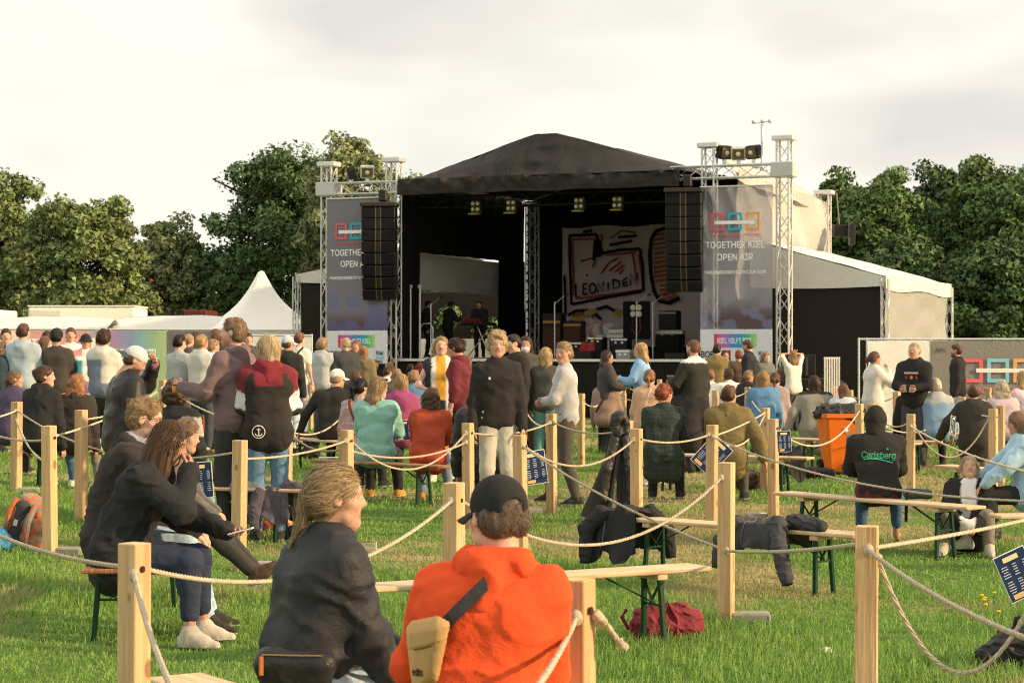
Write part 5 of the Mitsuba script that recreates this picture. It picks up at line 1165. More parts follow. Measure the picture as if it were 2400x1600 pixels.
def arm_t(v, c, i):
    S0, E, H0 = c['Sh'][i], c['el'][i], c['ha'][i]
    def seg(a, b): ba = b - a; t = np.clip((v - a) @ ba / (ba @ ba), 0, 1); return t, np.linalg.norm(v - a - t[:, None] * ba, axis=1)
    t1, d1 = seg(S0, E); t2, d2 = seg(E, H0); return np.where(d1 < d2, t1 * 0.5, 0.5 + t2 * 0.5), np.minimum(d1, d2)
def two_tone(base, sl, t0=0.0, t1=1.0):
    def fn(v, c):
        o = np.tile(C(base), (len(v), 1))
        for i in (0, 1):
            t_, d = arm_t(v, c, i); o[(d < 0.085 * c['k'] + c['infl'] * 0.5) & (t_ > t0) & (t_ < t1)] = C(sl)
        return o
    return fn
def open_front(base, inner, w=0.055, collar=None):
    """an open jacket: the shirt shows between the two front edges"""
    def fn(v, c):
        q = v - c['Ch']; x = q @ c['rt']; y = q @ c['fw']; o = np.tile(C(base), (len(v), 1)); o[(np.abs(x) < w) & (y > 0.04) & (v[:, 2] > c['P0'][2] + 0.04)] = C(inner)
        if collar is not None: o[(np.abs(np.abs(x) - w - 0.03) < 0.03) & (y > 0.03)] = C(collar)
        return o
    return fn
def plaid(a, b, fr=26.0, th=0.72):
    def fn(v, c):
        q = v @ np.stack([c['rt'], c['fw'], c['uu']], 1); g = np.maximum(np.sin((q[:, 0] + q[:, 1]) * fr * 3.0) > th, np.sin(q[:, 2] * fr * 3.0) > th); return np.where(g[:, None], C(b), C(a))
    return fn
def zones(base, *zs):
    """zs: (colour, test(x right, y forward, z up from the neck))"""
    def fn(v, c):
        q = (v - c['Nk']) @ np.stack([c['rt'], c['fw'], c['uu']], 1) / c['k']; o = np.tile(C(base), (len(v), 1))
        for col, test in zs: o[test(q[:, 0], q[:, 1], q[:, 2])] = C(col)
        return o
    return fn
def skirt_part(name, col, length, flare, mat='mat_cloth'):
    def ex(c):
        P0, k = c['P0'], c['k']; n = 40; an = np.arange(n) * 2 * np.pi / n; rows = []
        for i in range(12):
            f = i / 11; r_ = (0.13 + flare * f) * k * (1 + 0.10 * f * np.sin(an * 9 + 2 * f) + 0.05 * f * np.sin(an * 5)); rows.append(np.stack([P0[0] + r_ * np.cos(an), P0[1] + r_ * 0.85 * np.sin(an), np.full(n, P0[2] + 0.10 * k - length * f)], 1))
        v = np.vstack(rows); i, j = np.meshgrid(np.arange(11), np.arange(n), indexing='ij'); q = np.stack([i * n + j, i * n + (j + 1) % n, (i + 1) * n + (j + 1) % n, (i + 1) * n + j], -1).reshape(-1, 4)
        c['t'].part(name, (v, np.vstack([q[:, [0, 1, 2]], q[:, [0, 2, 3]]])), mat, C(col), True, to_world=c['place'])
    return ex
def both(*fs):
    def ex(c):
        for f in fs: f(c)
    return ex
def bag_strap(col, w=0.035, p0=(0.12, 0.02), p1=(-0.15, -0.42), side=-1):
    def ex(c):
        q = np.linspace(0, 1, 14)[:, None]; N = c['Nk']; pts = np.array([N[0] + p0[0] * c['k'], N[2] + p0[1] * c['k']]) * (1 - q) + np.array([N[0] + p1[0] * c['k'], N[2] + p1[1] * c['k']]) * q
        decal(c, strip(pts, w), 'bag_strap', C(col), side, 0.010, 'mat_cloth')
    return ex
# ------------------------------------------------------------------ the two in front
def ex_orange(c):
    t = Thing('shoulder_bag', 'tan shoulder bag slung across the back of the orange hoodie', 'bag'); pl = c['place']; k = c['k']
    ox = c['Hc'][0] - 0.05; p0, p1 = np.array([c['Hc'][0] + 0.065, c['Nk'][2] + 0.03]), np.array([c['Hc'][0] - 0.125, 0.925]); q = np.linspace(0, 1, 22)[:, None]
    v, f = strip(p0 * (1 - q) + p1 * q, 0.038); cv = conform(c, v[:, :2], -1, 0.026)
    m_ = len(cv) // 2; ym = (cv[:m_, 1] + cv[m_:, 1]) / 2
    for _ in range(6): ym[1:-1] = np.minimum((ym[:-2] + 2 * ym[1:-1] + ym[2:]) / 4, ym[1:-1] + 0.002)
    cv[:m_, 1] = cv[m_:, 1] = ym
    t.part('strap', solid((cv, f), 0.004), 'mat_cloth', C('#24242c'), False, to_world=pl)
    from shapely.geometry import Polygon, Point
    pg = Polygon([(-0.205, 0.885), (-0.185, 0.905), (-0.095, 0.935), (-0.070, 0.925), (-0.085, 0.86), (-0.105, 0.775), (-0.150, 0.735), (-0.185, 0.735), (-0.195, 0.80)]).buffer(0.010)
    from shapely import affinity
    pg = affinity.translate(pg, ox, 0)
    pg = affinity.scale(pg, 1.18, 1.12, origin='center')
    gx, gz = np.meshgrid(np.linspace(-0.22, -0.06, 9) + ox, np.linspace(0.72, 0.94, 9)); gp = np.stack([gx.ravel(), gz.ravel()], 1); gy = conform(c, gp, -1, 0.0)[:, 1]
    qd = lambda p_: np.stack([np.ones(len(p_)), p_[:, 0] - ox, p_[:, 1] - 0.83, (p_[:, 0] - ox) ** 2, (p_[:, 1] - 0.83) ** 2], 1)
    co = np.linalg.lstsq(qd(gp), gy, rcond=None)[0]; flat_back = lambda p_: qd(p_) @ co - 0.012
    zt_ = lambda x: 0.862 + 0.35 * (x - ox + 0.15)
    def hgt(pts):
        d = np.array([pg.exterior.distance(Point(a)) if pg.contains(Point(a)) else 0.0 for a in pts]); b_ = flat_back(pts)
        h = 0.052 * np.sqrt(np.clip(d / 0.032, 0, 1)) * (0.92 + 0.16 * meshkit.fbm(np.stack([pts[:, 0] * 14, pts[:, 1] * 14, pts[:, 0] * 0], 1), 2, 3)) + 0.006 * (pts[:, 1] > zt_(pts[:, 0])) * (d > 0)
        return b_ - h
    bx = np.arange(-0.245, -0.025, 0.005) + ox; bz_ = np.arange(0.695, 0.975, 0.005); GX, GZ = np.meshgrid(bx, bz_, indexing='ij'); pts = np.stack([GX.ravel(), GZ.ravel()], 1)
    ins = np.array([pg.contains(Point(a)) for a in pts]).reshape(GX.shape); pts = np.array([a if k_ else np.array(pg.exterior.interpolate(pg.exterior.project(Point(a))).coords[0]) for a, k_ in zip(pts, ins.ravel())]); Y = hgt(pts); nz = len(bz_); V_ = np.stack([pts[:, 0], Y, pts[:, 1]], 1)
    F_ = [(a * nz + b, (a + 1) * nz + b, (a + 1) * nz + b + 1, a * nz + b + 1) for a in range(len(bx) - 1) for b in range(nz - 1) if ins[a:a + 2, b:b + 2].any()]
    F_ = np.array(F_); tm = trimesh.Trimesh(V_, np.vstack([F_[:, [0, 1, 2]], F_[:, [0, 2, 3]]]), process=False); tm.remove_unreferenced_vertices()
    t.part('pouch', relax((np.array(tm.vertices), np.array(tm.faces)), 1), 'mat_cloth', C('#b08c5c'), True, to_world=pl)
    zx = np.linspace(-0.17, -0.10, 8) + ox; zp = np.stack([zx, zt_(zx) - 0.004], 1); t.part('zip', MB().tube(np.stack([zp[:, 0], hgt(zp) - 0.002, zp[:, 1]], 1), 0.0035, 5).get(), 'mat_paint', C('#6e5430'), to_world=pl)
    lv, lf = flat_text('edits', 0.022, 0.05, 0.1, 0.2); pts = lv[:, :2] + np.array([-0.158 + ox, 0.785]); t.part('lettering', (np.stack([pts[:, 0], hgt(pts) - 0.003, pts[:, 1]], 1), lf), 'mat_matt', C('#2e2620'), to_world=pl)
person('seated man in bright orange hoodie and black cap, seen from behind', 1165, 1097, 770, 'sit', 10, ('hoodie', '#dd4a14'), ('#343a48',), ('buzz', '#6a5546'), arms=(((0.03, 0.28, -0.42), (1.2, -0.7, 0), (0, 0, -1), 0.3), ((-0.06, 0.30, -0.42), (0.2, -1, -0.4), (0, 0, -1), 0.3)), hat=('cap', '#131416'), lean=9, look=(-38, 6), wide=0.95, side=8, hs=0.98, fold=0.012, extra=ex_orange, name='orange', seat=0.46)
def ex_front_woman(c):
    t = Thing('belt_bag', 'black belt bag with golden zip at the front woman\'s hip', 'bag'); pl = c['place']; k = c['k']
    cd = unit(c['Rw'].T @ np.array([-0.12, -1.0, 0])); sd = np.cross([0, 0, 1.0], cd); c0 = c['P0'] + cd * 0.150 * k + [0, 0, 0.105]
    P = [rc(c0 - sd * 0.085, c0 + sd * 0.085, 0.052, None, 0.03), rc(c0 - sd * 0.075 - [0, 0, 0.055], c0 + sd * 0.075 - [0, 0, 0.055], 0.040, None, 0.03)]
    t.part('pouch', implicit(P, 0.007, folds=(0.006, [14, 14, 20], 3)), 'mat_shiny', C('#17171c'), True, to_world=pl)
    z = c0 + cd * 0.048 + [0, 0, 0.035]; t.part('zip', MB().tube([z - sd * 0.10, z + cd * 0.004, z + sd * 0.10], 0.0025, 5).get(), 'mat_paint', C('#a08050'), to_world=pl)
    t.part('zip_tag', MB().box(z - sd * 0.10 + cd * 0.006 - [0, 0, 0.035], [0.012, 0.012, 0.06]).get(), 'mat_paint', C('#b06a3a'), to_world=pl)
    an = np.linspace(0, 2 * np.pi, 30); t.part('belt', MB().tube(np.stack([c['P0'][0] + 0.165 * k * np.cos(an), c['P0'][1] + 0.155 * k * np.sin(an), np.full(30, c0[2] + 0.01)], 1), 0.012, 6).get(), 'mat_matt', C('#17171c'), to_world=pl)
    t2 = c['t']                                        # ribbed cuffs and the brass front zip of the jacket
    for i in (0, 1):
        e, h = c['el'][i], c['ha'][i]; t2.part('cuff', MB().tube([e + (h - e) * 0.80, e + (h - e) * 0.99], [0.046, 0.040], 16).get(), 'mat_cloth', C('#15161a'), True, to_world=pl)
    q = np.linspace(0, 1, 12)[:, None]; p = np.array([[0.02, c['Nk'][2] - 0.06]]) * (1 - q) + np.array([[0.03, c['P0'][2] + 0.02]]) * q
    fv = conform(c, p, 1, 0.002); t2.part('zip', MB().tube(fv, 0.006, 5).get(), 'mat_paint', C('#b8975c'), to_world=pl)
person('woman with loosely tied light brown hair and dark satin bomber jacket, seated in front', 790, 1086, 700, 'sit', 62, ('bomber', '#1a1d26'), ('#a9bccb',), ('foreground', '#a98c62'), arms=('lapin', ((-0.03, 0.27, -0.52), (0.5, -1, -0.3), (0, 0, -1), 0.3)), fem=True, look=(16, 2), lean=12, seat=0.52, crop=True, extra=ex_front_woman, wide=1.02, fold=0.015, name='front')
# ------------------------------------------------------------------ the three on the left bench
person('man with glasses and faded fair hair in black jacket with grey hood, left bench', 342, 930, 385, 'sit', 88, ('parka', '#2b2725'), ('#9db6cc',), ('fade', '#b08856'), shoes='#2a2423', arms=('lap', 'lap'), lean=20, look=(4, 10), hemadd=0.06, seat=0.45, 
       topcol=zones('#2b2725', ('#8c96a4', lambda x, y, z: (z > -0.045) & (np.hypot(x, y + 0.02) < 0.10)), ('#b02a24', lambda x, y, z: (z > -0.06) & (z < -0.03) & (y > 0.0) & (np.abs(x) < 0.09))), extra=lambda c: glasses(c), name='glassesman', leg=((0.13, 0.43, 0.10), (0.13, 0.43, 0.12)))
def ex_phone(c):
    for i in (0, 1):
        e, h = c['el'][i], c['ha'][i]; c['t'].part('cuff', MB().tube([e + (h - e) * 0.78, e + (h - e) * 1.0], [0.046, 0.040], 14).get(), 'mat_cloth', C('#c42420'), True, to_world=c['place'])
    h, e = c['ha'][0], c['el'][0]; d = unit(h - e); p = c['toW'](h + d * 0.12 + np.array([0, 0, 0.035])); t = Thing('mobile_phone', 'white mobile phone in the hand of the long haired woman', 'phone')
    R = c['Rw'] @ rotx(0.25); t.part('body', MB().box(p, [0.072, 0.15, 0.009], R, 0.003).get(), 'mat_paint', C('#e6dedc')); t.part('screen', MB().box(p + R @ np.array([0, 0, 0.0055]), [0.064, 0.138, 0.002], R).get(), 'mat_paint', C('#5a5c66'))
    k = c['toW'](c['P0'] + np.array([0.25, 0.14, -0.06])); t3 = Thing('key_ring', 'gold key pendant hanging from the black jacket', 'pendant'); a = np.linspace(0, 2 * np.pi, 14)
    t3.part('ring', MB().tube(np.stack([k[0] + 0.013 * np.cos(a), np.full(14, k[1]), k[2] + 0.018 * np.sin(a)], 1), 0.003, 5).get(), 'mat_paint', C('#c8a050')); t3.part('chain', MB().tube([k + [0, 0, 0.02], k + [0.005, 0, 0.07]], 0.0025, 5).get(), 'mat_paint', C('#c8a050')); t3.part('tag', MB().tube([k - [0, 0, 0.018], k - [0.008, 0, 0.06]], 0.004, 5).get(), 'mat_paint', C('#d8d4cc'))
person('woman with very long brown hair, black jacket and red cuffs, holding a phone', 400, 984, 400, 'sit', 95, ('jacket', '#17171d'), ('#222b44', 0.86), ('sidelong', '#5a3f2c'), shoes='#b4aca2', arms=('phone', 'chin'), lean=30, look=(0, 20), fem=True, seat=0.45, wide=1.12, extra=ex_phone, hemadd=0.05, name='phonewoman', leg=((0.10, 0.43, 0.02), (0.13, 0.44, 0.0)), fold=0.02)
person('person with brown ankle boots stretching the legs, farthest on the left bench', 436, 974, 345, 'sit', 92, ('sweat', '#5c5a56'), ('#33312f', 0.94), ('short', '#8c6a48'), shoes='#4a3628', arms=('lapin', 'lap'), lean=30, look=(0, 10), seat=0.45, leg=((0.10, 0.48, 0.40), (0.12, 0.48, 0.44)))
# ------------------------------------------------------------------ standing left
person('bearded man in black leather jacket with light cap worn backwards, hand at his eye', 318, 797, 285, 'stand', 62, ('leather', '#17161a'), ('#2c2b2b',), ('short', '#5a3c2a'), arms=('eyes', 'down'), lean=8, look=(18, 30), hat=('backcap', '#c6c8cc', '#2e4038'), beard='#4a2c1e', topcol=open_front('#17161a', '#80506e', 0.05), fold=0.016, wide=1.05,
       extra=lambda c: c['t'].part('sleeve_badge', MB().box(c['Sh'][1] + (c['el'][1] - c['Sh'][1]) * 0.52 + np.array([0.085, -0.055, 0.0]), [0.035, 0.075, 0.085], rotz(-0.9), 0.008).get(), 'mat_paint', C('#7a4a2c'), to_world=c['place']))
def ex_brown(c):
    cup(c, 0, 'half full plastic beer cup held by the tall man', 0.45)
    z = c['Nk'][2]; x0 = 0.0
    P = np.array([[-0.10, z - 0.235], [0.10, z - 0.235]]); decal(c, strip(np.stack([np.linspace(-0.11, 0.11, 12), np.full(12, z - 0.235)], 1), 0.06), 'chest_print', C('#d24a28'), 1, 0.007)
    for j in range(5): decal(c, strip(np.stack([np.linspace(0.115, 0.165, 4), z - 0.235 + (j - 2) * 0.016 * np.linspace(0.6, 1.6, 4)], 1), 0.007), 'chest_print', C('#e8e2e4'), 1, 0.007)
    for sx in (-1, 1): q = np.linspace(0, 1, 8); decal(c, strip(np.stack([sx * 0.022 + 0 * q, z - 0.05 - 0.20 * q], 1), 0.008), 'hood_cord', C('#2c2428'), 1, 0.010)
person('tall fair haired man in mauve brown hoodie holding a beer', 546, 735, 262, 'stand', -62, ('hoodie', '#6f5a60'), ('#2c2a2c',), ('short', '#8c6a48'), arms=('cupout', 'pocket'), lean=2, look=(-24, -4), extra=ex_brown, beard='#b8845c', leg=((0.11, 0.0), (0.13, 0.04)))
def ex_anchor(c):
    x0, z0 = -0.085, c['P0'][2] - 0.02; a = np.linspace(0, 2 * np.pi, 28)
    decal(c, strip(np.stack([x0 + 0.055 * np.cos(a), z0 + 0.055 * np.sin(a)], 1), 0.008), 'anchor_print', C('#e6e2e0'), -1, 0.007)
    decal(c, strip(np.array([[x0, z0 + 0.032], [x0, z0 - 0.035]]), 0.009), 'anchor_print', C('#e6e2e0'), -1, 0.007)
    a = np.linspace(-2.8, -0.34, 12); decal(c, strip(np.stack([x0 + 0.032 * np.cos(a), z0 - 0.004 + 0.032 * np.sin(a)], 1), 0.008), 'anchor_print', C('#e6e2e0'), -1, 0.007)
    decal(c, strip(np.array([[x0 - 0.016, z0 + 0.02], [x0 + 0.016, z0 + 0.02]]), 0.006), 'anchor_print', C('#e6e2e0'), -1, 0.007)
def col_anchor(v, c):
    o = np.tile(C('#211c1b'), (len(v), 1))
    for i in (0, 1):
        t_, d = arm_t(v, c, i); m = d < 0.085 * c['k'] + 0.02; o[m & (t_ < 0.24)] = C('#6e1a28'); o[m & (t_ >= 0.24) & (t_ < 0.50)] = C('#dcdde4')
    q = (v - c['Nk']) @ np.stack([c['rt'], c['fw'], c['uu']], 1) / c['k']; o[(q[:, 2] > -0.17) & (np.abs(q[:, 0]) < 0.115) & (q[:, 1] < -0.045)] = C('#7c1c2c'); o[(q[:, 2] > -0.03) & (np.abs(q[:, 0]) < 0.115)] = C('#7c1c2c')
    return o
person('blonde woman in black sweatshirt with maroon hood and white sleeve bands', 626, 783, 265, 'stand', -8, ('hoodie', '#211c1b'), ('#5a7c9c',), ('bob', '#d8b884'), arms=('belly', 'belly'), fem=True, look=(-38, 0), topcol=col_anchor, hemadd=0.05, extra=both(ex_anchor, lambda c: glasses(c)), wide=1.08)
# ------------------------------------------------------------------ the queue at the left
QG = None
person('young man with short brown hair at the far left edge', 14, 767, 150, 'stand', 160, ('tee', '#dcd6d0'), hair=('short', '#5c3c28'))
person('woman with bare face and dark teal top at the left edge', 3, 800, 168, 'stand', 75, ('jacket', '#1c3440'), hair=('bun', '#8a6848'), fem=True)
person('man in pale blue grey hooded sweatshirt seen from behind, queueing at left', 55, 758, 168, 'stand', 14, ('hoodie', '#a0b0bc'), ('#3a4660',), ('fade', '#6a4630'), arms=('belly', 'belly'), wide=1.06)
person('man in dark grey T-shirt and black beanie, seen from behind', 134, 764, 168, 'stand', 10, ('tee', '#3c3633'), ('#b0966a',), ('short', '#2a2220'), arms=('belly', 'belly'), hat=('beanie', '#1a1817'), wide=1.05)
person('boy with brown fringe behind the beanie wearer', 166, 765, 140, 'stand', 170, ('tee', '#e0dcd8'), hair=('short', '#7a4e34'))
person('woman with straight brown hair behind the beanie wearer\'s shoulder', 106, 787, 142, 'stand', 40, ('jacket', '#2a2a2e'), hair=('bob', '#7c5a40'), fem=True)
person('dark haired person farthest back between the first two queueing men', 111, 773, 126, 'stand', 20, ('tee', '#d8ccb8'), hair=('short', '#4a3226'))
person('person with bright blue scarf beside the black bucket hat', 171, 782, 136, 'stand', 120, ('hoodie', '#2f78b8'), hair=('bun', '#a87848'), collar=True)
person('man in black bucket hat and teal and pink wind jacket facing the camera', 201, 777, 152, 'stand', 168, ('jacket', '#3f9aa8'), ('#d8d4d0',), ('short', '#2c2220'), hat=('bucket', '#17181b'), topcol=lambda v, c: np.where((open_front('#3f9aa8', '#dcdad8', 0.06)(v, c) == C('#dcdad8')), C('#dcdad8'), zones('#3f9aa8', ('#e08a80', lambda x, y, z: z > -0.09), ('#e4e4e4', lambda x, y, z: (z < -0.09) & (z > -0.15)), ('#a07aa0', lambda x, y, z: (z < -0.36)))(v, c)))
person('curly dark haired man in grey blue sweatshirt with white hood, seen from behind', 244, 770, 168, 'stand', 18, ('hoodie', '#7c8496'), ('#2c2828',), ('curly', '#4a2a1e'), arms=('belly', 'belly'), wide=1.04, topcol=zones('#747c92', ('#ccc8c4', lambda x, y, z: z > -0.16), ('#d6cdc4', lambda x, y, z: (x > 0.05) & (z > -0.48))))
person('dark haired man in light grey T-shirt with white mask, seen from behind', 421, 784, 160, 'stand', 35, ('tee', '#a4a8ac'), ('#3c4454',), ('fade', '#2e1e18'), arms=('belly', 'belly'), mask='#d8d8d8')
person('blonde woman with hair bun in white grey hoodie, seen from behind', 474, 783, 162, 'stand', 28, ('hoodie', '#c0c0bc'), ('#3a3f4c',), ('bun', '#c09458'), arms=('belly', 'down'), fem=True)
person('person in pale mint jacket beside the white grey hoodie', 501, 794, 152, 'stand', 60, ('jacket', '#b4c4b8'), ('#3a3f4c',), ('lowpony', '#b48a58'), fem=True)
person('man in dark navy jacket with short ginger brown hair, behind the tall man', 505, 768, 142, 'stand', -25, ('parka', '#20242e'), hair=('short', '#8a5c3a'))
person('fair haired person behind the grey T-shirt, left one', 444, 782, 128, 'stand', 30, ('tee', '#5a4a44'), hair=('bun', '#b89060'))
person('brown haired person behind the grey T-shirt, right one', 458, 777, 120, 'stand', 0, ('jacket', '#4c3c38'), hair=('curly', '#5a3e2c'))
person('man with glasses whose face shows behind the tall man\'s shoulder', 582, 778, 122, 'stand', 165, ('jacket', '#4a4644'), hair=('short', '#6a4830'))
# seated row at the far left
person('woman with red scrunchie ponytail in purple jacket, leftmost of the seated row', 37, 867, 200, 'sit', 35, ('jacket', '#463c5a'), hair=('lowpony', '#8c6844'), fem=True, look=(40, 0), extra=lambda c: c['headpart']('scrunchie', implicit([rc([-0.02, -0.118, -0.035], [0.02, -0.118, -0.035], 0.026, None, 0.01)], 0.008), 'mat_cloth', C('#6a1c2c')))
person('woman with brown hair bun in black hoodie looking to the right, seated row left', 107, 856, 215, 'sit', 22, ('hoodie', '#16161a'), ('#4a6a8c', 1.0), ('bun', '#5e402c'), fem=True, look=(55, 0), shoes='#e0dcd8')
person('woman with curly ginger hair in half bun and brown black jacket', 182, 876, 213, 'sit', 8, ('hoodie', '#2c2624'), ('#8a8884',), ('curlylong', '#b8763a', ), fem=True, shoes='#d8d4d0')
person('person with bushy brown curls and black jacket with silver sleeves', 412, 888, 252, 'sit', 10, ('jacket', '#1b1b1f'), ('#7c9ab4',), ('afro', '#5c4030'), lean=12, topcol=zones('#1a1a1e', ('#a8a8a8', lambda x, y, z: (x > 0.12) & (z > -0.24) & (z < -0.08))), shoes='#8c8078', leg=((0.16, 0.40, 0.12), (0.16, 0.42, 0.2)))
# ------------------------------------------------------------------ middle left
person('man with pale cap worn backwards and black hoodie, standing behind the blonde woman', 676, 784, 152, 'stand', 22, ('hoodie', '#1e1a18'), ('#bcc8d2',), ('buzz', '#6a4c38'), hat=('cap', '#b4bcc4'), look=(20, 0), arms=('belly', 'down'))
person('man in white sleeveless top with a shoulder bag strap, by the white fence', 702, 779, 130, 'stand', 30, ('tee', '#e2ddd4'), ('#8a9ab0',), ('fade', '#8a5a3a'), extra=bag_strap('#2a2a2e', 0.04), sleeve=0.25)
person('fair curly haired man in light grey hoodie under the left banner', 756, 790, 126, 'stand', 25, ('hoodie', '#b0b4b8'), ('#3a4050',), ('curly', '#b08a58'), arms=('belly', 'beer'))
person('blond man with thinning hair in dark grey sweatshirt under the left banner', 809, 790, 126, 'stand', -20, ('sweat', '#3a3a3e'), ('#2c2c34',), ('buzz', '#c8a878'), look=(-20, 0))
person('ginger haired woman hugging, facing the camera under the left banner', 834, 797, 118, 'stand', 190, ('jacket', '#4a4a34'), hair=('long', '#9c5c34'), fem=True, arms=('fold', 'reach'))
person('woman with very long ginger blonde hair and olive jacket, seen from behind', 853, 810, 122, 'stand', 20, ('parka', '#74684a'), ('#2c2c30',), ('verylong', '#b87c44'), fem=True)
person('seated woman with red brown hair in maroon top', 810, 848, 118, 'sit', 30, ('sweat', '#4c2420'), hair=('long', '#7c2c1a'), fem=True)
person('seated child sized person with brown hair and dark top', 836, 866, 138, 'sit', 60, ('hoodie', '#3a2c28'), hair=('bob', '#6c4830'), fem=True)
person('seated ginger woman with black jacket bending towards the camera', 880, 842, 94, 'sit', 150, ('jacket', '#1a1a1c'), hair=('bob', '#a85a30'), fem=True, lean=25, look=(0, 15))
person('seated person with bright red hair near the stage', 985, 848, 97, 'sit', 10, ('jacket', '#1c1a1c'), hair=('curlylong', '#7c1a16'), fem=True)
person('seated person with light ginger hair, back row left of the yellow dress', 916, 847, 93, 'sit', 20, ('sweat', '#6a4a3a'), hair=('bob', '#b47c44'), fem=True)
person('seated dark haired person in white shirt, back row', 909, 857, 112, 'sit', 40, ('shirt', '#e0dcd6'), hair=('short', '#4c3426'))
person('seated person with long ash blonde hair, back row', 931, 863, 128, 'sit', 10, ('jacket', '#5a5248'), hair=('long', '#a8845a'), fem=True)
person('seated person with short black hair and black top near the stage', 963, 850, 100, 'sit', 0, ('hoodie', '#1c1c20'), hair=('short', '#2a1e1a'))
person('seated person with curly blond hair and blue denim shirt', 970, 866, 138, 'sit', 20, ('shirt', '#5a80a8'), hair=('curly', '#a87c4a'))
person('big man in black sweatshirt with pale cap backwards, leaning on the bench', 792, 861, 172, 'sit', 14, ('sweat', '#1d1814'), ('#22222a',), ('buzz', '#b08c68'), hat=('cap', '#d8d6cc'), look=(35, 5), wide=1.3, arms=('brace', 'lap'), lean=22, extra=None)
person('woman with black ponytail and faded plaid shirt, seen from behind', 846, 885, 192, 'sit', 20, ('shirt', '#8c8c94'), ('#1e1e22',), ('pony', '#161416'), fem=True, look=(25, 0), hemadd=0.05, topcol=plaid('#9298a2', '#ac7c72', 30, 0.5), extra=bag_strap('#5a2c22', 0.03, (-0.1, 0.0), (0.12, -0.42)))
person('woman in sea green sweater with sunglasses in her light brown hair', 888, 881, 205, 'sit', 8, ('sweat34', '#7fb0a6'), ('#1f1f24',), ('long', '#a07c50'), fem=True, look=(48, 4), shoes='#b98a3a', arms=('lapin', 'lapin'), lean=12, hemadd=0.03, extra=lambda c: glasses(c, up=True), wide=1.12, seat=0.45)
person('woman in magenta hooded top with blonde bob', 942, 875, 174, 'sit', 16, ('hoodie', '#96406c'), ('#2a2a30',), ('bob', '#b08850'), fem=True, wide=1.1)
person('woman in rust red shirt with curly brown hair', 1012, 908, 208, 'sit', 8, ('shirt', '#a03a1c'), ('#7c8ca0',), ('curlybob', '#5e3c26'), fem=True, look=(10, 4), shoes='#b8813a', lean=24, arms=('lapin', 'lapin'), hemadd=0.02, wide=1.12, fold=0.016, seat=0.45)
person('large person in black rain jacket with curly brown hair, back to the camera', 1143, 893, 228, 'sit', 6, ('rain', '#1e1d20'), ('#26262c',), ('curlybob', '#3e2a20'), wide=1.3, lean=14, fold=0.024, mat='mat_shiny', seat=0.45)
def ex_yellow(c):
    skirt_part('skirt', '#d8a236', 0.92, 0.14)(c); cup(c, 1, 'beer cup held by the woman in the yellow dress', 0.8)
person('smiling woman in long yellow dress and dark denim vest with white collar', 1034, 787, 182, 'stand', 178, ('jacket', '#1f2430'), ('#d8a236', 0.0), ('curlybob', '#a8824e'), fem=True, arms=('down', 'beerlow'), topcol=lambda v, c: open_front('#1f2430', '#d8a236', 0.062, '#e8e4dc')(v, c), extra=ex_yellow, beard=None, sleeve=0.0, shoes='#d8d0c8')
person('man in maroon hoodie with dark hair bun, talking to the yellow dress', 1066, 791, 186, 'stand', -78, ('hoodie', '#64182a'), ('#19191e',), ('bun', '#4c2a1e'), arms=('down', 'down'), look=(0, 14), sleeve=0.72, lean=6)
person('curly blond man in black sweatshirt facing the camera', 1166, 773, 237, 'stand', 176, ('sweat', '#1e1a18'), ('#b8b4a8',), ('curly', '#c4a070'), arms=('down', 'down'), skin='#c49a86', wide=0.93, extra=lambda c: decal(c, strip(np.array([[0.085, c['Nk'][2] - 0.185], [0.085, c['Nk'][2] - 0.160]]), 0.022), 'chest_patch', C('#d8d8d8'), 1, 0.008))
person('woman in white jacket half hidden behind the maroon hoodie', 1098, 838, 118, 'stand', 20, ('jacket', '#c8c4bc'), hair=('long', '#8a643e'), fem=True, H=1.55)
person('dark haired man in black right behind the curly blond man', 1203, 783, 168, 'stand', -120, ('jacket', '#211c1a'), hair=('fade', '#3c261c'), look=(0, 12))
person('woman with long brown hair and white face mask', 1232, 787, 160, 'stand', 185, ('jacket', '#4a4844'), hair=('long', '#4a3022'), fem=True, mask='#dccfd8')
person('woman with blonde bob in dark grey sweater and green trousers, seen from behind', 1279, 813, 168, 'stand', 20, ('sweat', '#4c4844'), ('#5c8c88',), ('bob', '#c8a062'), fem=True, look=(-15, 0))
person('man in light grey sweatshirt looking at the camera', 1321, 797, 213, 'stand', -82, ('sweat', '#a8a8ac'), ('#4a4440',), ('short', '#b08a5c'), arms=('belly', 'belly'), look=(-62, 0), leg=((0.10, -0.12), (0.12, 0.20)), shoes='#221f1e', fold=0.014)
person('seated person in yellow rain jacket with brown hair', 1248, 872, 152, 'sit', 15, ('rain', '#e0a830'), ('#2c2c30',), ('pony', '#8c5a34'), fem=True, shoes='#c89a6a')
def ex_cup1(lbl, i=1, full=0.7): return lambda c: cup(c, i, lbl, full)
person('brown haired woman in dark grey jacket facing right, holding a cup', 1424, 820, 142, 'stand', 80, ('jacket', '#3c3638'), ('#2a2a30',), ('long', '#4c3024'), fem=True, arms=('beerlow', 'beerlow'), extra=ex_cup1('blue plastic cup of the brown haired woman near the stage'))
person('woman in light blue sweater with long straight blonde hair', 1500, 802, 150, 'stand', -75, ('sweat', '#7ea8d4'), ('#20304a',), ('long', '#d0a058'), fem=True, arms=('beer', 'beerlow'), extra=both(bag_strap('#5a2c34', 0.03, (-0.1, 0.0), (0.15, -0.4), 1), lambda c: glasses(c)))
person('woman with blonde updo and taupe sweater with maroon bag strap', 1423, 870, 142, 'sit', 12, ('sweat', '#8c7468'), ('#1e1e22',), ('bun', '#b89a6c'), fem=True, look=(20, 0), extra=bag_strap('#4a1a28', 0.035, (0.1, 0.0), (-0.15, -0.4)))
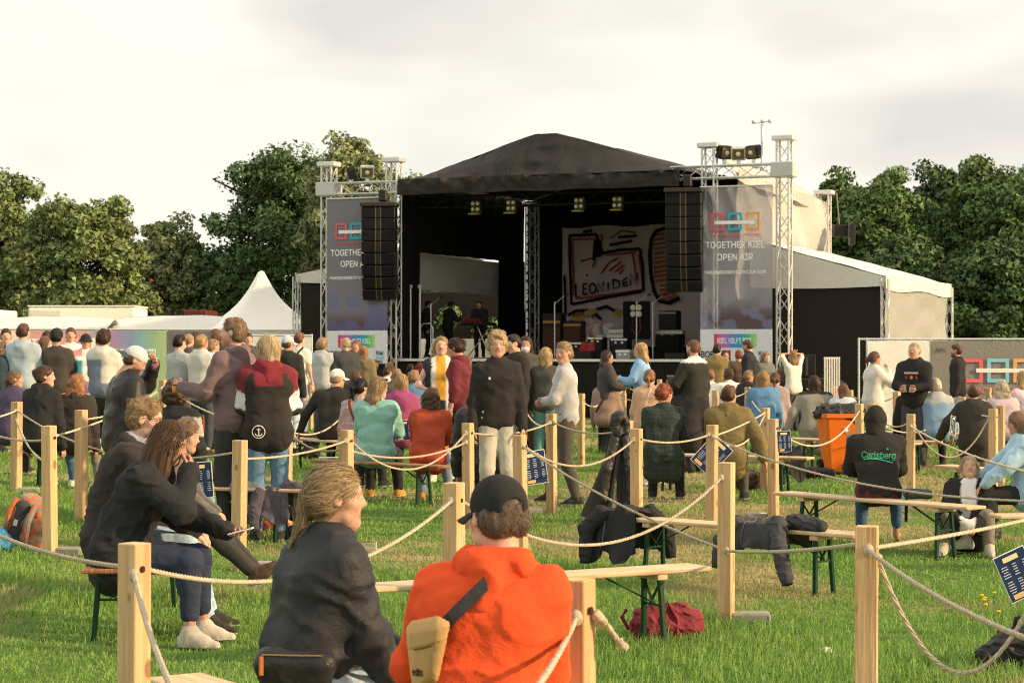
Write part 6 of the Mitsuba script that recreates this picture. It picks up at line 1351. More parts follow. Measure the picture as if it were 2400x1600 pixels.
person('woman with brown ponytail and beige cardigan, seated with her back to us', 1523, 865, 152, 'sit', 14, ('coat', '#c09c80'), ('#2a2628', 0.9), ('pony', '#a06a3e'), fem=True, extra=bag_strap('#d8b8a0', 0.03, (0.05, 0.0), (-0.05, -0.4)))
person('red haired woman with messy bun and dark green plaid shirt', 1558, 898, 206, 'sit', 10, ('shirt', '#1d2a22'), ('#1b1a1e',), ('messybun', '#a0481e'), fem=True, look=(38, 6), hemadd=0.14, topcol=plaid('#1c2522', '#2b3833', 44, 0.45), wide=1.15, arms=('lapin', 'lapin'), extra=lambda c: glasses(c), seat=0.45)
person('dark haired man in puffy black jacket looking down', 1626, 883, 168, 'sit', 25, ('parka', '#1c1a1b'), ('#8a7460',), ('short', '#4c3222'), look=(25, 35), wide=1.15, lean=24)
person('man with shaved ginger hair in black jacket with white hood, holding a beer', 1624, 795, 168, 'stand', -48, ('jacket', '#221f1c'), ('#2a2a2e',), ('buzz', '#7c4e34'), arms=('beer', 'down'), beard='#6a3c26', collar=True, topcol=zones('#221f1c', ('#dcd8d2', lambda x, y, z: (z > -0.05))), extra=lambda c: cup(c, 0, 'beer glass of the man with the white hood', 0.8))
# ------------------------------------------------------------------ middle right, towards the right banner
person('man in khaki field jacket under the right banner, seen from behind', 1681, 806, 114, 'stand', 20, ('jacket', '#8a7448'), hair=('fade', '#3a2a20'))
person('woman with long brown hair behind the khaki jacket', 1700, 820, 106, 'stand', 170, ('jacket', '#2c2a30'), hair=('long', '#5c3a2a'), fem=True)
person('person with short ginger hair raising a hand, under the right banner', 1731, 818, 112, 'stand', -10, ('tank', '#5c4838'), hair=('short', '#a04e24'), arms=('beer', 'down'))
person('man in dark suit jacket with brown quiff under the right banner', 1751, 796, 114, 'stand', -70, ('jacket', '#1e1e26'), hair=('fade', '#6a4630'), beard='#7a5438', look=(0, 12))
person('blond woman in grey vest at the right end of the banner', 1795, 825, 112, 'stand', 150, ('jacket', '#6a6a68'), hair=('long', '#a07a4c'), fem=True)
person('seated woman in white shirt with blonde bun, middle right', 1666, 865, 126, 'sit', 20, ('shirt', '#e4dfd8'), hair=('bun', '#9c6c40'), fem=True)
person('seated person in white shirt with dark curls, right of the bun', 1708, 862, 122, 'sit', 0, ('shirt', '#e8e2da'), hair=('curly', '#5a3c2a'), wide=1.1)
person('seated fair haired person in black hooded coat turning to the right', 1755, 865, 127, 'sit', 60, ('parka', '#1e1c1e'), hair=('short', '#a07c52'))
person('woman with wavy blonde bob in blue denim jacket, seen from behind', 1790, 867, 146, 'sit', 8, ('shirt', '#5a86b0'), ('#6a5c48',), ('curlybob', '#b0803e'), fem=True, wide=1.15, look=(20, 0))
person('man in khaki hooded parka with short brown hair, seen from behind', 1709, 902, 208, 'sit', 10, ('parka', '#6e6038'), ('#4a4a40',), ('fade', '#6e4a2e'), look=(22, 4), wide=1.12, arms=('lap', 'brace'), fold=0.018, seat=0.45)
person('tiny blond bun of a person seated before the right banner', 1752, 857, 100, 'sit', 0, ('sweat', '#c8b8a8'), hair=('topbun', '#c09a60'), fem=True)
person('person with dark hair and blue headband before the right banner', 1777, 852, 102, 'sit', 30, ('sweat', '#5a6a7c'), hair=('short', '#2c2624'))
person('woman in white top lifting both arms to her hair', 1857, 822, 114, 'stand', -30, ('tee', '#e6e0d6'), ('#3a3a42',), ('long', '#a0703c'), fem=True, arms=('raise', 'raise'))
person('seated woman with wavy brown hair and black jacket, below the raised arms', 1833, 857, 108, 'sit', 10, ('jacket', '#26211f'), hair=('curlybob', '#7c5a3a'), fem=True)
person('seated woman with brown ponytail and pale pink jacket', 1818, 872, 140, 'sit', 20, ('jacket', '#a08c8c'), ('#4a4a44',), ('pony', '#6e4c34'), fem=True)
person('woman with brown bob in wide grey coat and black scarf', 1909, 879, 157, 'sit', 6, ('coat', '#8c887c'), ('#2a2a2c',), ('bob', '#4c2e22'), fem=True, wide=1.25, arms=('brace', 'lap'), topcol=zones('#8c887c', ('#1c1a1c', lambda x, y, z: z > -0.055)))
person('woman with loose brown hair and white denim jacket behind the orange bin', 1976, 898, 158, 'sit', 20, ('jacket', '#c4ccd4'), hair=('long', '#7a5638'), fem=True, look=(-30, 0))
# ------------------------------------------------------------------ right
person('ponytailed woman in white top and red trousers, eating, by the white fence sheet', 2051, 823, 150, 'stand', 75, ('jacket', '#cfccc4'), ('#8c4438',), ('pony', '#6c4a34'), fem=True, arms=('reach', 'chin'))
person('bald man in black sweatshirt with printed chest', 2142, 802, 162, 'stand', -150, ('hoodie', '#17171a'), ('#3a3a42',), ('buzz', '#b89878'), arms=('belly', 'belly'), wide=1.05, extra=lambda c: [decal(c, flat_text('SCANDINAVIEN', 0.03, 0.21)[0:2] if False else (lambda m: (m[0] + [0, c['Nk'][2] - 0.17, 0], m[1]))(strip(np.stack([np.linspace(-0.105, 0.105, 14), np.zeros(14)], 1), 0.028)), 'chest_print', C('#b8b4b4'), 1, 0.008)] + [decal(c, (lambda m: (m[0] + [xx, c['Nk'][2] - 0.235, 0], m[1]))(strip(np.stack([np.linspace(-0.02, 0.02, 5), np.zeros(5)], 1), 0.045)), 'chest_print', C(cc), 1, 0.008) for xx, cc in ((-0.075, '#b04030'), (0.0, '#c8a040'), (0.075, '#a83838'))])
person('bearded man in black jacket with red sleeve stripe and jeans, before the logo fence', 2240, 806, 132, 'stand', -80, ('hoodie', '#1b191a'), ('#9ab0c4',), ('fade', '#6a4630'), beard='#5a3a28', topcol=lambda v, c: np.where((arm_t(v, c, 1)[1] < 0.06)[:, None] & (arm_t(v, c, 1)[0] > 0.3)[:, None] & (arm_t(v, c, 1)[0] < 0.8)[:, None], C('#7c1a1e'), C('#1b191a')))
def ex_print(c):
    for j in range(8):
        w = 0.10 * (0.7 + 0.3 * ((j * 37) % 7) / 7); decal(c, (lambda m: (m[0] + [-0.04, c['Nk'][2] - 0.14 - 0.030 * j, 0], m[1]))(strip(np.stack([np.linspace(-w, w, 9), np.zeros(9)], 1), 0.018)), 'back_print', C('#b4b8bc'), -1, 0.009)
person('dark haired man in black hoodie with white print on the back', 2144, 884, 160, 'sit', 8, ('hoodie', '#151517'), ('#1c1c20',), ('short', '#4c2e20'), look=(35, 20), wide=1.1, lean=20, extra=ex_print, seat=0.45)
person('person with bleached white hair and denim vest over a grey hood', 2193, 883, 162, 'sit', 4, ('hoodie', '#7c98b4'), ('#1e1e24',), ('short', '#e0d2b8'), wide=1.05, topcol=lambda v, c: np.where((np.minimum(arm_t(v, c, 0)[1], arm_t(v, c, 1)[1]) < 0.07)[:, None] | (((v - c['Nk']) @ c['uu'])[:, None] > -0.13), C('#a8acae'), C('#7896b4')), seat=0.45)
person('short haired man in dark grey jacket, seated before the logo fence', 2282, 900, 180, 'sit', 12, ('parka', '#2a2522'), ('#8a8478',), ('fade', '#6e4a34'), arms=('wide', 'lap'), seat=0.45)
person('blonde woman in pale lilac sweater, seated far right', 2348, 890, 166, 'sit', 6, ('sweat', '#c4acb8'), hair=('curlylong', '#d0b890'), fem=True, wide=1.1)
person('person in pale pink top at the right edge', 2396, 868, 152, 'sit', -20, ('sweat', '#d4b8c0'), hair=('long', '#c09868'), fem=True)
def ex_carls(c):
    z = c['Nk'][2] - 0.155; g = C('#3f9c78')
    decal(c, (lambda m: (m[0] + [0.0, z, 0], m[1]))(flat_text('Carlsberg', 0.055, 0.29, 0.10, -0.03)), 'logo_lettering', g, -1, 0.012)
    q = np.linspace(0, 1, 22); decal(c, strip(np.stack([-0.13 + 0.25 * q, z - 0.045 + 0.018 * np.sin(q * 3.4 + 0.4) - 0.010 * q], 1), 0.011), 'logo_swoosh', g, -1, 0.012)
    a = np.linspace(0, 2 * np.pi, 12); decal(c, strip(np.stack([0.075 + 0.007 * np.cos(a), z + 0.052 + 0.005 * np.sin(a)], 1), 0.010), 'logo_leaf', g, -1, 0.012)
    c['t'].part('shirt_hem', implicit(c['torso'](0.018)[:2] + [rc(c['P0'] - [0.07, 0, 0.03], c['P0'] + [0.07, 0, -0.03], 0.125, None, 0.05)], 0.02), 'mat_cloth', C('#5a1a2a'), True, to_world=c['place'])
person('person with black hood up and green Carlsberg lettering on the back', 2053, 951, 268, 'sit', 4, ('hoodie', '#1a1513'), ('#41608c', 0.86), ('short', '#2a2018'), hat=('hood', '#191412'), wide=1.16, lean=26, look=(12, 16), arms=('lapin', 'lapin'), shoes=None, extra=ex_carls, seat=0.44, leg=((0.10, 0.40, -0.04), (0.20, 0.36, 0.10)), name='carls')
def ex_kneel(c): pass
person('blonde woman in black jacket squatting on the grass and looking up', 2272, 1066, 278, 'sit', 196, ('jacket', '#141416'), ('#7c7264',), ('bob', '#c8a878'), fem=True, look=(-8, -14), arms=('lapin', 'lapin'), lean=16, seat=0.17, leg=((0.17, 0.30, 0.02, 0.34), (0.20, 0.30, 0.02, 0.30)), topcol=open_front('#141416', '#e4e2e4', 0.06), wide=1.12, shoes='#b8b0a4', name='kneel')
person('woman with long light brown hair in pale denim jacket and black trousers, right edge', 2384, 962, 278, 'sit', -88, ('jacket', '#9cbcd4'), ('#18171a', 0.88), ('verylong', '#9a7450'), fem=True, lean=12, wide=0.94, look=(20, 8), arms=('knee', 'knee'), shoes='#b8b4a4', leg=((0.10, 0.46, 0.20), (0.14, 0.46, 0.30)), seat=0.45, name='denim')
# crew on the stage
for (u, q, lab, hc_, fc, ln, ar) in ((1004, 4.0, 'crew member in black whose lit face shows at the stage\'s left', '#3a2a22', 100, 5, ('down', 'down')), (1058, 4.4, 'crew member in black turned away on the stage, left of the keyboard', '#241a16', 60, 12, ('beer', 'beer')), (1123, 4.2, 'crew member in black jacket with sunglasses at the stage keyboard', '#5a3a26', 190, 16, ('belly', 'belly'))):
    P = S(sp(u, q), q, FLOOR); s_ = FOC / P[1]
    person(lab, u, 720, s_, 'stand', fc, ('jacket', '#141316'), ('#131316',), ('short', hc_), lean=ln, look=(0, 14), arms=ar, bz=FLOOR, H=1.60)
# ------------------------------------------------------------------ posts and ropes
POSTS, HP = {}, 1.02
def post(name, u, top, bottom, desc, label, rz=None, s=None, block=None):
    s = s or ((bottom - HOR) / EYE if bottom else (top - HOR) / 0.73)
    x, y = W(u, s)
    for _ in range(3):
        g = float(ground(x, y))
        if not bottom and s: s = (top - HOR) / (EYE - HP - g); x, y = W(u, s)
        elif bottom: s = (bottom - HOR) / (EYE - g); x, y = W(u, s)
    h = float(np.clip(EYE - (top - HOR) / s - g, 0.80, 1.12)); r = random.Random(name); rz = r.uniform(-38, -22) if rz is None else rz
    t = Thing('wooden_post', label, 'post')
    place = pose(x, y, g, rz, 1.0, r.uniform(-0.9, 0.9), r.uniform(-0.9, 0.9))
    t.put('timber', shape(MB().box([0, 0, h / 2 - 0.06], [0.09, 0.09, h + 0.12], None, 0.004).get(), 'mat_wood', to_world=place))
    R = rotz(math.radians(rz)); hz = h - 0.095
    for sg in (-1, 1):                                   # the drilled hole with the rope drawn through
        c = np.array([x, y, g + hz]) + R @ np.array([sg * 0.0455, 0, 0])
        t.part('hole', MB().tube([c - R @ np.array([0.002, 0, 0]), c + R @ np.array([0.002, 0, 0])], 0.013, 10).get(), 'mat_matt', C('#3a2412'))
    if block:
        c = np.array([x, y, g]) + np.array([block[0], block[1], 0.03]); t.part('foot_block', MB().box(c, [0.25, 0.17, 0.07], rotz(r.uniform(-0.4, 0.4)), 0.012).get(), 'mat_matt', C('#8a877f'))
    POSTS[name] = dict(p=np.array([x, y, g]), h=h, hz=hz, R=R, desc=desc, s=s)
P_ = post
P_('A', 313, 1272, None, 'the front left post', 'large square wooden post in front of the phone holding woman', -32)
P_('B', 1355, 1357, None, 'the post behind orange hoodie', 'nearest wooden post, short in view, right of the orange hoodie', -28)
P_('C', 2030, 1232, None, 'the front right post', 'large wooden post at the front right with a drilled rope hole', -14)
P_('D', 1701, 1083, 1459, 'the post by the empty bench', 'wooden post on a concrete block right of the empty bench', -24, block=(0.16, 0.04))
P_('E', 559, 1031, 1337, 'the post before the blonde', 'wooden post in front of the blonde woman with maroon hood', -26, block=(0.18, 0.06))
P_('F', 118, 997, 1302, 'the post by the backpack', 'wooden post behind the orange patterned backpack', -24, block=(0.14, 0.05))
P_('G', 38, 941, 1155, 'the far left post', 'wooden post at the far left with a concrete foot block', -26, block=(0.14, -0.1))
P_('H', 815, 1007, None, 'the post before sea green', 'wooden post in front of the woman in the sea green sweater', -30)
P_('I', 1098, 991, None, 'the post before rust red', 'wooden post right of the woman in the rust red shirt', -28)
P_('J', 1065, 1130, None, 'the post behind orange hoodie\'s cap', 'thick wooden post left of the black cap of the orange hoodie', -30)
P_('K', 1222, 1019, None, 'the post with blue menu', 'wooden post holding the blue menu sign right of the black cap', -30)
P_('L', 1293, 969, 1205, 'the post before grey sweatshirt', 'wooden post in front of the man in the light grey sweatshirt', -28, block=(-0.2, 0.02))
P_('M', 1492, 1004, None, 'the post with hung jacket', 'wooden post right of the long black jacket hung up', -28)
P_('M2', 1470, 985, None, 'the post under black jacket', 'wooden post that carries the long hanging black jacket', -28)
P_('N', 1667, 995, 1247, 'the post with tilted menu', 'wooden post in front of the tilted blue menu sign', -30, block=(0.22, 0.05))
P_('O', 1813, 981, 1218, 'the post with small menu', 'wooden post beside the small upright menu sign', -30, block=(-0.15, 0.1))
P_('P', 1792, 955, 1153, 'the post by denim jacket', 'wooden post in front of the blue denim jacket with blonde bob', -28)
P_('Q', 2134, 970, 1160, 'the post right of Carlsberg', 'wooden post right of the hooded person with green lettering', -24)
P_('R', 2256, 930, 1080, 'the post before grey jacket', 'wooden post in front of the short haired man in dark grey jacket', -26)
P_('S', 2015, 946, None, 'the post behind the orange bin', 'wooden post just right of the large orange bin', -28)
P_('T', 2044, 945, None, 'the post behind the hood', 'wooden post hidden behind the black hood', -28)
P_('U', 2328, 958, None, 'the right pair\'s left post', 'left post of the close pair of posts at far right', -30)
P_('V', 2345, 949, None, 'the right pair\'s right post', 'right post of the close pair of posts at far right', -30)
P_('W', 2319, 909, None, 'the post by lilac sweater', 'farther wooden post left of the woman in pale lilac sweater', -30)
P_('X', 1425, 909, 1044, 'the post on taupe sweater', 'wooden post in front of the taupe sweater with maroon strap', -26)
P_('Y', 1446, 917, 1036, 'the post beside taupe sweater', 'wooden post right of the taupe sweater, second of two', -26)
P_('Z', 1362, 922, 1093, 'the post right of grey sweatshirt', 'slender post just right of the light grey sweatshirt', -26)
P_('a', 1381, 882, 955, 'the back pair\'s front post', 'front one of the two posts left of the brown haired cup holder', -26)
P_('b', 1389, 868, None, 'the back pair\'s rear post', 'rear one of the two posts left of the brown haired cup holder', -26)
P_('c', 1463, 893, None, 'the post by blue sweater', 'wooden post between brown haired cup holder and light blue sweater', -26)
P_('d', 1546, 889, None, 'the post left of shaved man', 'left one of two posts behind the red hair bun', -26)
P_('e', 1567, 890, None, 'the post before shaved man', 'right one of two posts behind the red hair bun', -26)
P_('f', 1654, 917, None, 'the post left of khaki parka', 'left one of two posts behind the khaki parka', -26)
P_('g', 1676, 914, None, 'the post behind khaki parka', 'right one of two posts behind the khaki parka', -26)
P_('h', 1751, 907, None, 'the post left of denim bob', 'post between the khaki parka and the denim jacket', -26)
P_('i', 738, 873, None, 'the post by left banner', 'far post right of the pale cap and black hoodie', -26)
P_('j', 727, 894, 1008, 'the post left of big man', 'post left of the big man with cap worn backwards', -26)
P_('k', 864, 870, None, 'the post among seated heads', 'short looking far post among the seated heads left of centre', -26)
P_('l', 1102, 928, None, 'the post behind black rain jacket', 'post behind the large black rain jacket, left side', -26)
P_('m', 822, 932, None, 'the post by black ponytail', 'post mostly hidden behind the black ponytail', -26)
P_('n', 384, 890, None, 'the post by bushy curls', 'post behind the bushy brown curls at left', -26)
P_('o', 1873, 889, None, 'the post left of grey coat', 'far post left of the wide grey coat', -26)
P_('p', 1992, 914, None, 'the post right of white denim', 'post right of the white denim jacket behind the bin', -26)
P_('q', 2101, 917, None, 'the post between red trousers', 'post between the red trousers and the printed hoodie', -26)
P_('r', 1224, 930, None, 'the post by yellow jacket', 'post left of the yellow rain jacket', -26)
P_('t', 1725, 894, None, 'the far post before banner', 'far post in front of the right banner', -26)
P_('u', 670, 985, None, 'the post behind the blonde', 'post hidden behind the blonde woman with maroon hood', -26)
P_('v', 190, 960, None, 'the post in seated row', 'post hidden in the seated row at far left', -26)
# posts outside the frame that carry ropes running out of it
P_('x1', 2470, 1240, None, 'a post outside right', 'post just outside the right edge, near one', -26)
P_('x2', 2560, 1100, None, 'a post beyond right', 'post outside the right edge, farther one', -26)
P_('x3', -120, 1150, None, 'a post outside left', 'post just outside the left edge, near one', -26)
P_('x4', -90, 960, None, 'a post beyond left', 'post outside the left edge, farther one', -26)
P_('x5', 990, 1665, None, 'a post nearer than bench', 'post below the lower edge between bench and camera', -26, s=None)
P_('x6', 2620, 1480, None, 'a nearest post outside right', 'post outside the right edge, nearest to the camera', -26)
P_('x7', 560, 1690, None, 'a post nearer at left', 'post below the lower edge at the left', -26)
def rope_line(a, b, sag, n):
    t = np.linspace(0, 1, n)[:, None]; p = a * (1 - t) + b * t; p[:, 2] -= sag * 4 * (t * (1 - t))[:, 0]; return p
def rope(a, b, sag=0.15, da=0.0, db=0.0, label=None, name='rope', free=None):
    A, B = POSTS[a], POSTS[b] if b else None
    pa = A['p'] + [0, 0, A['hz'] - da]; pb = (B['p'] + [0, 0, B['hz'] - db]) if B else free
    d = pb - pa; d[2] = 0; d = unit(d)
    pa = pa + d * 0.047; pb = pb - d * (0.047 if B else 0)
    s = max(A['s'], B['s'] if B else 0); L = np.linalg.norm(pb - pa)
    mb = MB()
    if s > 240:                                          # three strands laid round each other
        n = int(np.clip(L / 0.016, 50, 230)); c = rope_line(pa, pb, sag, n); tg = np.gradient(c, axis=0); tg /= np.linalg.norm(tg, axis=1, keepdims=True)
        x = np.cross(tg, [0, 0, 1.0]); x /= np.linalg.norm(x, axis=1, keepdims=True); yv = np.cross(x, tg); ph = np.linspace(0, L, n) / 0.075 * 2 * np.pi
        for k in range(3):
            q = ph + k * 2.0944; mb.tube(c + 0.0052 * (np.cos(q)[:, None] * x + np.sin(q)[:, None] * yv), 0.0058, 5)
    else: mb.tube(rope_line(pa, pb, sag, 22), 0.0100, 6)
    lab = label or f"pale rope slung from {A['desc']} to {B['desc']}"
    w = lab.split(); lab = ' '.join(w[:16])
    t = Thing(name, lab, 'rope'); t.put('strand', shape(mb.get(), 'mat_rope', smooth=True))
    for P, q in ((A, pa), (B, pb)):
        if P is not None: t.put('knot', shape(trimesh.creation.icosphere(1, 0.021).apply_transform(np.diag([1.0, 1.0, 1.3, 1])).apply_translation(q), 'mat_rope', smooth=True))
    return pa, pb
rope('x3', 'A', 0.05, label='rope running from the front left post out of the left edge')
rope('A', 'J', 0.20, label='long rope from the front left post past the front woman')
rope('A', 'x7', 0.12, 0.02, label='rope dropping steeply from the front left post to the lower edge')
rope('B', 'x5', 0.10, 0.02, label='rope crossing the orange sleeve towards the lower edge')
rope('C', 'x6', 0.05, 0.0, label='thick rope dropping from the front right post to the right edge')
rope('C', 'x1', 0.42, 0.04, 0.1, label='deeply sagging rope from the front right post to the right')
rope('C', 'x2', 0.02, 0.0, 0.1, label='rope rising from the front right post to the right edge')
rope('D', 'C', 0.02, 0.46, -0.02, label='level rope between the empty bench post and front right post')
rope('K', 'D', 0.06, 0.0, 0.46, label='rope falling from the blue menu post to the empty bench post')
rope('J', 'D', 0.33, 0.0, 0.0, label='sagging rope behind the orange hoodie up to the bench post')
rope('K', 'M', 0.20); rope('M', 'N', 0.05); rope('L', 'M2', 0.07); rope('I', 'L', 0.06)
rope('H', 'I', 0.30, label='thick sagging rope across the sea green and rust red backs'); rope('H', 'I', 0.10, 0.09, 0.09, label='thin straight rope below the sagging one across the sea green back')
rope('u', 'H', 0.10, 0.0, 0.06); rope('E', 'H', 0.04, 0.05, 0.0); rope('F', 'n', 0.08); rope('x4', 'F', 0.06, 0.0, 0.02); rope('x4', 'G', 0.03); rope('G', 'E', 0.22, 0.0, 0.0, label='long rope from the far left post behind the left bench')
rope('G', 'F', 0.10, 0.1, 0.2, label='lower crossing rope between far left post and backpack post')
rope('N', 'P', 0.22, label='sagging rope below the khaki parka'); rope('N', 'P', 0.02, 0.02, -0.03, label='straight rope across the khaki parka'); rope('N', 'x2', 0.16, 0.02, 0.1, label='long rope from the tilted menu post to the right edge')
rope('O', 'S', 0.30); rope('T', 'Q', 0.12); rope('S', 'R', 0.36); rope('Q', 'x2', 0.08, 0.05, 0.0); rope('Q', 'U', 0.42, 0.05, 0.0); rope('R', 'U', 0.05); rope('V', 'W', 0.05)
rope('Z', 'X', 0.16); rope('Y', 'c', 0.05); rope('X', 'Y', 0.02); rope('a', 'b', 0.05); rope('c', 'd', 0.15); rope('Y', 'f', 0.12); rope('g', 'h', 0.06); rope('h', 'P', 0.04); rope('o', 'p', 0.12)
rope('u', 'm', 0.18, label='sagging rope across the back of the big man'); rope('i', 'k', 0.15); rope('j', 'm', 0.15); rope('i', 'j', 0.06); rope('l', 'I', 0.06); rope('l', 'r', 0.15); rope('r', 'L', 0.14); rope('v', 'n', 0.10); rope('p', 'q', 0.10); rope('t', 'h', 0.06); rope('n', 'u', 0.12)
def knot_tail():
    P = POSTS['B']; c = P['p'] + [0.048, 0.0, P['hz'] - 0.02]; t = Thing('rope_end', 'knotted rope end hanging from the nearest post', 'rope')
    pts = c + np.array([[0, 0, 0.01], [0.02, 0, 0.0], [0.045, 0, -0.03], [0.065, 0, -0.06], [0.085, 0, -0.085]])
    mb = MB(); ph = np.linspace(0, 5, 26); cc = np.stack([np.interp(np.linspace(0, 4, 26), range(5), pts[:, k]) for k in range(3)], 1)
    for k in range(3): mb.tube(cc + 0.005 * np.stack([0 * ph, np.cos(ph * 2 + k * 2.09), np.sin(ph * 2 + k * 2.09)], 1), 0.0060, 6)
    t.put('strand', shape(mb.get(), 'mat_rope', smooth=True))
    t.put('knot', shape(implicit([rc(c + [0.012, 0, 0], c + [0.03, 0, -0.02], 0.018, 0.014, 0.01)], 0.006, folds=(0.006, [60, 60, 60], 2)), 'mat_rope', smooth=True))
    t.put('knot', shape(implicit([rc(pts[4], pts[4] + [0.012, 0, -0.012], 0.013, 0.012, 0.01)], 0.005, folds=(0.006, [70, 70, 70], 3)), 'mat_rope', smooth=True))
knot_tail()
# ------------------------------------------------------------------ benches
GREEN = C('#123a24')
def bench(pa, pb, label, mat='mat_plank', leg=GREEN, z=0.455):
    a, b = np.asarray(pa, float), np.asarray(pb, float); d = b - a; L = np.linalg.norm(d); c = (a + b) / 2; g = float(ground(*c))
    t = Thing('bench', label, 'bench', None); rz = math.degrees(math.atan2(d[1], d[0])); place = pose(c[0], c[1], g, rz)
    m = MB().box([0, 0, z - 0.014], [L, 0.25, 0.028], None, 0.007).get(); uv = m[0][:, :2]
    t.put('seat', shape(m, mat, None, False, place, uv=uv))
    for sx in (-1, 1):
        x = sx * (L / 2 - 0.34)
        mm = MB().box([x, 0, z - 0.046], [0.07, 0.23, 0.035], None, 0.004).get(); t.put('cleat', shape(mm, mat, None, False, place, uv=mm[0][:, [1, 0]]))
        for sy in (-1, 1):
            k = t.part('leg', MB().beam([x, sy * 0.085, z - 0.062], [x + sx * 0.015, sy * 0.115, -0.01], 0.030, 0.030, None, 0.004).get(), 'mat_paint', leg, to_world=place)
            t.part('brace', MB().beam([x, sy * 0.09, z - 0.075], [x, -sy * 0.02, z - 0.21], 0.018, 0.006).get(), 'mat_paint', leg, to_world=place)
        t.part('crossbar', MB().beam([x + sx * 0.008, -0.098, z - 0.215], [x + sx * 0.008, 0.098, z - 0.215], 0.014, 0.014).get(), 'mat_paint', leg, to_world=place)
        t.part('strut', MB().beam([x, 0, z - 0.20], [x - sx * 0.34, 0, z - 0.035], 0.022, 0.008).get(), 'mat_paint', leg, to_world=place)
    return dict(a=a, b=b, g=g, z=z + g, d=unit(d))
def BW(u, v, z=0.455):                                  # a point of a bench seat from its place in the photograph
    s = (v - HOR) / (EYE - z); x, y = W(u, s); g = float(ground(x, y)); s = (v - HOR) / (EYE - z - g); return W(u, s)
def bench2(pa, pb, L=2.2, keep='a', **k):
    d = unit(np.asarray(pb) - np.asarray(pa)); 
    return (pa, pa + d * L) if keep == 'a' else (pb - d * L, pb)
bench(*bench2(W(880, 430), BW(1640, 1322), keep='b'), 'empty pale bench with the red bag under it')
bench(*bench2(W(405, 592), W(1125, 765)), 'pale bench on which the two people in front sit')
bench(*bench2(BW(240, 1336), W(420, 330)), 'brown bench of the three people at left', mat='mat_plank_dark')
bench(*bench2(BW(1455, 1208), BW(2135, 1258)), 'pale bench with dark jackets behind the empty bench')
bench(*bench2(BW(1832, 1151), BW(2275, 1185)), 'pale bench of the hooded person with green lettering')
bench(*bench2(BW(2330, 1205), W(2640, 300)), 'bench of the woman in pale denim jacket, right edge')
bench(*bench2(BW(2210, 1088), BW(2355, 1100)), 'pale bench behind the squatting blonde woman')
bench(*bench2(BW(745, 1070), BW(1090, 1094), 2.0), 'dark brown bench under the sea green sweater and rust red shirt', mat='mat_plank_dark')
bench(*bench2(BW(660, 1014), BW(800, 1034)), 'yellowish bench of the big man with the cap')
bench(*bench2(BW(490, 1138), BW(737, 1157), keep='b'), 'bench with the purple grey jacket on its end')
bench(*bench2(BW(1505, 1060), BW(1792, 1068)), 'bench of the plaid shirt and the khaki parka')
bench(*bench2(BW(1180, 996), BW(1290, 1006)), 'bench under the yellow rain jacket')
bench(*bench2(BW(1850, 1025), BW(2120, 1036)), 'bench under the wide grey coat')
bench(*bench2(BW(2080, 1011), BW(2320, 1017)), 'bench of the three people before the logo fence')
bench(*bench2(BW(2030, 1030), BW(2206, 1033), 1.6, keep='b'), 'empty bench behind the post right of Carlsberg')
bench(*bench2(BW(20, 1034), BW(214, 1038)), 'bench of the seated row at far left')
bench(*bench2(BW(1390, 986), BW(1470, 990)), 'bench under the taupe sweater')
bench(*bench2(BW(1560, 1008), BW(1680, 1012)), 'bench under the puffy black jacket')
# ------------------------------------------------------------------ menu signs
def sign(u, v, s, w, h, rot, yaw, label, tilt=0.0):
    t = Thing('menu_sign', label, 'sign'); x, y = W(u, s); z = EYE - (v - HOR) / s
    R = rotz(yaw) @ rotx(tilt) @ roty(rot); c = np.array([x, y, z]); q = lambda a, b, d=0.0: c + R @ np.array([a, d, b])
    t.part('board', MB().box(c, [w, 0.006, h], R, 0.001).get(), 'mat_paint', C('#e4e4e8')); t.part('face', MB().box(q(0, 0, -0.0045), [w * 0.95, 0.003, h * 0.965], R).get(), 'mat_paint', C('#1f3358'))
    r = random.Random(u); mb = MB()
    t.part('title_field', MB().box(q(-0.02 * w, h * 0.37, -0.0075), [w * 0.48, 0.002, h * 0.10], R).get(), 'mat_paint', C('#e6d6a8')); t.part('price_field', MB().box(q(-0.2 * w, -h * 0.40, -0.0075), [w * 0.34, 0.002, h * 0.10], R).get(), 'mat_paint', C('#e0b880'))
    for k in range(11):
        if k == 5: continue
        zz = h * (0.24 - 0.054 * k)
        for cx_, ww in ((-0.30, 0.24), (0.02, 0.18), (0.34, 0.14)):
            f = r.uniform(0.6, 1.0); mb.box(q(cx_ * w, zz, -0.0075), [w * ww * f, 0.002, h * 0.017], R)
    t.part('print', mb.get(), 'mat_paint', C('#c8cedc'), kind='stuff')
    for sx in (-1, 1): t.part('cord', MB().tube([q(sx * w * 0.4, h * 0.49), q(sx * w * 0.36, h * 0.58)], 0.003, 5).get(), 'mat_rope')
sign(470, 1124, 290, 0.20, 0.29, -0.08, -0.05, 'blue menu sign hanging left of the post before the blonde')
sign(1253, 1095, 272, 0.21, 0.29, -0.14, 0.25, 'blue menu sign hanging right of the black cap')
sign(1668, 1066, 244, 0.25, 0.34, 0.75, 0.0, 'blue menu sign tilted like a diamond behind its post')
sign(1838, 1034, 236, 0.14, 0.21, -0.06, 0.1, 'small upright blue menu sign left of the grey coat\'s bench')
sign(2384, 1345, 400, 0.20, 0.29, -0.42, 0.1, 'slanted blue menu sign cut by the right edge')
sign(2233, 996, 200, 0.13, 0.21, 0.2, 0.9, 'small menu sign seen sideways below the bleached hair')
sign(946, 1008, 198, 0.20, 0.24, -0.05, 0.0, 'menu sign half hidden between sea green and rust red')
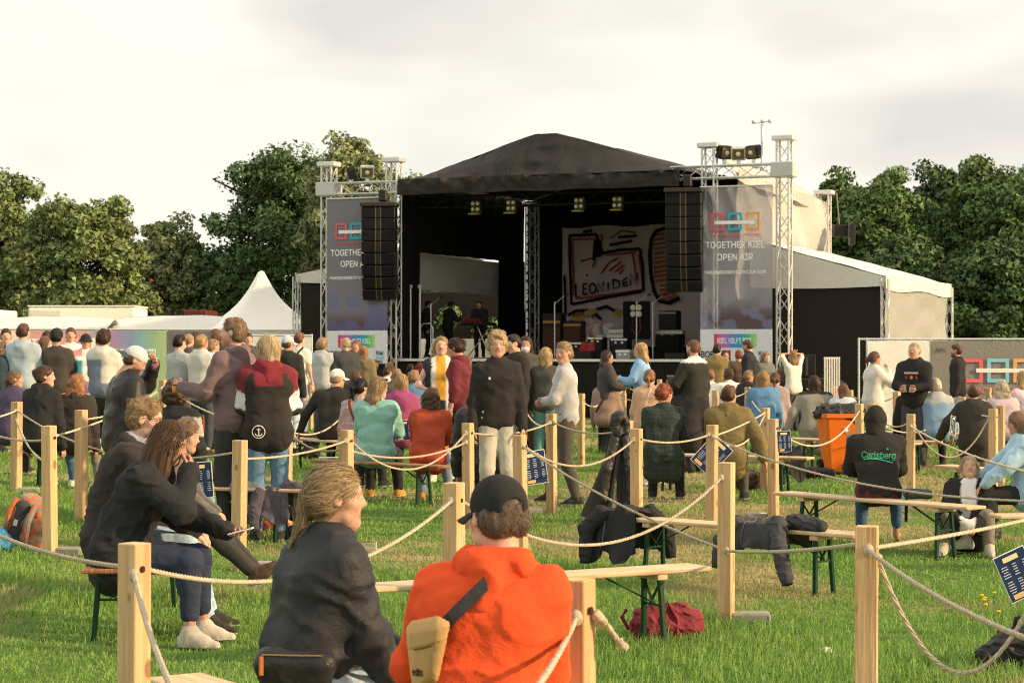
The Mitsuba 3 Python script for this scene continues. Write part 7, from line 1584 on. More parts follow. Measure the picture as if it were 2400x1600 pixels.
# ------------------------------------------------------------------ bins
def bin_(u, bottom, s, label, stickers, tilt=0):
    t = Thing('wheeled_bin', label, 'bin'); x, y = W(u, s); g = float(ground(x, y)); R = rotz(tilt)
    q = lambda a, b, z: np.array([x, y, g]) + R @ np.array([a, b, z])
    w0, w1, d0, d1, zt = 0.19, 0.26, 0.21, 0.29, 0.84
    ring = lambda w, d, z: np.array([q(sx * w + ox, sy * d + oy, z) for sx, sy, ox, oy in ((-1, -1, .03, 0), (1, -1, -.03, 0), (1, -1, 0, .03), (1, 1, 0, -.03), (1, 1, -.03, 0), (-1, 1, .03, 0), (-1, 1, 0, -.03), (-1, -1, 0, .03))])
    rows = [ring(w0, d0, 0.05), ring(w0 + 0.006, d0 + 0.006, 0.08), ring(w1, d1, zt - 0.06), ring(w1 + 0.03, d1 + 0.03, zt - 0.055), ring(w1 + 0.03, d1 + 0.03, zt)]
    v = np.vstack(rows); i, j = np.meshgrid(np.arange(4), np.arange(8), indexing='ij'); f = np.stack([i * 8 + j, i * 8 + (j + 1) % 8, (i + 1) * 8 + (j + 1) % 8, (i + 1) * 8 + j], -1).reshape(-1, 4)
    t.part('body', (np.vstack([v, [q(0, 0, 0.05)], [q(0, 0, zt)]]), np.vstack([f[:, [0, 1, 2]], f[:, [0, 2, 3]], np.array([[(j + 1) % 8, j, 40] for j in range(8)]), np.array([[32 + j, 32 + (j + 1) % 8, 41] for j in range(8)])])), 'mat_paint', C('#e2701e'))
    P = [rc(q(-0.22, -0.2, zt), q(0.24, -0.2, zt + 0.02), 0.05, None, 0.05), rc(q(-0.22, 0.2, zt + 0.03), q(0.24, 0.2, zt), 0.06, None, 0.05), rc(q(-0.2, 0, zt + 0.05), q(0.2, 0, zt + 0.05), 0.085, None, 0.06), rc(q(-0.1, -0.24, zt), q(0.15, -0.26, zt - 0.12), 0.05, 0.03, 0.05), rc(q(-0.26, -0.1, zt + 0.02), q(-0.30, 0.1, zt - 0.03), 0.05, None, 0.05)]
    t.part('bin_liner', implicit(P, 0.014 if s > 160 else 0.03, folds=(0.030, [12, 12, 16], 4)), 'mat_shiny', C('#1a1a1e'), True)
    for sx in (-1, 1):
        a, b = q(sx * 0.19, d0 - 0.02, 0.10), q(sx * 0.25, d0 - 0.02, 0.10); t.part('wheel', MB().tube([a, b], 0.10, 18).get(), 'mat_matt', C('#1c1c1e'), 30)
        t.part('hub', MB().tube([b, b + R @ np.array([sx * 0.006, 0, 0])], 0.035, 12).get(), 'mat_paint', C('#4a4a4c'))
    for (a, z, rad, col) in stickers:
        yy = -(d0 + (d1 - d0) * (z - 0.08) / (zt - 0.14)) - 0.008; c0 = q(a, yy, z); dirn = R @ np.array([0, -1.0, 0.08])
        t.part('sticker', MB().tube([c0, c0 + dirn * 0.004], rad, 14).get(), 'mat_paint', C(col))
        t.part('sticker_mark', MB().tube([c0 + dirn * 0.004, c0 + dirn * 0.006], rad * 0.55, 8).get(), 'mat_paint', C('#dfe6ea'))
    return q
bin_(1968, 1115, 170, 'large orange wheeled bin with black liner left of the black hood', ((0.02, 0.62, 0.045, '#8a94a0'), (0.09, 0.52, 0.05, '#3a8ac0'), (0.20, 0.62, 0.03, '#c8c8cc')), 0.10)
q_ = bin_(475, 1032, 146, 'orange wheeled bin with stickers behind the tall man', ((-0.1, 0.6, 0.05, '#e8c8a8'), (0.05, 0.5, 0.06, '#e8a878'), (-0.12, 0.38, 0.05, '#e6b890')), 0.05)
bin_(1874, 960, 104, 'far orange bin left of the grey coat', ((0.0, 0.5, 0.05, '#e8c8a8'),), 0.3)
bin_(1950, 970, 100, 'far orange bin behind the white denim jacket', ((0.0, 0.5, 0.05, '#e8c8a8'),), 0.1)
# ------------------------------------------------------------------ bags and jackets
def blob(name, label, cat, parts, h=0.016, folds=(0.03, [9, 9, 12], 3), mat='mat_cloth', col='#1a1a1d', piece='body', extra=()):
    t = Thing(name, label, cat); v, f = implicit(parts, h, folds=folds); n = meshkit.fbm(v * 6, 3, 5)
    t.part(piece, (v, f), mat, C(col) * (0.8 + 0.4 * n)[:, None], True)
    for nm, m, mt, cc in extra: t.part(nm, m, mt, C(cc) if isinstance(cc, str) else cc, True)
    return t
def at(u, s, z=0.0): x, y = W(u, s); return np.array([x, y, z + float(ground(x, y))])
def duffel():
    s = 392; c = at(1562, s, 0.13) + [0, 0.05, 0]; a = np.array([1.0, 0.25, 0]); a /= np.linalg.norm(a); b = np.array([-a[1], a[0], 0])
    loop = lambda o: MB().tube([c + a * o[0] - b * 0.100 + [0, 0, -0.09], c + a * o[0] - b * 0.098 + [0, 0, 0.0], c + a * (o[0] + 0.05) - b * 0.06 + [0, 0, 0.095], c + a * (o[0] + 0.10) - b * 0.098 + [0, 0, 0.0], c + a * (o[0] + 0.10) - b * 0.10 + [0, 0, -0.09]], 0.011, 6).get()
    t = blob('duffel_bag', 'crumpled red duffel bag on the grass under the empty bench', 'bag', [rc(c - a * 0.13 - [0, 0, 0.03], c + a * 0.15 - [0, 0, 0.03], 0.085, 0.08, 0.05), rc(c - a * 0.12 - [0, 0, 0.06], c + a * 0.14 - [0, 0, 0.06], 0.08, None, 0.05), rc(c - a * 0.06 + [0, 0, 0.02], c + a * 0.09 + [0, 0, 0.025], 0.055, None, 0.05)], 0.009, (0.020, [11, 11, 16], 7), 'mat_cloth', '#7e2836')
    t.part('handle', loop((-0.06,)), 'mat_cloth', C('#962a38'), True)
    t.part('strap', MB().tube([c - a * 0.18 + [0, 0, 0.0], c - a * 0.24 + [0, -0.05, -0.05], c - a * 0.28 + [0, -0.06, 0.02], c - a * 0.25 + [0, -0.05, 0.06]], 0.012, 6).get(), 'mat_cloth', C('#8a2030'), True)
duffel()
def backpack_left():
    s = 292; c = at(62, s, 0.20); R = rotz(-0.35) @ roty(0.30); q = lambda x, y, z: c + R @ np.array([x, y, z])
    t = Thing('backpack', 'grey and orange patterned backpack leaning by the left post', 'bag')
    pat = lambda v: np.where((meshkit.noise(v * 42, 3) > 0.52)[:, None], C('#c8683c'), C('#8c8c88'))
    m = implicit([rc(q(-0.08, 0.03, -0.12), q(0.09, 0.03, -0.12), 0.10, None, 0.05), rc(q(-0.08, 0.03, 0.02), q(0.08, 0.03, 0.02), 0.10, None, 0.06), rc(q(-0.05, 0.03, 0.16), q(0.05, 0.03, 0.16), 0.085, None, 0.06)], 0.012, folds=(0.014, [10, 10, 14], 3)); t.part('body', m, 'mat_cloth', pat, True)
    m = implicit([rc(q(-0.07, -0.06, -0.14), q(0.05, -0.06, -0.14), 0.035, None, 0.03), rc(q(-0.06, -0.055, 0.15), q(0.0, -0.055, 0.15), 0.035, None, 0.03), rc(q(-0.04, -0.06, -0.14), q(-0.03, -0.06, 0.15), 0.05, None, 0.03)], 0.012); t.part('back_panel', m, 'mat_cloth', C('#3c3c40'), True)
    for x in (-0.105, 0.075): t.part('strap', MB().tube([q(x, -0.07, 0.20), q(x * 1.05, -0.115, 0.08), q(x * 1.1, -0.10, -0.06), q(x * 1.1, -0.06, -0.19)], 0.024, 8).get(), 'mat_cloth', pat, True)
    t.part('label_patch', MB().box(q(-0.03, -0.118, 0.02), [0.035, 0.006, 0.05], R).get(), 'mat_matt', C('#d0ccc8'))
    s = 296; c = at(0, s, 0.12); blob('blue_bag', 'bright blue bag lying at the left edge beside the backpack', 'bag', [rc(c + [-0.1, 0, 0], c + [0.05, 0, -0.06], 0.09, 0.05, 0.05), rc(c + [-0.1, 0, 0.1], c + [0.03, 0, -0.06], 0.07, 0.04, 0.05)], 0.014, (0.03, [9, 9, 12], 3), 'mat_cloth', '#3f88b4')
backpack_left()
def drape_jacket(name, label, c, d, hw, front, back, col, seed, sleeves=(), mat='mat_cloth', th=0.010, extra=None):
    """a jacket thrown over a board: one wrinkled cloth that lies on the seat and hangs over both edges, with its sleeves"""
    d = unit(np.append(np.asarray(d)[:2], 0)); n = np.array([-d[1], d[0], 0]); c = np.asarray(c, float); n = n if n[1] > 0 else -n
    def fn(u, v):
        s_ = v * (front + 0.27 + back); a = (u - 0.5) * 2 * hw
        fl = 1 + 0.22 * np.clip((s_ - front - 0.27) / max(back, 0.1), 0, 1) + 0.30 * np.clip((front - s_) / front, 0, 1)
        lf = front * (1 - 0.25 * np.sin(u * 5 + seed) ** 2); P = np.zeros(u.shape + (3,))
        f = np.clip((front - s_) / front, 0, 1); b = np.clip((s_ - front - 0.27) / max(back, 0.05), 0, 1); y = -0.135 + np.clip(s_ - front, 0, 0.27)
        N1 = meshkit.fbm(np.stack([u * 7 * hw * 4 + seed, v * 5, 0 * u], -1), 3, seed) - 0.5; N2 = meshkit.noise(np.stack([u * 26 * hw * 2, v * 2.0 + 3, 0 * u + seed], -1), seed) - 0.5
        lift = 0.028 + 0.075 * np.abs(N1) * 2 * (1 - np.maximum(f, b)); out = 0.03 + 0.14 * N1 * f + 0.10 * N2 * np.maximum(f, b)
        P += c + (a * fl)[..., None] * d + (y - f * (0.02 + out) + b * (0.02 + out))[..., None] * n
        P[..., 2] += lift * (1 - np.maximum(f, b)) - lf * f - back * b + 0.05 * N1; P += (0.05 * N2)[..., None] * d * np.maximum(f, b)[..., None]
        P[..., 2] = np.maximum(P[..., 2], 0.03); return P
    t = Thing(name, label, 'jacket'); m = relax(solid(sheet(fn, 46, 36), th), 1); nz = meshkit.fbm(m[0] * 8, 3, seed)
    t.part('body', m, mat, C(col) * (0.75 + 0.5 * nz)[:, None], True)
    for k, pts in enumerate(sleeves):
        P = [c + d * x + n * y_ + np.array([0, 0, z]) for x, y_, z in pts]; R_ = np.linspace(0.062, 0.046, len(P))
        t.part('sleeve', relax(implicit([rc(P[i], P[i + 1], R_[i], R_[i + 1], 0.02) for i in range(len(P) - 1)], 0.010, folds=(0.016, [14, 14, 20], seed + k)), 1), mat, C(col) * 1.05, True)
        e = unit(P[-1] - P[-2]); t.part('cuff', MB().tube([P[-1] + e * 0.012, P[-1] + e * 0.055], [0.043, 0.041], 12).get(), mat, C(col) * 0.6, True)
    a = [fn(np.array([q0]), np.array([q1]))[0] + [0, 0, 0.008] for q0, q1 in zip(np.full(12, 0.30), np.linspace(0.05, 0.55, 12))]; t.part('zip', MB().tube(np.array(a) - n * 0.008, 0.005, 5).get(), 'mat_paint', C('#6c6862'))
    if extra: extra(t, c, d, n)
def hung_jacket():
    P = POSTS['M2']; b = P['p'] + [-0.05, -0.03, 0]; q = lambda x, y, z: b + np.array([x, y, z])
    t = Thing('black_jacket', 'long black rain jacket hung over a post by its hood', 'jacket')
    def coat(u, v):
        th = (u - 0.5) * 5.0; r0 = 0.055 + 0.15 * v ** 1.2; fl = 1 + (0.10 + 0.16 * v) * np.sin(th * 5.5 + 1.5 * np.sin(v * 2)) + 0.10 * v * np.sin(th * 11 + 2); P = np.zeros(u.shape + (3,))
        P[..., 0] = -0.03 - 0.10 * v + r0 * fl * np.sin(th) * 1.15; P[..., 1] = -0.01 - r0 * fl * np.cos(th) * 0.8; P[..., 2] = 0.93 - 0.86 * v + 0.03 * np.sin(th * 3) * v; return P + b
    m = relax(solid(sheet(coat, 90, 28), 0.008), 1); tone = lambda v: np.where((meshkit.noise(np.stack([(v[:, 0] - b[0] + 0.1 * (0.93 - v[:, 2])) * 14, v[:, 1] * 8, v[:, 2] * 0.6], 1), 8) > 0.62)[:, None], C('#4a4440'), C('#26231f'))
    t.part('body', m, 'mat_shiny', tone, True)
    t.part('hood', relax(implicit([ell(q(-0.03, -0.02, 1.03), [0.088, 0.085, 0.095], k=0.03), rc(q(-0.08, -0.05, 0.99), q(-0.05, -0.06, 0.92), 0.04, 0.05, 0.03), rc(q(0.03, -0.04, 0.99), q(0.04, -0.05, 0.90), 0.04, 0.02, 0.03), cut(q(0.0, -0.12, 0.97), [0.045, 0.07, 0.06], k=0.02)], 0.010, folds=(0.018, [14, 14, 10], 3)), 1), 'mat_shiny', C('#262321'), True)
    for sx, x0 in ((-1, -0.13), (1, 0.05)): t.part('sleeve', relax(implicit([rc(q(x0 * 0.6, -0.07, 0.84), q(x0 * 1.2, -0.13, 0.55), 0.045, 0.045, 0.02), rc(q(x0 * 1.2, -0.13, 0.55), q(x0 * 1.5, -0.15, 0.24), 0.045, 0.036, 0.02)], 0.010, folds=(0.014, [14, 14, 12], 4)), 1), 'mat_shiny', C('#2c2926'), True)
hung_jacket()
def jacket_on_bench():
    dB = unit(np.append(BW(2135, 1258) - BW(1455, 1208), 0))
    a = np.append(BW(1462, 1209), 0) + [0.02, 0, 0.455]; drape_jacket('black_jacket', 'black jacket bundled over the left end of the pale bench', a, dB, 0.20, 0.36, 0.26, '#1d1d22', 6, [((-0.12, -0.15, 0.02), (-0.22, -0.22, -0.10), (-0.20, -0.25, -0.30)), ((0.14, 0.12, 0.03), (0.24, 0.19, -0.08), (0.26, 0.21, -0.26))])
    c = np.append(BW(1800, 1236), 0) + [0, 0, 0.455]; drape_jacket('grey_jacket', 'charcoal jacket spread over the bench with a hanging sleeve', c, dB, 0.25, 0.17, 0.14, '#3a3a40', 8, [((0.16, -0.10, 0.04), (0.24, -0.20, -0.10), (0.32, -0.23, -0.31)), ((-0.2, -0.12, 0.03), (-0.28, -0.18, -0.10), (-0.30, -0.19, -0.24)), ((0.20, 0.03, 0.05), (0.33, 0.02, 0.045), (0.43, 0.0, 0.04))], extra=lambda t, c_, d_, n_: t.part('size_label', MB().box(c_ - d_ * 0.06 + n_ * 0.02 + [0, 0, 0.10], [0.05, 0.03, 0.005], rotz(0.4)).get(), 'mat_matt', C('#b8b0a8')))
    dC = unit(np.append(BW(737, 1157) - BW(490, 1138), 0)); c = np.append(BW(650, 1151), 0) + [0, 0, 0.455]; drape_jacket('purple_grey_jacket', 'purple grey jacket heaped on the bench end by the blonde woman', c, dC, 0.17, 0.26, 0.12, '#4a4452', 9, [((0.1, 0.0, 0.06), (0.2, -0.03, 0.06), (0.28, -0.02, 0.045)), ((-0.1, -0.14, 0.0), (-0.12, -0.2, -0.12), (-0.10, -0.22, -0.26))])
    c = np.append(BW(640, 1150), 0) + [-0.02, 0, 0.46]; q = lambda x, y, z: c + np.array([x, y, z])
    blob('green_jacket', 'grey green jacket beneath the purple grey one', 'jacket', [rc(q(-0.30, 0.0, 0.03), q(-0.16, 0.0, 0.05), 0.07, 0.06, 0.05), rc(q(-0.28, -0.1, 0.0), q(-0.26, -0.13, -0.08), 0.06, 0.06, 0.05)], 0.016, (0.03, [9, 9, 10], 9), 'mat_cloth', '#5c6a64')
    drape_jacket('dark_coat', 'dark coat draped over a bench end below the small menu', np.append(BW(1845, 1060), 0.455), [1, 0.1, 0], 0.14, 0.36, 0.2, '#26221f', 12, [((-0.1, -0.15, 0.0), (-0.14, -0.2, -0.15), (-0.12, -0.21, -0.32))])
jacket_on_bench()
def small_bags():
    c = at(760, 212, 0.2); t = blob('brown_backpack', 'brown leather backpack leaning on the dark bench', 'bag', [rc(c + [-0.09, 0, -0.1], c + [0.1, 0, -0.1], 0.10, None, 0.05), rc(c + [-0.08, 0, 0.06], c + [0.08, 0, 0.06], 0.09, None, 0.05)], 0.014, (0.012, [9, 9, 12], 3), 'mat_shiny', '#5a2c1c')
    t.part('handle', MB().tube([c + [-0.05, 0, 0.14], c + [-0.03, 0, 0.20], c + [0.03, 0, 0.20], c + [0.05, 0, 0.14]], 0.012, 6).get(), 'mat_cloth', C('#4a2418'), True)
    c = at(1531, 186, 0.06); blob('plastic_bag', 'crumpled white plastic bag on the grass below the plaid shirt', 'bag', [rc(c + [-0.09, 0, 0], c + [0.09, 0, 0], 0.07, 0.06, 0.05), ell(c + [0, 0, 0.05], [0.08, 0.07, 0.06])], 0.014, (0.04, [14, 14, 14], 4), 'mat_shiny', '#cfcfd2')
    c = at(1752, 190, 0.09); t = blob('brown_bag', 'brown cloth bag on the grass behind the tilted menu post', 'bag', [rc(c + [-0.1, 0, -0.03], c + [0.1, 0, -0.03], 0.09, None, 0.05), rc(c + [-0.03, 0, 0.04], c + [0.08, 0, 0.06], 0.07, None, 0.05)], 0.014, (0.03, [10, 10, 12], 5), 'mat_cloth', '#3a2420')
    t.part('flap', implicit([rc(c + [-0.03, -0.04, 0.08], c + [0.09, -0.04, 0.09], 0.045, None, 0.03)], 0.014), 'mat_cloth', C('#7a5a4c'), True)
    c = at(1922, 176, 0.07); t = blob('black_bag', 'black bag with red ribbon lying left of the orange bin wheel', 'bag', [rc(c + [-0.16, 0, 0.01], c + [0.14, 0, 0], 0.075, 0.06, 0.05), ell(c + [-0.15, 0, 0.02], [0.07, 0.07, 0.07])], 0.014, (0.02, [9, 9, 9], 4), 'mat_shiny', '#17171a')
    t.part('ribbon', MB().tube([c + [-0.08, -0.075, -0.05], c + [-0.085, -0.08, 0.0], c + [-0.08, -0.06, 0.06]], 0.010, 6).get(), 'mat_cloth', C('#b02030'), True)
    c = at(2272, 262, 0.10); blob('black_bag', 'black bag on the grass under the right denim woman\'s knees', 'bag', [rc(c + [-0.13, 0, -0.02], c + [0.17, 0, -0.02], 0.10, 0.11, 0.05), ell(c + [0.05, 0, 0.05], [0.14, 0.1, 0.09])], 0.012, (0.03, [9, 9, 9], 4), 'mat_shiny', '#141417')
    c = at(2372, 430, 0.11); t = blob('black_bag', 'black leather bag in the lower right corner', 'bag', [rc(c + [-0.10, 0, -0.04], c + [0.22, 0, -0.02], 0.08, 0.12, 0.05), rc(c + [-0.02, 0, 0.02], c + [0.22, 0, 0.06], 0.08, 0.10, 0.05)], 0.010, (0.03, [8, 8, 8], 4), 'mat_shiny', '#17171a')
    t.part('handle', MB().tube([c + [0.0, -0.03, 0.09], c + [0.01, -0.04, 0.17], c + [0.07, -0.04, 0.18], c + [0.09, -0.03, 0.12]], 0.014, 8).get(), 'mat_shiny', C('#151518'), True)
    c = at(2302, 152, 0.14); blob('green_backpack', 'dark green and black backpack under the bench before the logo fence', 'bag', [rc(c + [-0.05, 0, -0.06], c + [0.06, 0, -0.06], 0.09, None, 0.04), rc(c + [-0.04, 0, 0.06], c + [0.04, 0, 0.06], 0.08, None, 0.04)], 0.018, (0.01, [9, 9, 9], 4), 'mat_cloth', '#12342a')
    c = at(722, 158, 0.18); blob('black_bag', 'black bag hanging under the bench of the big man', 'bag', [rc(c + [-0.08, 0, 0.12], c + [0.1, 0, 0.12], 0.09, None, 0.05), rc(c + [-0.04, 0, -0.08], c + [0.1, 0, -0.06], 0.08, None, 0.05)], 0.018, (0.03, [9, 9, 5], 4), 'mat_cloth', '#1a1816')
    c = at(660, 252, 0.10); blob('tote_bag', 'cream and red cloth bag under the purple grey jacket', 'bag', [rc(c + [-0.12, 0, -0.03], c + [0.02, 0, -0.04], 0.06, 0.05, 0.04), rc(c + [-0.08, 0, 0.06], c + [-0.02, 0, -0.02], 0.05, 0.05, 0.04)], 0.016, (0.03, [9, 9, 9], 4), 'mat_cloth', '#8c4838')
    c = at(700, 262, 0.17); blob('dark_bag', 'black bag standing under the bench end by the blonde woman', 'bag', [rc(c + [-0.05, 0.05, -0.1], c + [0.09, 0.05, -0.1], 0.075, None, 0.04), rc(c + [-0.05, 0.05, 0.08], c + [0.09, 0.05, 0.08], 0.07, None, 0.04)], 0.016, (0.01, [9, 9, 9], 4), 'mat_cloth', '#18171a')
    b = np.append(BW(2150, 1168), 0.455 + 0.035); t = blob('grey_pouch', 'grey green pouch lying on the bench of the black hood', 'pouch', [rc(b + [-0.08, 0, 0.01], b + [0.09, 0, 0], 0.045, 0.04, 0.03)], 0.010, (0.01, [12, 12, 12], 4), 'mat_cloth', '#4c504c')
    t.part('strap', MB().tube([b + [-0.11, -0.10, 0.03], b + [-0.12, -0.14, -0.04], b + [-0.125, -0.14, -0.22]], 0.014, 6).get(), 'mat_cloth', C('#18181a'), True)
    b = np.append(BW(1085, 1090), 0.46); t = Thing('plastic_cup', 'clear plastic cup with dark drink at the end of the dark bench', 'cup'); t.put('wall', shape(MB().tube([b + [-0.1, 0, 0.005], b + [-0.1, 0, 0.115]], [0.032, 0.042], 14, caps=False).get(), 'mat_cup', smooth=True)); t.part('drink', MB().tube([b + [-0.1, 0, 0.006], b + [-0.1, 0, 0.05]], [0.030, 0.034], 14).get(), 'mat_shiny', C('#4a2c24'), True)
    b = at(2190, 258, 0.0); t = Thing('plastic_cup', 'clear plastic cup on the grass before the squatting woman', 'cup'); t.put('wall', shape(MB().tube([b + [0, 0, 0.005], b + [0, 0, 0.125]], [0.032, 0.044], 14, caps=False).get(), 'mat_cup', smooth=True)); t.part('drink', MB().tube([b + [0, 0, 0.006], b + [0, 0, 0.03]], [0.030, 0.034], 14).get(), 'mat_shiny', C('#c8c4bc'), True)
    b = at(866, 274, 0.02); t = Thing('plastic_cup', 'empty clear plastic cup lying on the grass behind the front woman', 'cup'); t.put('wall', shape(MB().tube([b + [-0.06, 0, 0.02], b + [0.06, -0.02, 0.02]], [0.032, 0.044], 14, caps=False).get(), 'mat_cup', smooth=True)); t.part('rim', MB().tube([b + [0.060 , -0.02 + 0.045 * math.cos(a), 0.022 + 0.045 * math.sin(a)] for a in np.linspace(0, 6.28, 18)], 0.003, 5).get(), 'mat_paint', C('#e4e6e8'))
    b = np.append(BW(712, 1150), 0.462); t = Thing('ashtray', 'small clear plastic box on the bench end by the blonde woman', 'box'); t.part('walls', MB().box(b + [0, 0, 0.018], [0.09, 0.09, 0.03], None, 0.004).get(), 'mat_paint', C('#cfd2d0'))
    b = np.append(BW(2262, 1172), 0.46); t = Thing('card_box', 'small white box on the bench before the squatting woman', 'box'); t.part('box', MB().box(b + [0, 0, 0.02], [0.10, 0.07, 0.035], rotz(0.3), 0.003).get(), 'mat_paint', C('#e0dcd4')); t.part('lid', MB().box(b + [0.05, -0.01, 0.041], [0.05, 0.05, 0.006], rotz(0.3)).get(), 'mat_paint', C('#2a2a2c'))
    b = np.append(BW(755, 1068), 0.46); t = Thing('paper_sheet', 'white paper lying on the left end of the dark bench', 'paper'); t.part('sheet', MB().box(b + [0.08, 0, 0.006], [0.22, 0.12, 0.008], rotz(0.2)).get(), 'mat_matt', C('#dfdcd8'))
    c = at(1934, 412, 0.02); t = Thing('stone', 'single white stone lying on the grass at lower right', 'stone'); t.part('body', implicit([ell(c, [0.034, 0.026, 0.020]), ell(c + [0.012, 0, 0.004], [0.024, 0.02, 0.018])], 0.005, folds=(0.006, [50, 50, 50], 2)), 'mat_matt', C('#d8d4d0'), True)
small_bags()
def dandelions():
    r = random.Random(4)
    for i, (u, v) in enumerate(((2298, 1398), (2306, 1403), (2328, 1393), (2308, 1420), (2338, 1436), (2304, 1410))):
        s = (v + 18 - HOR) / EYE; c = at(u, s); t = Thing('dandelion', 'yellow dandelion flower in the dry grass at right', 'flower', 'yellow dandelions in the dry grass at right')
        h = 0.06 + 0.02 * r.random(); t.part('stalk', MB().tube([c, c + [0.005, 0, h]], 0.002, 5).get(), 'mat_matt', C('#5c7a30')); t.part('bloom', trimesh.creation.icosphere(1, 0.016).apply_transform(np.diag([1, 1, 0.5, 1.0])).apply_translation(c + [0.005, 0, h]), 'mat_matt', C('#e8b81c'))
dandelions()
# ------------------------------------------------------------------ on the stage: back cloth, amplifiers, drums, keyboards
def sp2(u, v, q):                                        # stage coordinates of a photograph point at depth q
    p = sp(u, q); y = S(p, q, 0)[1]; return p, EYE - (v - HOR) * y / FOC
def backcloth():
    t = Thing('band_backdrop', 'hand painted white cloth reading LEONIDEN at the back of the stage', 'backdrop'); q0 = 8.15
    (pa, zt), (pb, zb) = sp2(1318, 533, q0), sp2(1660, 812, q0); w, h = pb - pa, zt - zb
    def cl(u, v):
        P = np.stack([pa + w * u, q0 + 0 * u, zt - 0.05 * np.sin(u * 16) * (1 - v) ** 4 * 0.6 - h * v], -1); P[..., 1] += wr(P, 0.03, (1.2, 1, 1), 51); return P
    t.part('cloth', solid(sheet(cl, 50, 40), 0.006), 'mat_matt', C('#d8c6ca'), True, to_world=STW)
    k = lambda x, y: np.array([pa + w * (x - 265) / 1340.0, q0 - 0.06, zt - h * (y - 375) / 1105.0])    # pixels of an enlarged view
    ns = [0]
    K, Rr, Or = '#141013', '#a84840', '#a86038'
    def stroke(pts, wd, col):
        ns[0] += 1; p = np.array([k(*a) for a in pts]); p[:, 1] -= 0.0015 * ns[0] + (0.05 if col == K else 0); t2 = np.gradient(p[:, [0, 2]], axis=0); t2 /= np.linalg.norm(t2, axis=1, keepdims=True) + 1e-9; n = np.stack([-t2[:, 1], t2[:, 0]], 1) * wd / 2
        a = p.copy(); b = p.copy(); a[:, [0, 2]] += n; b[:, [0, 2]] -= n; m = len(p); i = np.arange(m - 1)
        t.part('brush_stroke', (np.vstack([a, b]), np.vstack([np.stack([i, i + 1 + m, i + 1], 1), np.stack([i, i + m, i + 1 + m], 1)])), 'mat_matt', C(col), to_world=STW)
    for pts in (((340, 455), (600, 450)), ((345, 455), (350, 700), (365, 1090)), ((365, 1090), (700, 1025), (1020, 975)), ((1030, 970), (1025, 760), (1000, 590)), ((1000, 590), (820, 595), (660, 620)), ((600, 450), (660, 640)), ((610, 480), (575, 690)), ((300, 820), (310, 1180)), ((470, 425), (560, 412)), ((800, 480), (970, 470)), ((720, 550), (930, 515))): stroke(pts, 0.085, K)
    for x in (585, 600, 620, 640): stroke(((x, 500), (x - 12, 660)), 0.08, K)
    stroke([(1240, 405), (1150, 430), (1105, 500), (1090, 640), (1100, 820), (1130, 980), (1180, 1070), (1260, 1085), (1360, 1040)], 0.11, K)
    for y in range(450, 1060, 42): stroke(((1125 + (y > 900) * 50, y + 18), (1330, y - 12)), 0.085, Or)
    for pts in (((370, 490), (600, 490)), ((370, 500), (385, 1000)), ((400, 1040), (1040, 960)), ((680, 640), (960, 620)), ((930, 620), (970, 880)), ((985, 640), (1040, 980)), ((450, 695), (580, 660)), ((640, 810), (720, 710), (800, 670)), ((715, 790), (830, 700)), ((770, 800), (860, 730)), ((810, 820), (850, 770)), ((730, 490), (830, 420), (960, 440)), ((640, 450), (660, 500)), ((560, 750), (590, 690))): stroke(pts, 0.06, Rr)
    for pts in (((412, 900), (414, 1025), (452, 1016)), ((482, 903), (482, 1000)), ((482, 905), (522, 900)), ((482, 950), (517, 948)), ((482, 1000), (525, 995)), tuple((570 + 30 * math.cos(a), 945 + 46 * math.sin(a)) for a in np.linspace(0, 6.4, 14)), ((620, 985), (620, 890), (670, 985), (670, 885)), ((715, 890), (715, 970)), ((760, 865), (765, 950), (820, 930), (815, 880), (760, 865)), ((895, 850), (850, 880), (855, 930), (900, 920)), ((855, 900), (890, 893)), ((925, 925), (920, 815), (985, 920), (985, 810)), ((518, 815), (520, 835))): stroke(pts, 0.055, K)
    stroke([(340, 1190), (420, 1150), (520, 1145), (600, 1180), (650, 1230)], 0.09, K); stroke([(380, 1200), (480, 1170), (580, 1200)], 0.10, Or); stroke([(600, 1140), (700, 1110), (800, 1170)], 0.09, K)
backcloth()
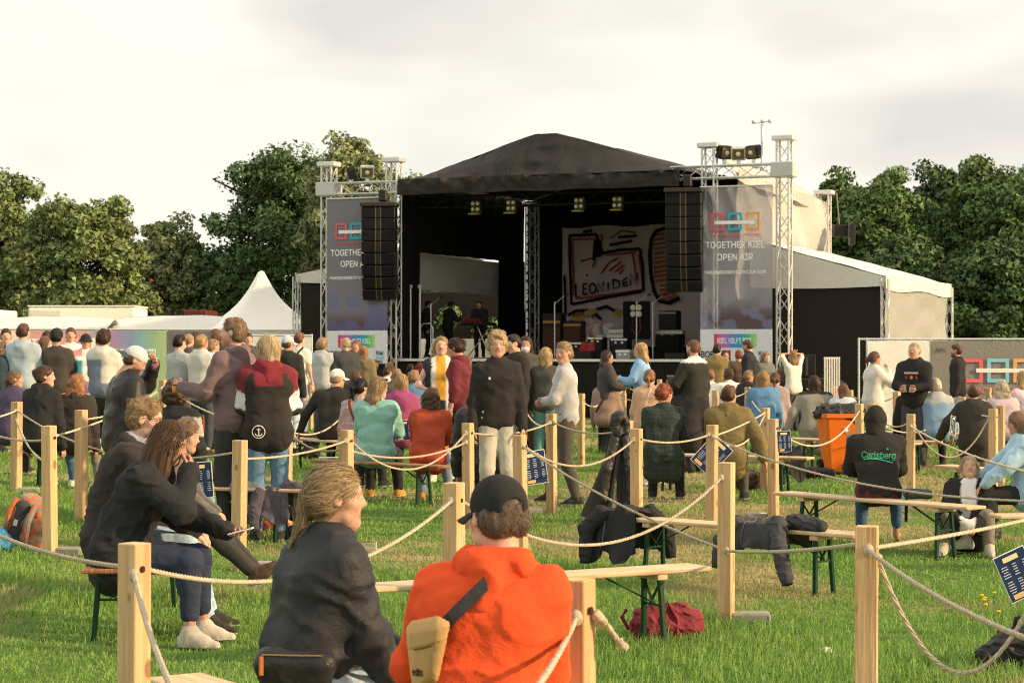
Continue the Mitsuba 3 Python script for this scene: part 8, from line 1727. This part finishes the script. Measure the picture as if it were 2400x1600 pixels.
def stage_gear():
    def box(nm, lab, cat, u0, u1, v0, v1, q, dp, col, extra=None):
        (pa, zt), (pb, zb) = sp2(u0, v0, q), sp2(u1, v1, q); t = Thing(nm, lab, cat); zb = max(zb, FLOOR)
        t.part('cabinet', MB().box([(pa + pb) / 2, q + dp / 2, (zt + zb) / 2], [pb - pa, dp, zt - zb], None, 0.02).get(), 'mat_paint', C(col), to_world=STW)
        if extra: extra(t, pa, pb, zt, zb, q)
    def amp(t, pa, pb, zt, zb, q):
        h = zt - zb; t.part('grille', MB().box([(pa + pb) / 2, q - 0.012, zb + h * 0.36], [(pb - pa) * 0.9, 0.02, h * 0.66]).get(), 'mat_matt', C('#4a342a'), to_world=STW)
        t.part('control_panel', MB().box([(pa + pb) / 2, q - 0.012, zt - h * 0.2], [(pb - pa) * 0.92, 0.02, 0.07]).get(), 'mat_paint', C('#a8783a'), to_world=STW)
    def case(t, pa, pb, zt, zb, q):
        t.part('edge', MB().box([(pa + pb) / 2, q - 0.012, zt - 0.04], [(pb - pa), 0.02, 0.05]).get(), 'mat_alu', to_world=STW)
        for x in (0.3, 0.7): t.part('latch', MB().box([pa + (pb - pa) * x, q - 0.014, zt - 0.12], [0.06, 0.02, 0.05]).get(), 'mat_alu', to_world=STW)
    box('guitar_amplifier', 'tall brown guitar amplifier at the left of the drum kit', 'amplifier', 1271, 1315, 733, 842, 4.0, 0.4, '#1a1516', amp)
    box('guitar_amplifier', 'smaller brown amplifier with an orange panel beside the tall one', 'amplifier', 1319, 1363, 752, 800, 4.0, 0.35, '#1a1516', amp)
    box('flight_case', 'black case under the smaller brown amplifier', 'case', 1317, 1365, 801, 842, 3.9, 0.4, '#17161a', case)
    box('flight_case', 'black case with a red lamp before the drum kit', 'case', 1378, 1412, 789, 842, 3.2, 0.4, '#131316', case)
    box('flight_case', 'black case with a red sign, second before the drum kit', 'case', 1432, 1470, 792, 842, 3.2, 0.4, '#131316', case)
    box('flight_case', 'pale metal case at the front edge of the stage', 'case', 1443, 1476, 819, 842, 0.6, 0.35, '#9a9c9c', case)
    box('bass_amplifier', 'black amplifier with a white line at the right of the stage', 'amplifier', 1543, 1586, 728, 772, 5.4, 0.4, '#161417', lambda t, pa, pb, zt, zb, q: t.part('trim', MB().box([(pa + pb) / 2, q - 0.012, zt - 0.06], [(pb - pa) * 0.95, 0.02, 0.04]).get(), 'mat_paint', C('#c0bcb4'), to_world=STW))
    box('flight_case', 'large black case carrying the right amplifier', 'case', 1535, 1592, 773, 842, 5.4, 0.5, '#121214', case)
    box('stage_monitor', 'black floor monitor at the front of the stage, left', 'loudspeaker', 1338, 1385, 822, 842, 0.7, 0.4, '#1c1b1d'); box('stage_monitor', 'black floor monitor at the front of the stage, right', 'loudspeaker', 1556, 1606, 826, 842, 0.7, 0.4, '#1c1b1d')
    for nm, lab, u0, u1, v, q in (('keyboard', 'white keyboard on the rack before the drum kit', 1426, 1474, 788, 3.6), ('keyboard', 'second white keyboard above the rack', 1430, 1472, 777, 3.8), ('keyboard', 'long keyboard on a stand at the right of the stage', 1526, 1604, 779, 4.0)):
        (pa, z), (pb, _) = sp2(u0, v, q), sp2(u1, v, q); t = Thing(nm, lab, 'keyboard'); t.part('body', MB().box([(pa + pb) / 2, q, z], [pb - pa, 0.32, 0.09], None, 0.01).get(), 'mat_paint', C('#c8c4be'), to_world=STW)
        t.part('keys', MB().box([(pa + pb) / 2, q - 0.12, z + 0.047], [(pb - pa) * 0.9, 0.12, 0.012]).get(), 'mat_paint', C('#e8e6e0'), to_world=STW)
        for x in (pa + 0.05, pb - 0.05): t.part('stand_leg', MB().bar([x, q, FLOOR], [x, q, z - 0.04], 0.018).get(), 'mat_paint', C('#17171a'), to_world=STW)
    q = 4.6; (p, z) = sp2(1408, 800, q); t = Thing('drum_kit', 'drum kit with white bass drum in the middle of the stage', 'drums')
    def drum(nm, c, r_, d, ax, col, head='#d8d4cc'):
        ax = unit(ax); c = np.asarray(c, float); k = t.part(nm, MB().tube([c - ax * d / 2, c + ax * d / 2], r_, 22).get(), 'mat_paint', C(col), to_world=STW)
        t.part('drum_head', MB().tube([c + ax * (d / 2 + 0.001), c + ax * (d / 2 + 0.008)], r_ * 0.95, 22).get(), 'mat_paint', C(head), to_world=STW, under=k)
    drum('bass_drum', [p, q, FLOOR + 0.32], 0.30, 0.4, [0.15, -1, 0], '#d8d6d2', '#e0ded8'); drum('tom', [p - 0.2, q + 0.1, FLOOR + 0.78], 0.15, 0.22, [0, -0.4, 1], '#c8c6c2'); drum('tom', [p + 0.2, q + 0.1, FLOOR + 0.78], 0.16, 0.22, [0, -0.4, 1], '#c8c6c2'); drum('floor_tom', [p + 0.55, q + 0.2, FLOOR + 0.42], 0.22, 0.4, [0, 0, 1], '#c8c6c2'); drum('snare', [p - 0.5, q + 0.2, FLOOR + 0.62], 0.18, 0.14, [0, 0, 1], '#b8b8b8')
    for dx, dz, r_ in ((-0.75, 1.05, 0.22), (-0.35, 1.25, 0.20), (0.5, 1.22, 0.22), (0.85, 1.1, 0.25)):
        c = np.array([p + dx, q + 0.15, FLOOR + dz]); ax = unit([0.1 * dx, -0.45, 1]); t.part('cymbal', MB().tube([c - ax * 0.006, c + ax * 0.006, c + ax * 0.012], [r_, r_, 0.04], 22).get(), 'mat_paint', C('#a8884a'), to_world=STW); t.part('cymbal_stand', MB().bar([p + dx, q + 0.2, FLOOR], c, 0.012).get(), 'mat_alu', to_world=STW)
    q = 3.4; (p, z) = sp2(1492, 728, q); t = Thing('lamp_panel', 'black cloth panel carrying four round white lamps', 'lamp panel'); t.part('panel', MB().box([p, q, z - 0.25], [0.75, 0.04, 1.0], None, 0.01).get(), 'mat_matt', C('#141215'), to_world=STW); t.part('stand', MB().bar([p, q + 0.05, FLOOR], [p, q + 0.05, z], 0.02).get(), 'mat_paint', C('#17171a'), to_world=STW)
    for dx in (-0.085, 0.085):
        for dz in (-0.085, 0.085): t.part('lamp', MB().tube([[p + dx, q - 0.022, z + dz], [p + dx, q - 0.05, z + dz]], 0.075, 16).get(), 'mat_paint', C('#cfc8b8'), to_world=STW)
    for pts in ([(-0.1, -0.25), (-0.12, -0.5), (0.0, -0.62)], [(0.1, -0.2), (0.13, -0.5), (0.02, -0.62)]): t.part('red_braid', MB().tube([[p + a, q - 0.03, z + b] for a, b in pts], 0.02, 6).get(), 'mat_cloth', C('#7c2438'), to_world=STW)
    for u, v0, q, lab in ((1380, 770, 2.6, 'electric guitar with orange neck leaning at the left'), (1398, 810, 2.2, 'red electric guitar lying low before the cases')):
        (p, z) = sp2(u, v0, q); t = Thing('electric_guitar', lab, 'guitar'); t.part('neck', MB().beam([p - 0.12, q, FLOOR + 0.35], [p + 0.05, q + 0.1, FLOOR + 0.95], 0.05, 0.025).get(), 'mat_paint', C('#b86a2c'), to_world=STW); t.part('body', implicit([ell([p - 0.16, q, FLOOR + 0.22], [0.13, 0.03, 0.15]), ell([p - 0.13, q, FLOOR + 0.36], [0.10, 0.028, 0.09])], 0.02), 'mat_paint', C('#9c2c22'), True, to_world=STW)
    for u, q, lab in ((1300, 1.2, 'microphone stand at the left front of the stage'), (1492, 1.4, 'microphone stand at the middle of the stage'), (1530, 1.8, 'brass coloured microphone stand right of the lamps'), (1010, 1.6, 'microphone stand by the crew')):
        p = sp(u, q); t = Thing('microphone_stand', lab, 'stand'); t.part('pole', MB().bar([p, q, FLOOR], [p, q, FLOOR + 1.45], 0.014).get(), 'mat_alu', to_world=STW); t.part('boom', MB().bar([p, q, FLOOR + 1.4], [p + 0.35, q - 0.2, FLOOR + 1.6], 0.010).get(), 'mat_alu', to_world=STW); t.part('microphone', MB().tube([[p + 0.35, q - 0.2, FLOOR + 1.6], [p + 0.45, q - 0.26, FLOOR + 1.62]], [0.018, 0.03], 8).get(), 'mat_paint', C('#26262a'), to_world=STW)
        for a in (0, 2.1, 4.2): t.part('foot', MB().bar([p, q, FLOOR + 0.08], [p + 0.28 * math.cos(a), q + 0.28 * math.sin(a), FLOOR + 0.01], 0.010).get(), 'mat_paint', C('#1c1c1e'), to_world=STW)
    p = sp(1130, 3.6); q = 3.6; t = Thing('mixing_desk', 'keyboard stand with red box at which a crew member works', 'desk'); t.part('top', MB().box([p - 0.1, q, FLOOR + 0.92], [0.9, 0.4, 0.08], None, 0.01).get(), 'mat_paint', C('#1b1a1d'), to_world=STW); t.part('red_box', MB().box([p - 0.25, q - 0.05, FLOOR + 1.02], [0.45, 0.25, 0.1], None, 0.01).get(), 'mat_paint', C('#7c1824'), to_world=STW)
    for x in (-0.45, 0.25): t.part('leg', MB().bar([p + x, q, FLOOR], [p - x * 0.6, q, FLOOR + 0.88], 0.016).get(), 'mat_alu', to_world=STW)
    for u, z1, lab in ((962, 3.35, 'left upright steel pole at the left of the stage'), (984, 3.35, 'second upright steel pole at the left of the stage')):
        p = sp(u, 0.6); t = Thing('steel_pole', lab, 'pole'); t.part('tube', MB().tube([[p, 0.6, 0.0], [p, 0.6, z1]], 0.028, 8).get(), 'mat_alu', smooth=True, to_world=STW); t.part('coupler', MB().box([p, 0.6, z1 - 0.03], [0.09, 0.09, 0.09], None, 0.01).get(), 'mat_alu', to_world=STW)
    p = sp(1000, 1.0); t = Thing('handrail', 'bent steel handrail of the stage stairs', 'handrail'); t.part('rail', MB().tube([[p - 0.18, 1.0, FLOOR], [p - 0.18, 1.0, 2.25], [p - 0.10, 1.0, 2.36], [p + 0.10, 1.0, 2.36], [p + 0.18, 1.0, 2.25], [p + 0.18, 1.0, FLOOR]], 0.022, 8).get(), 'mat_alu', smooth=True, to_world=STW)
stage_gear()
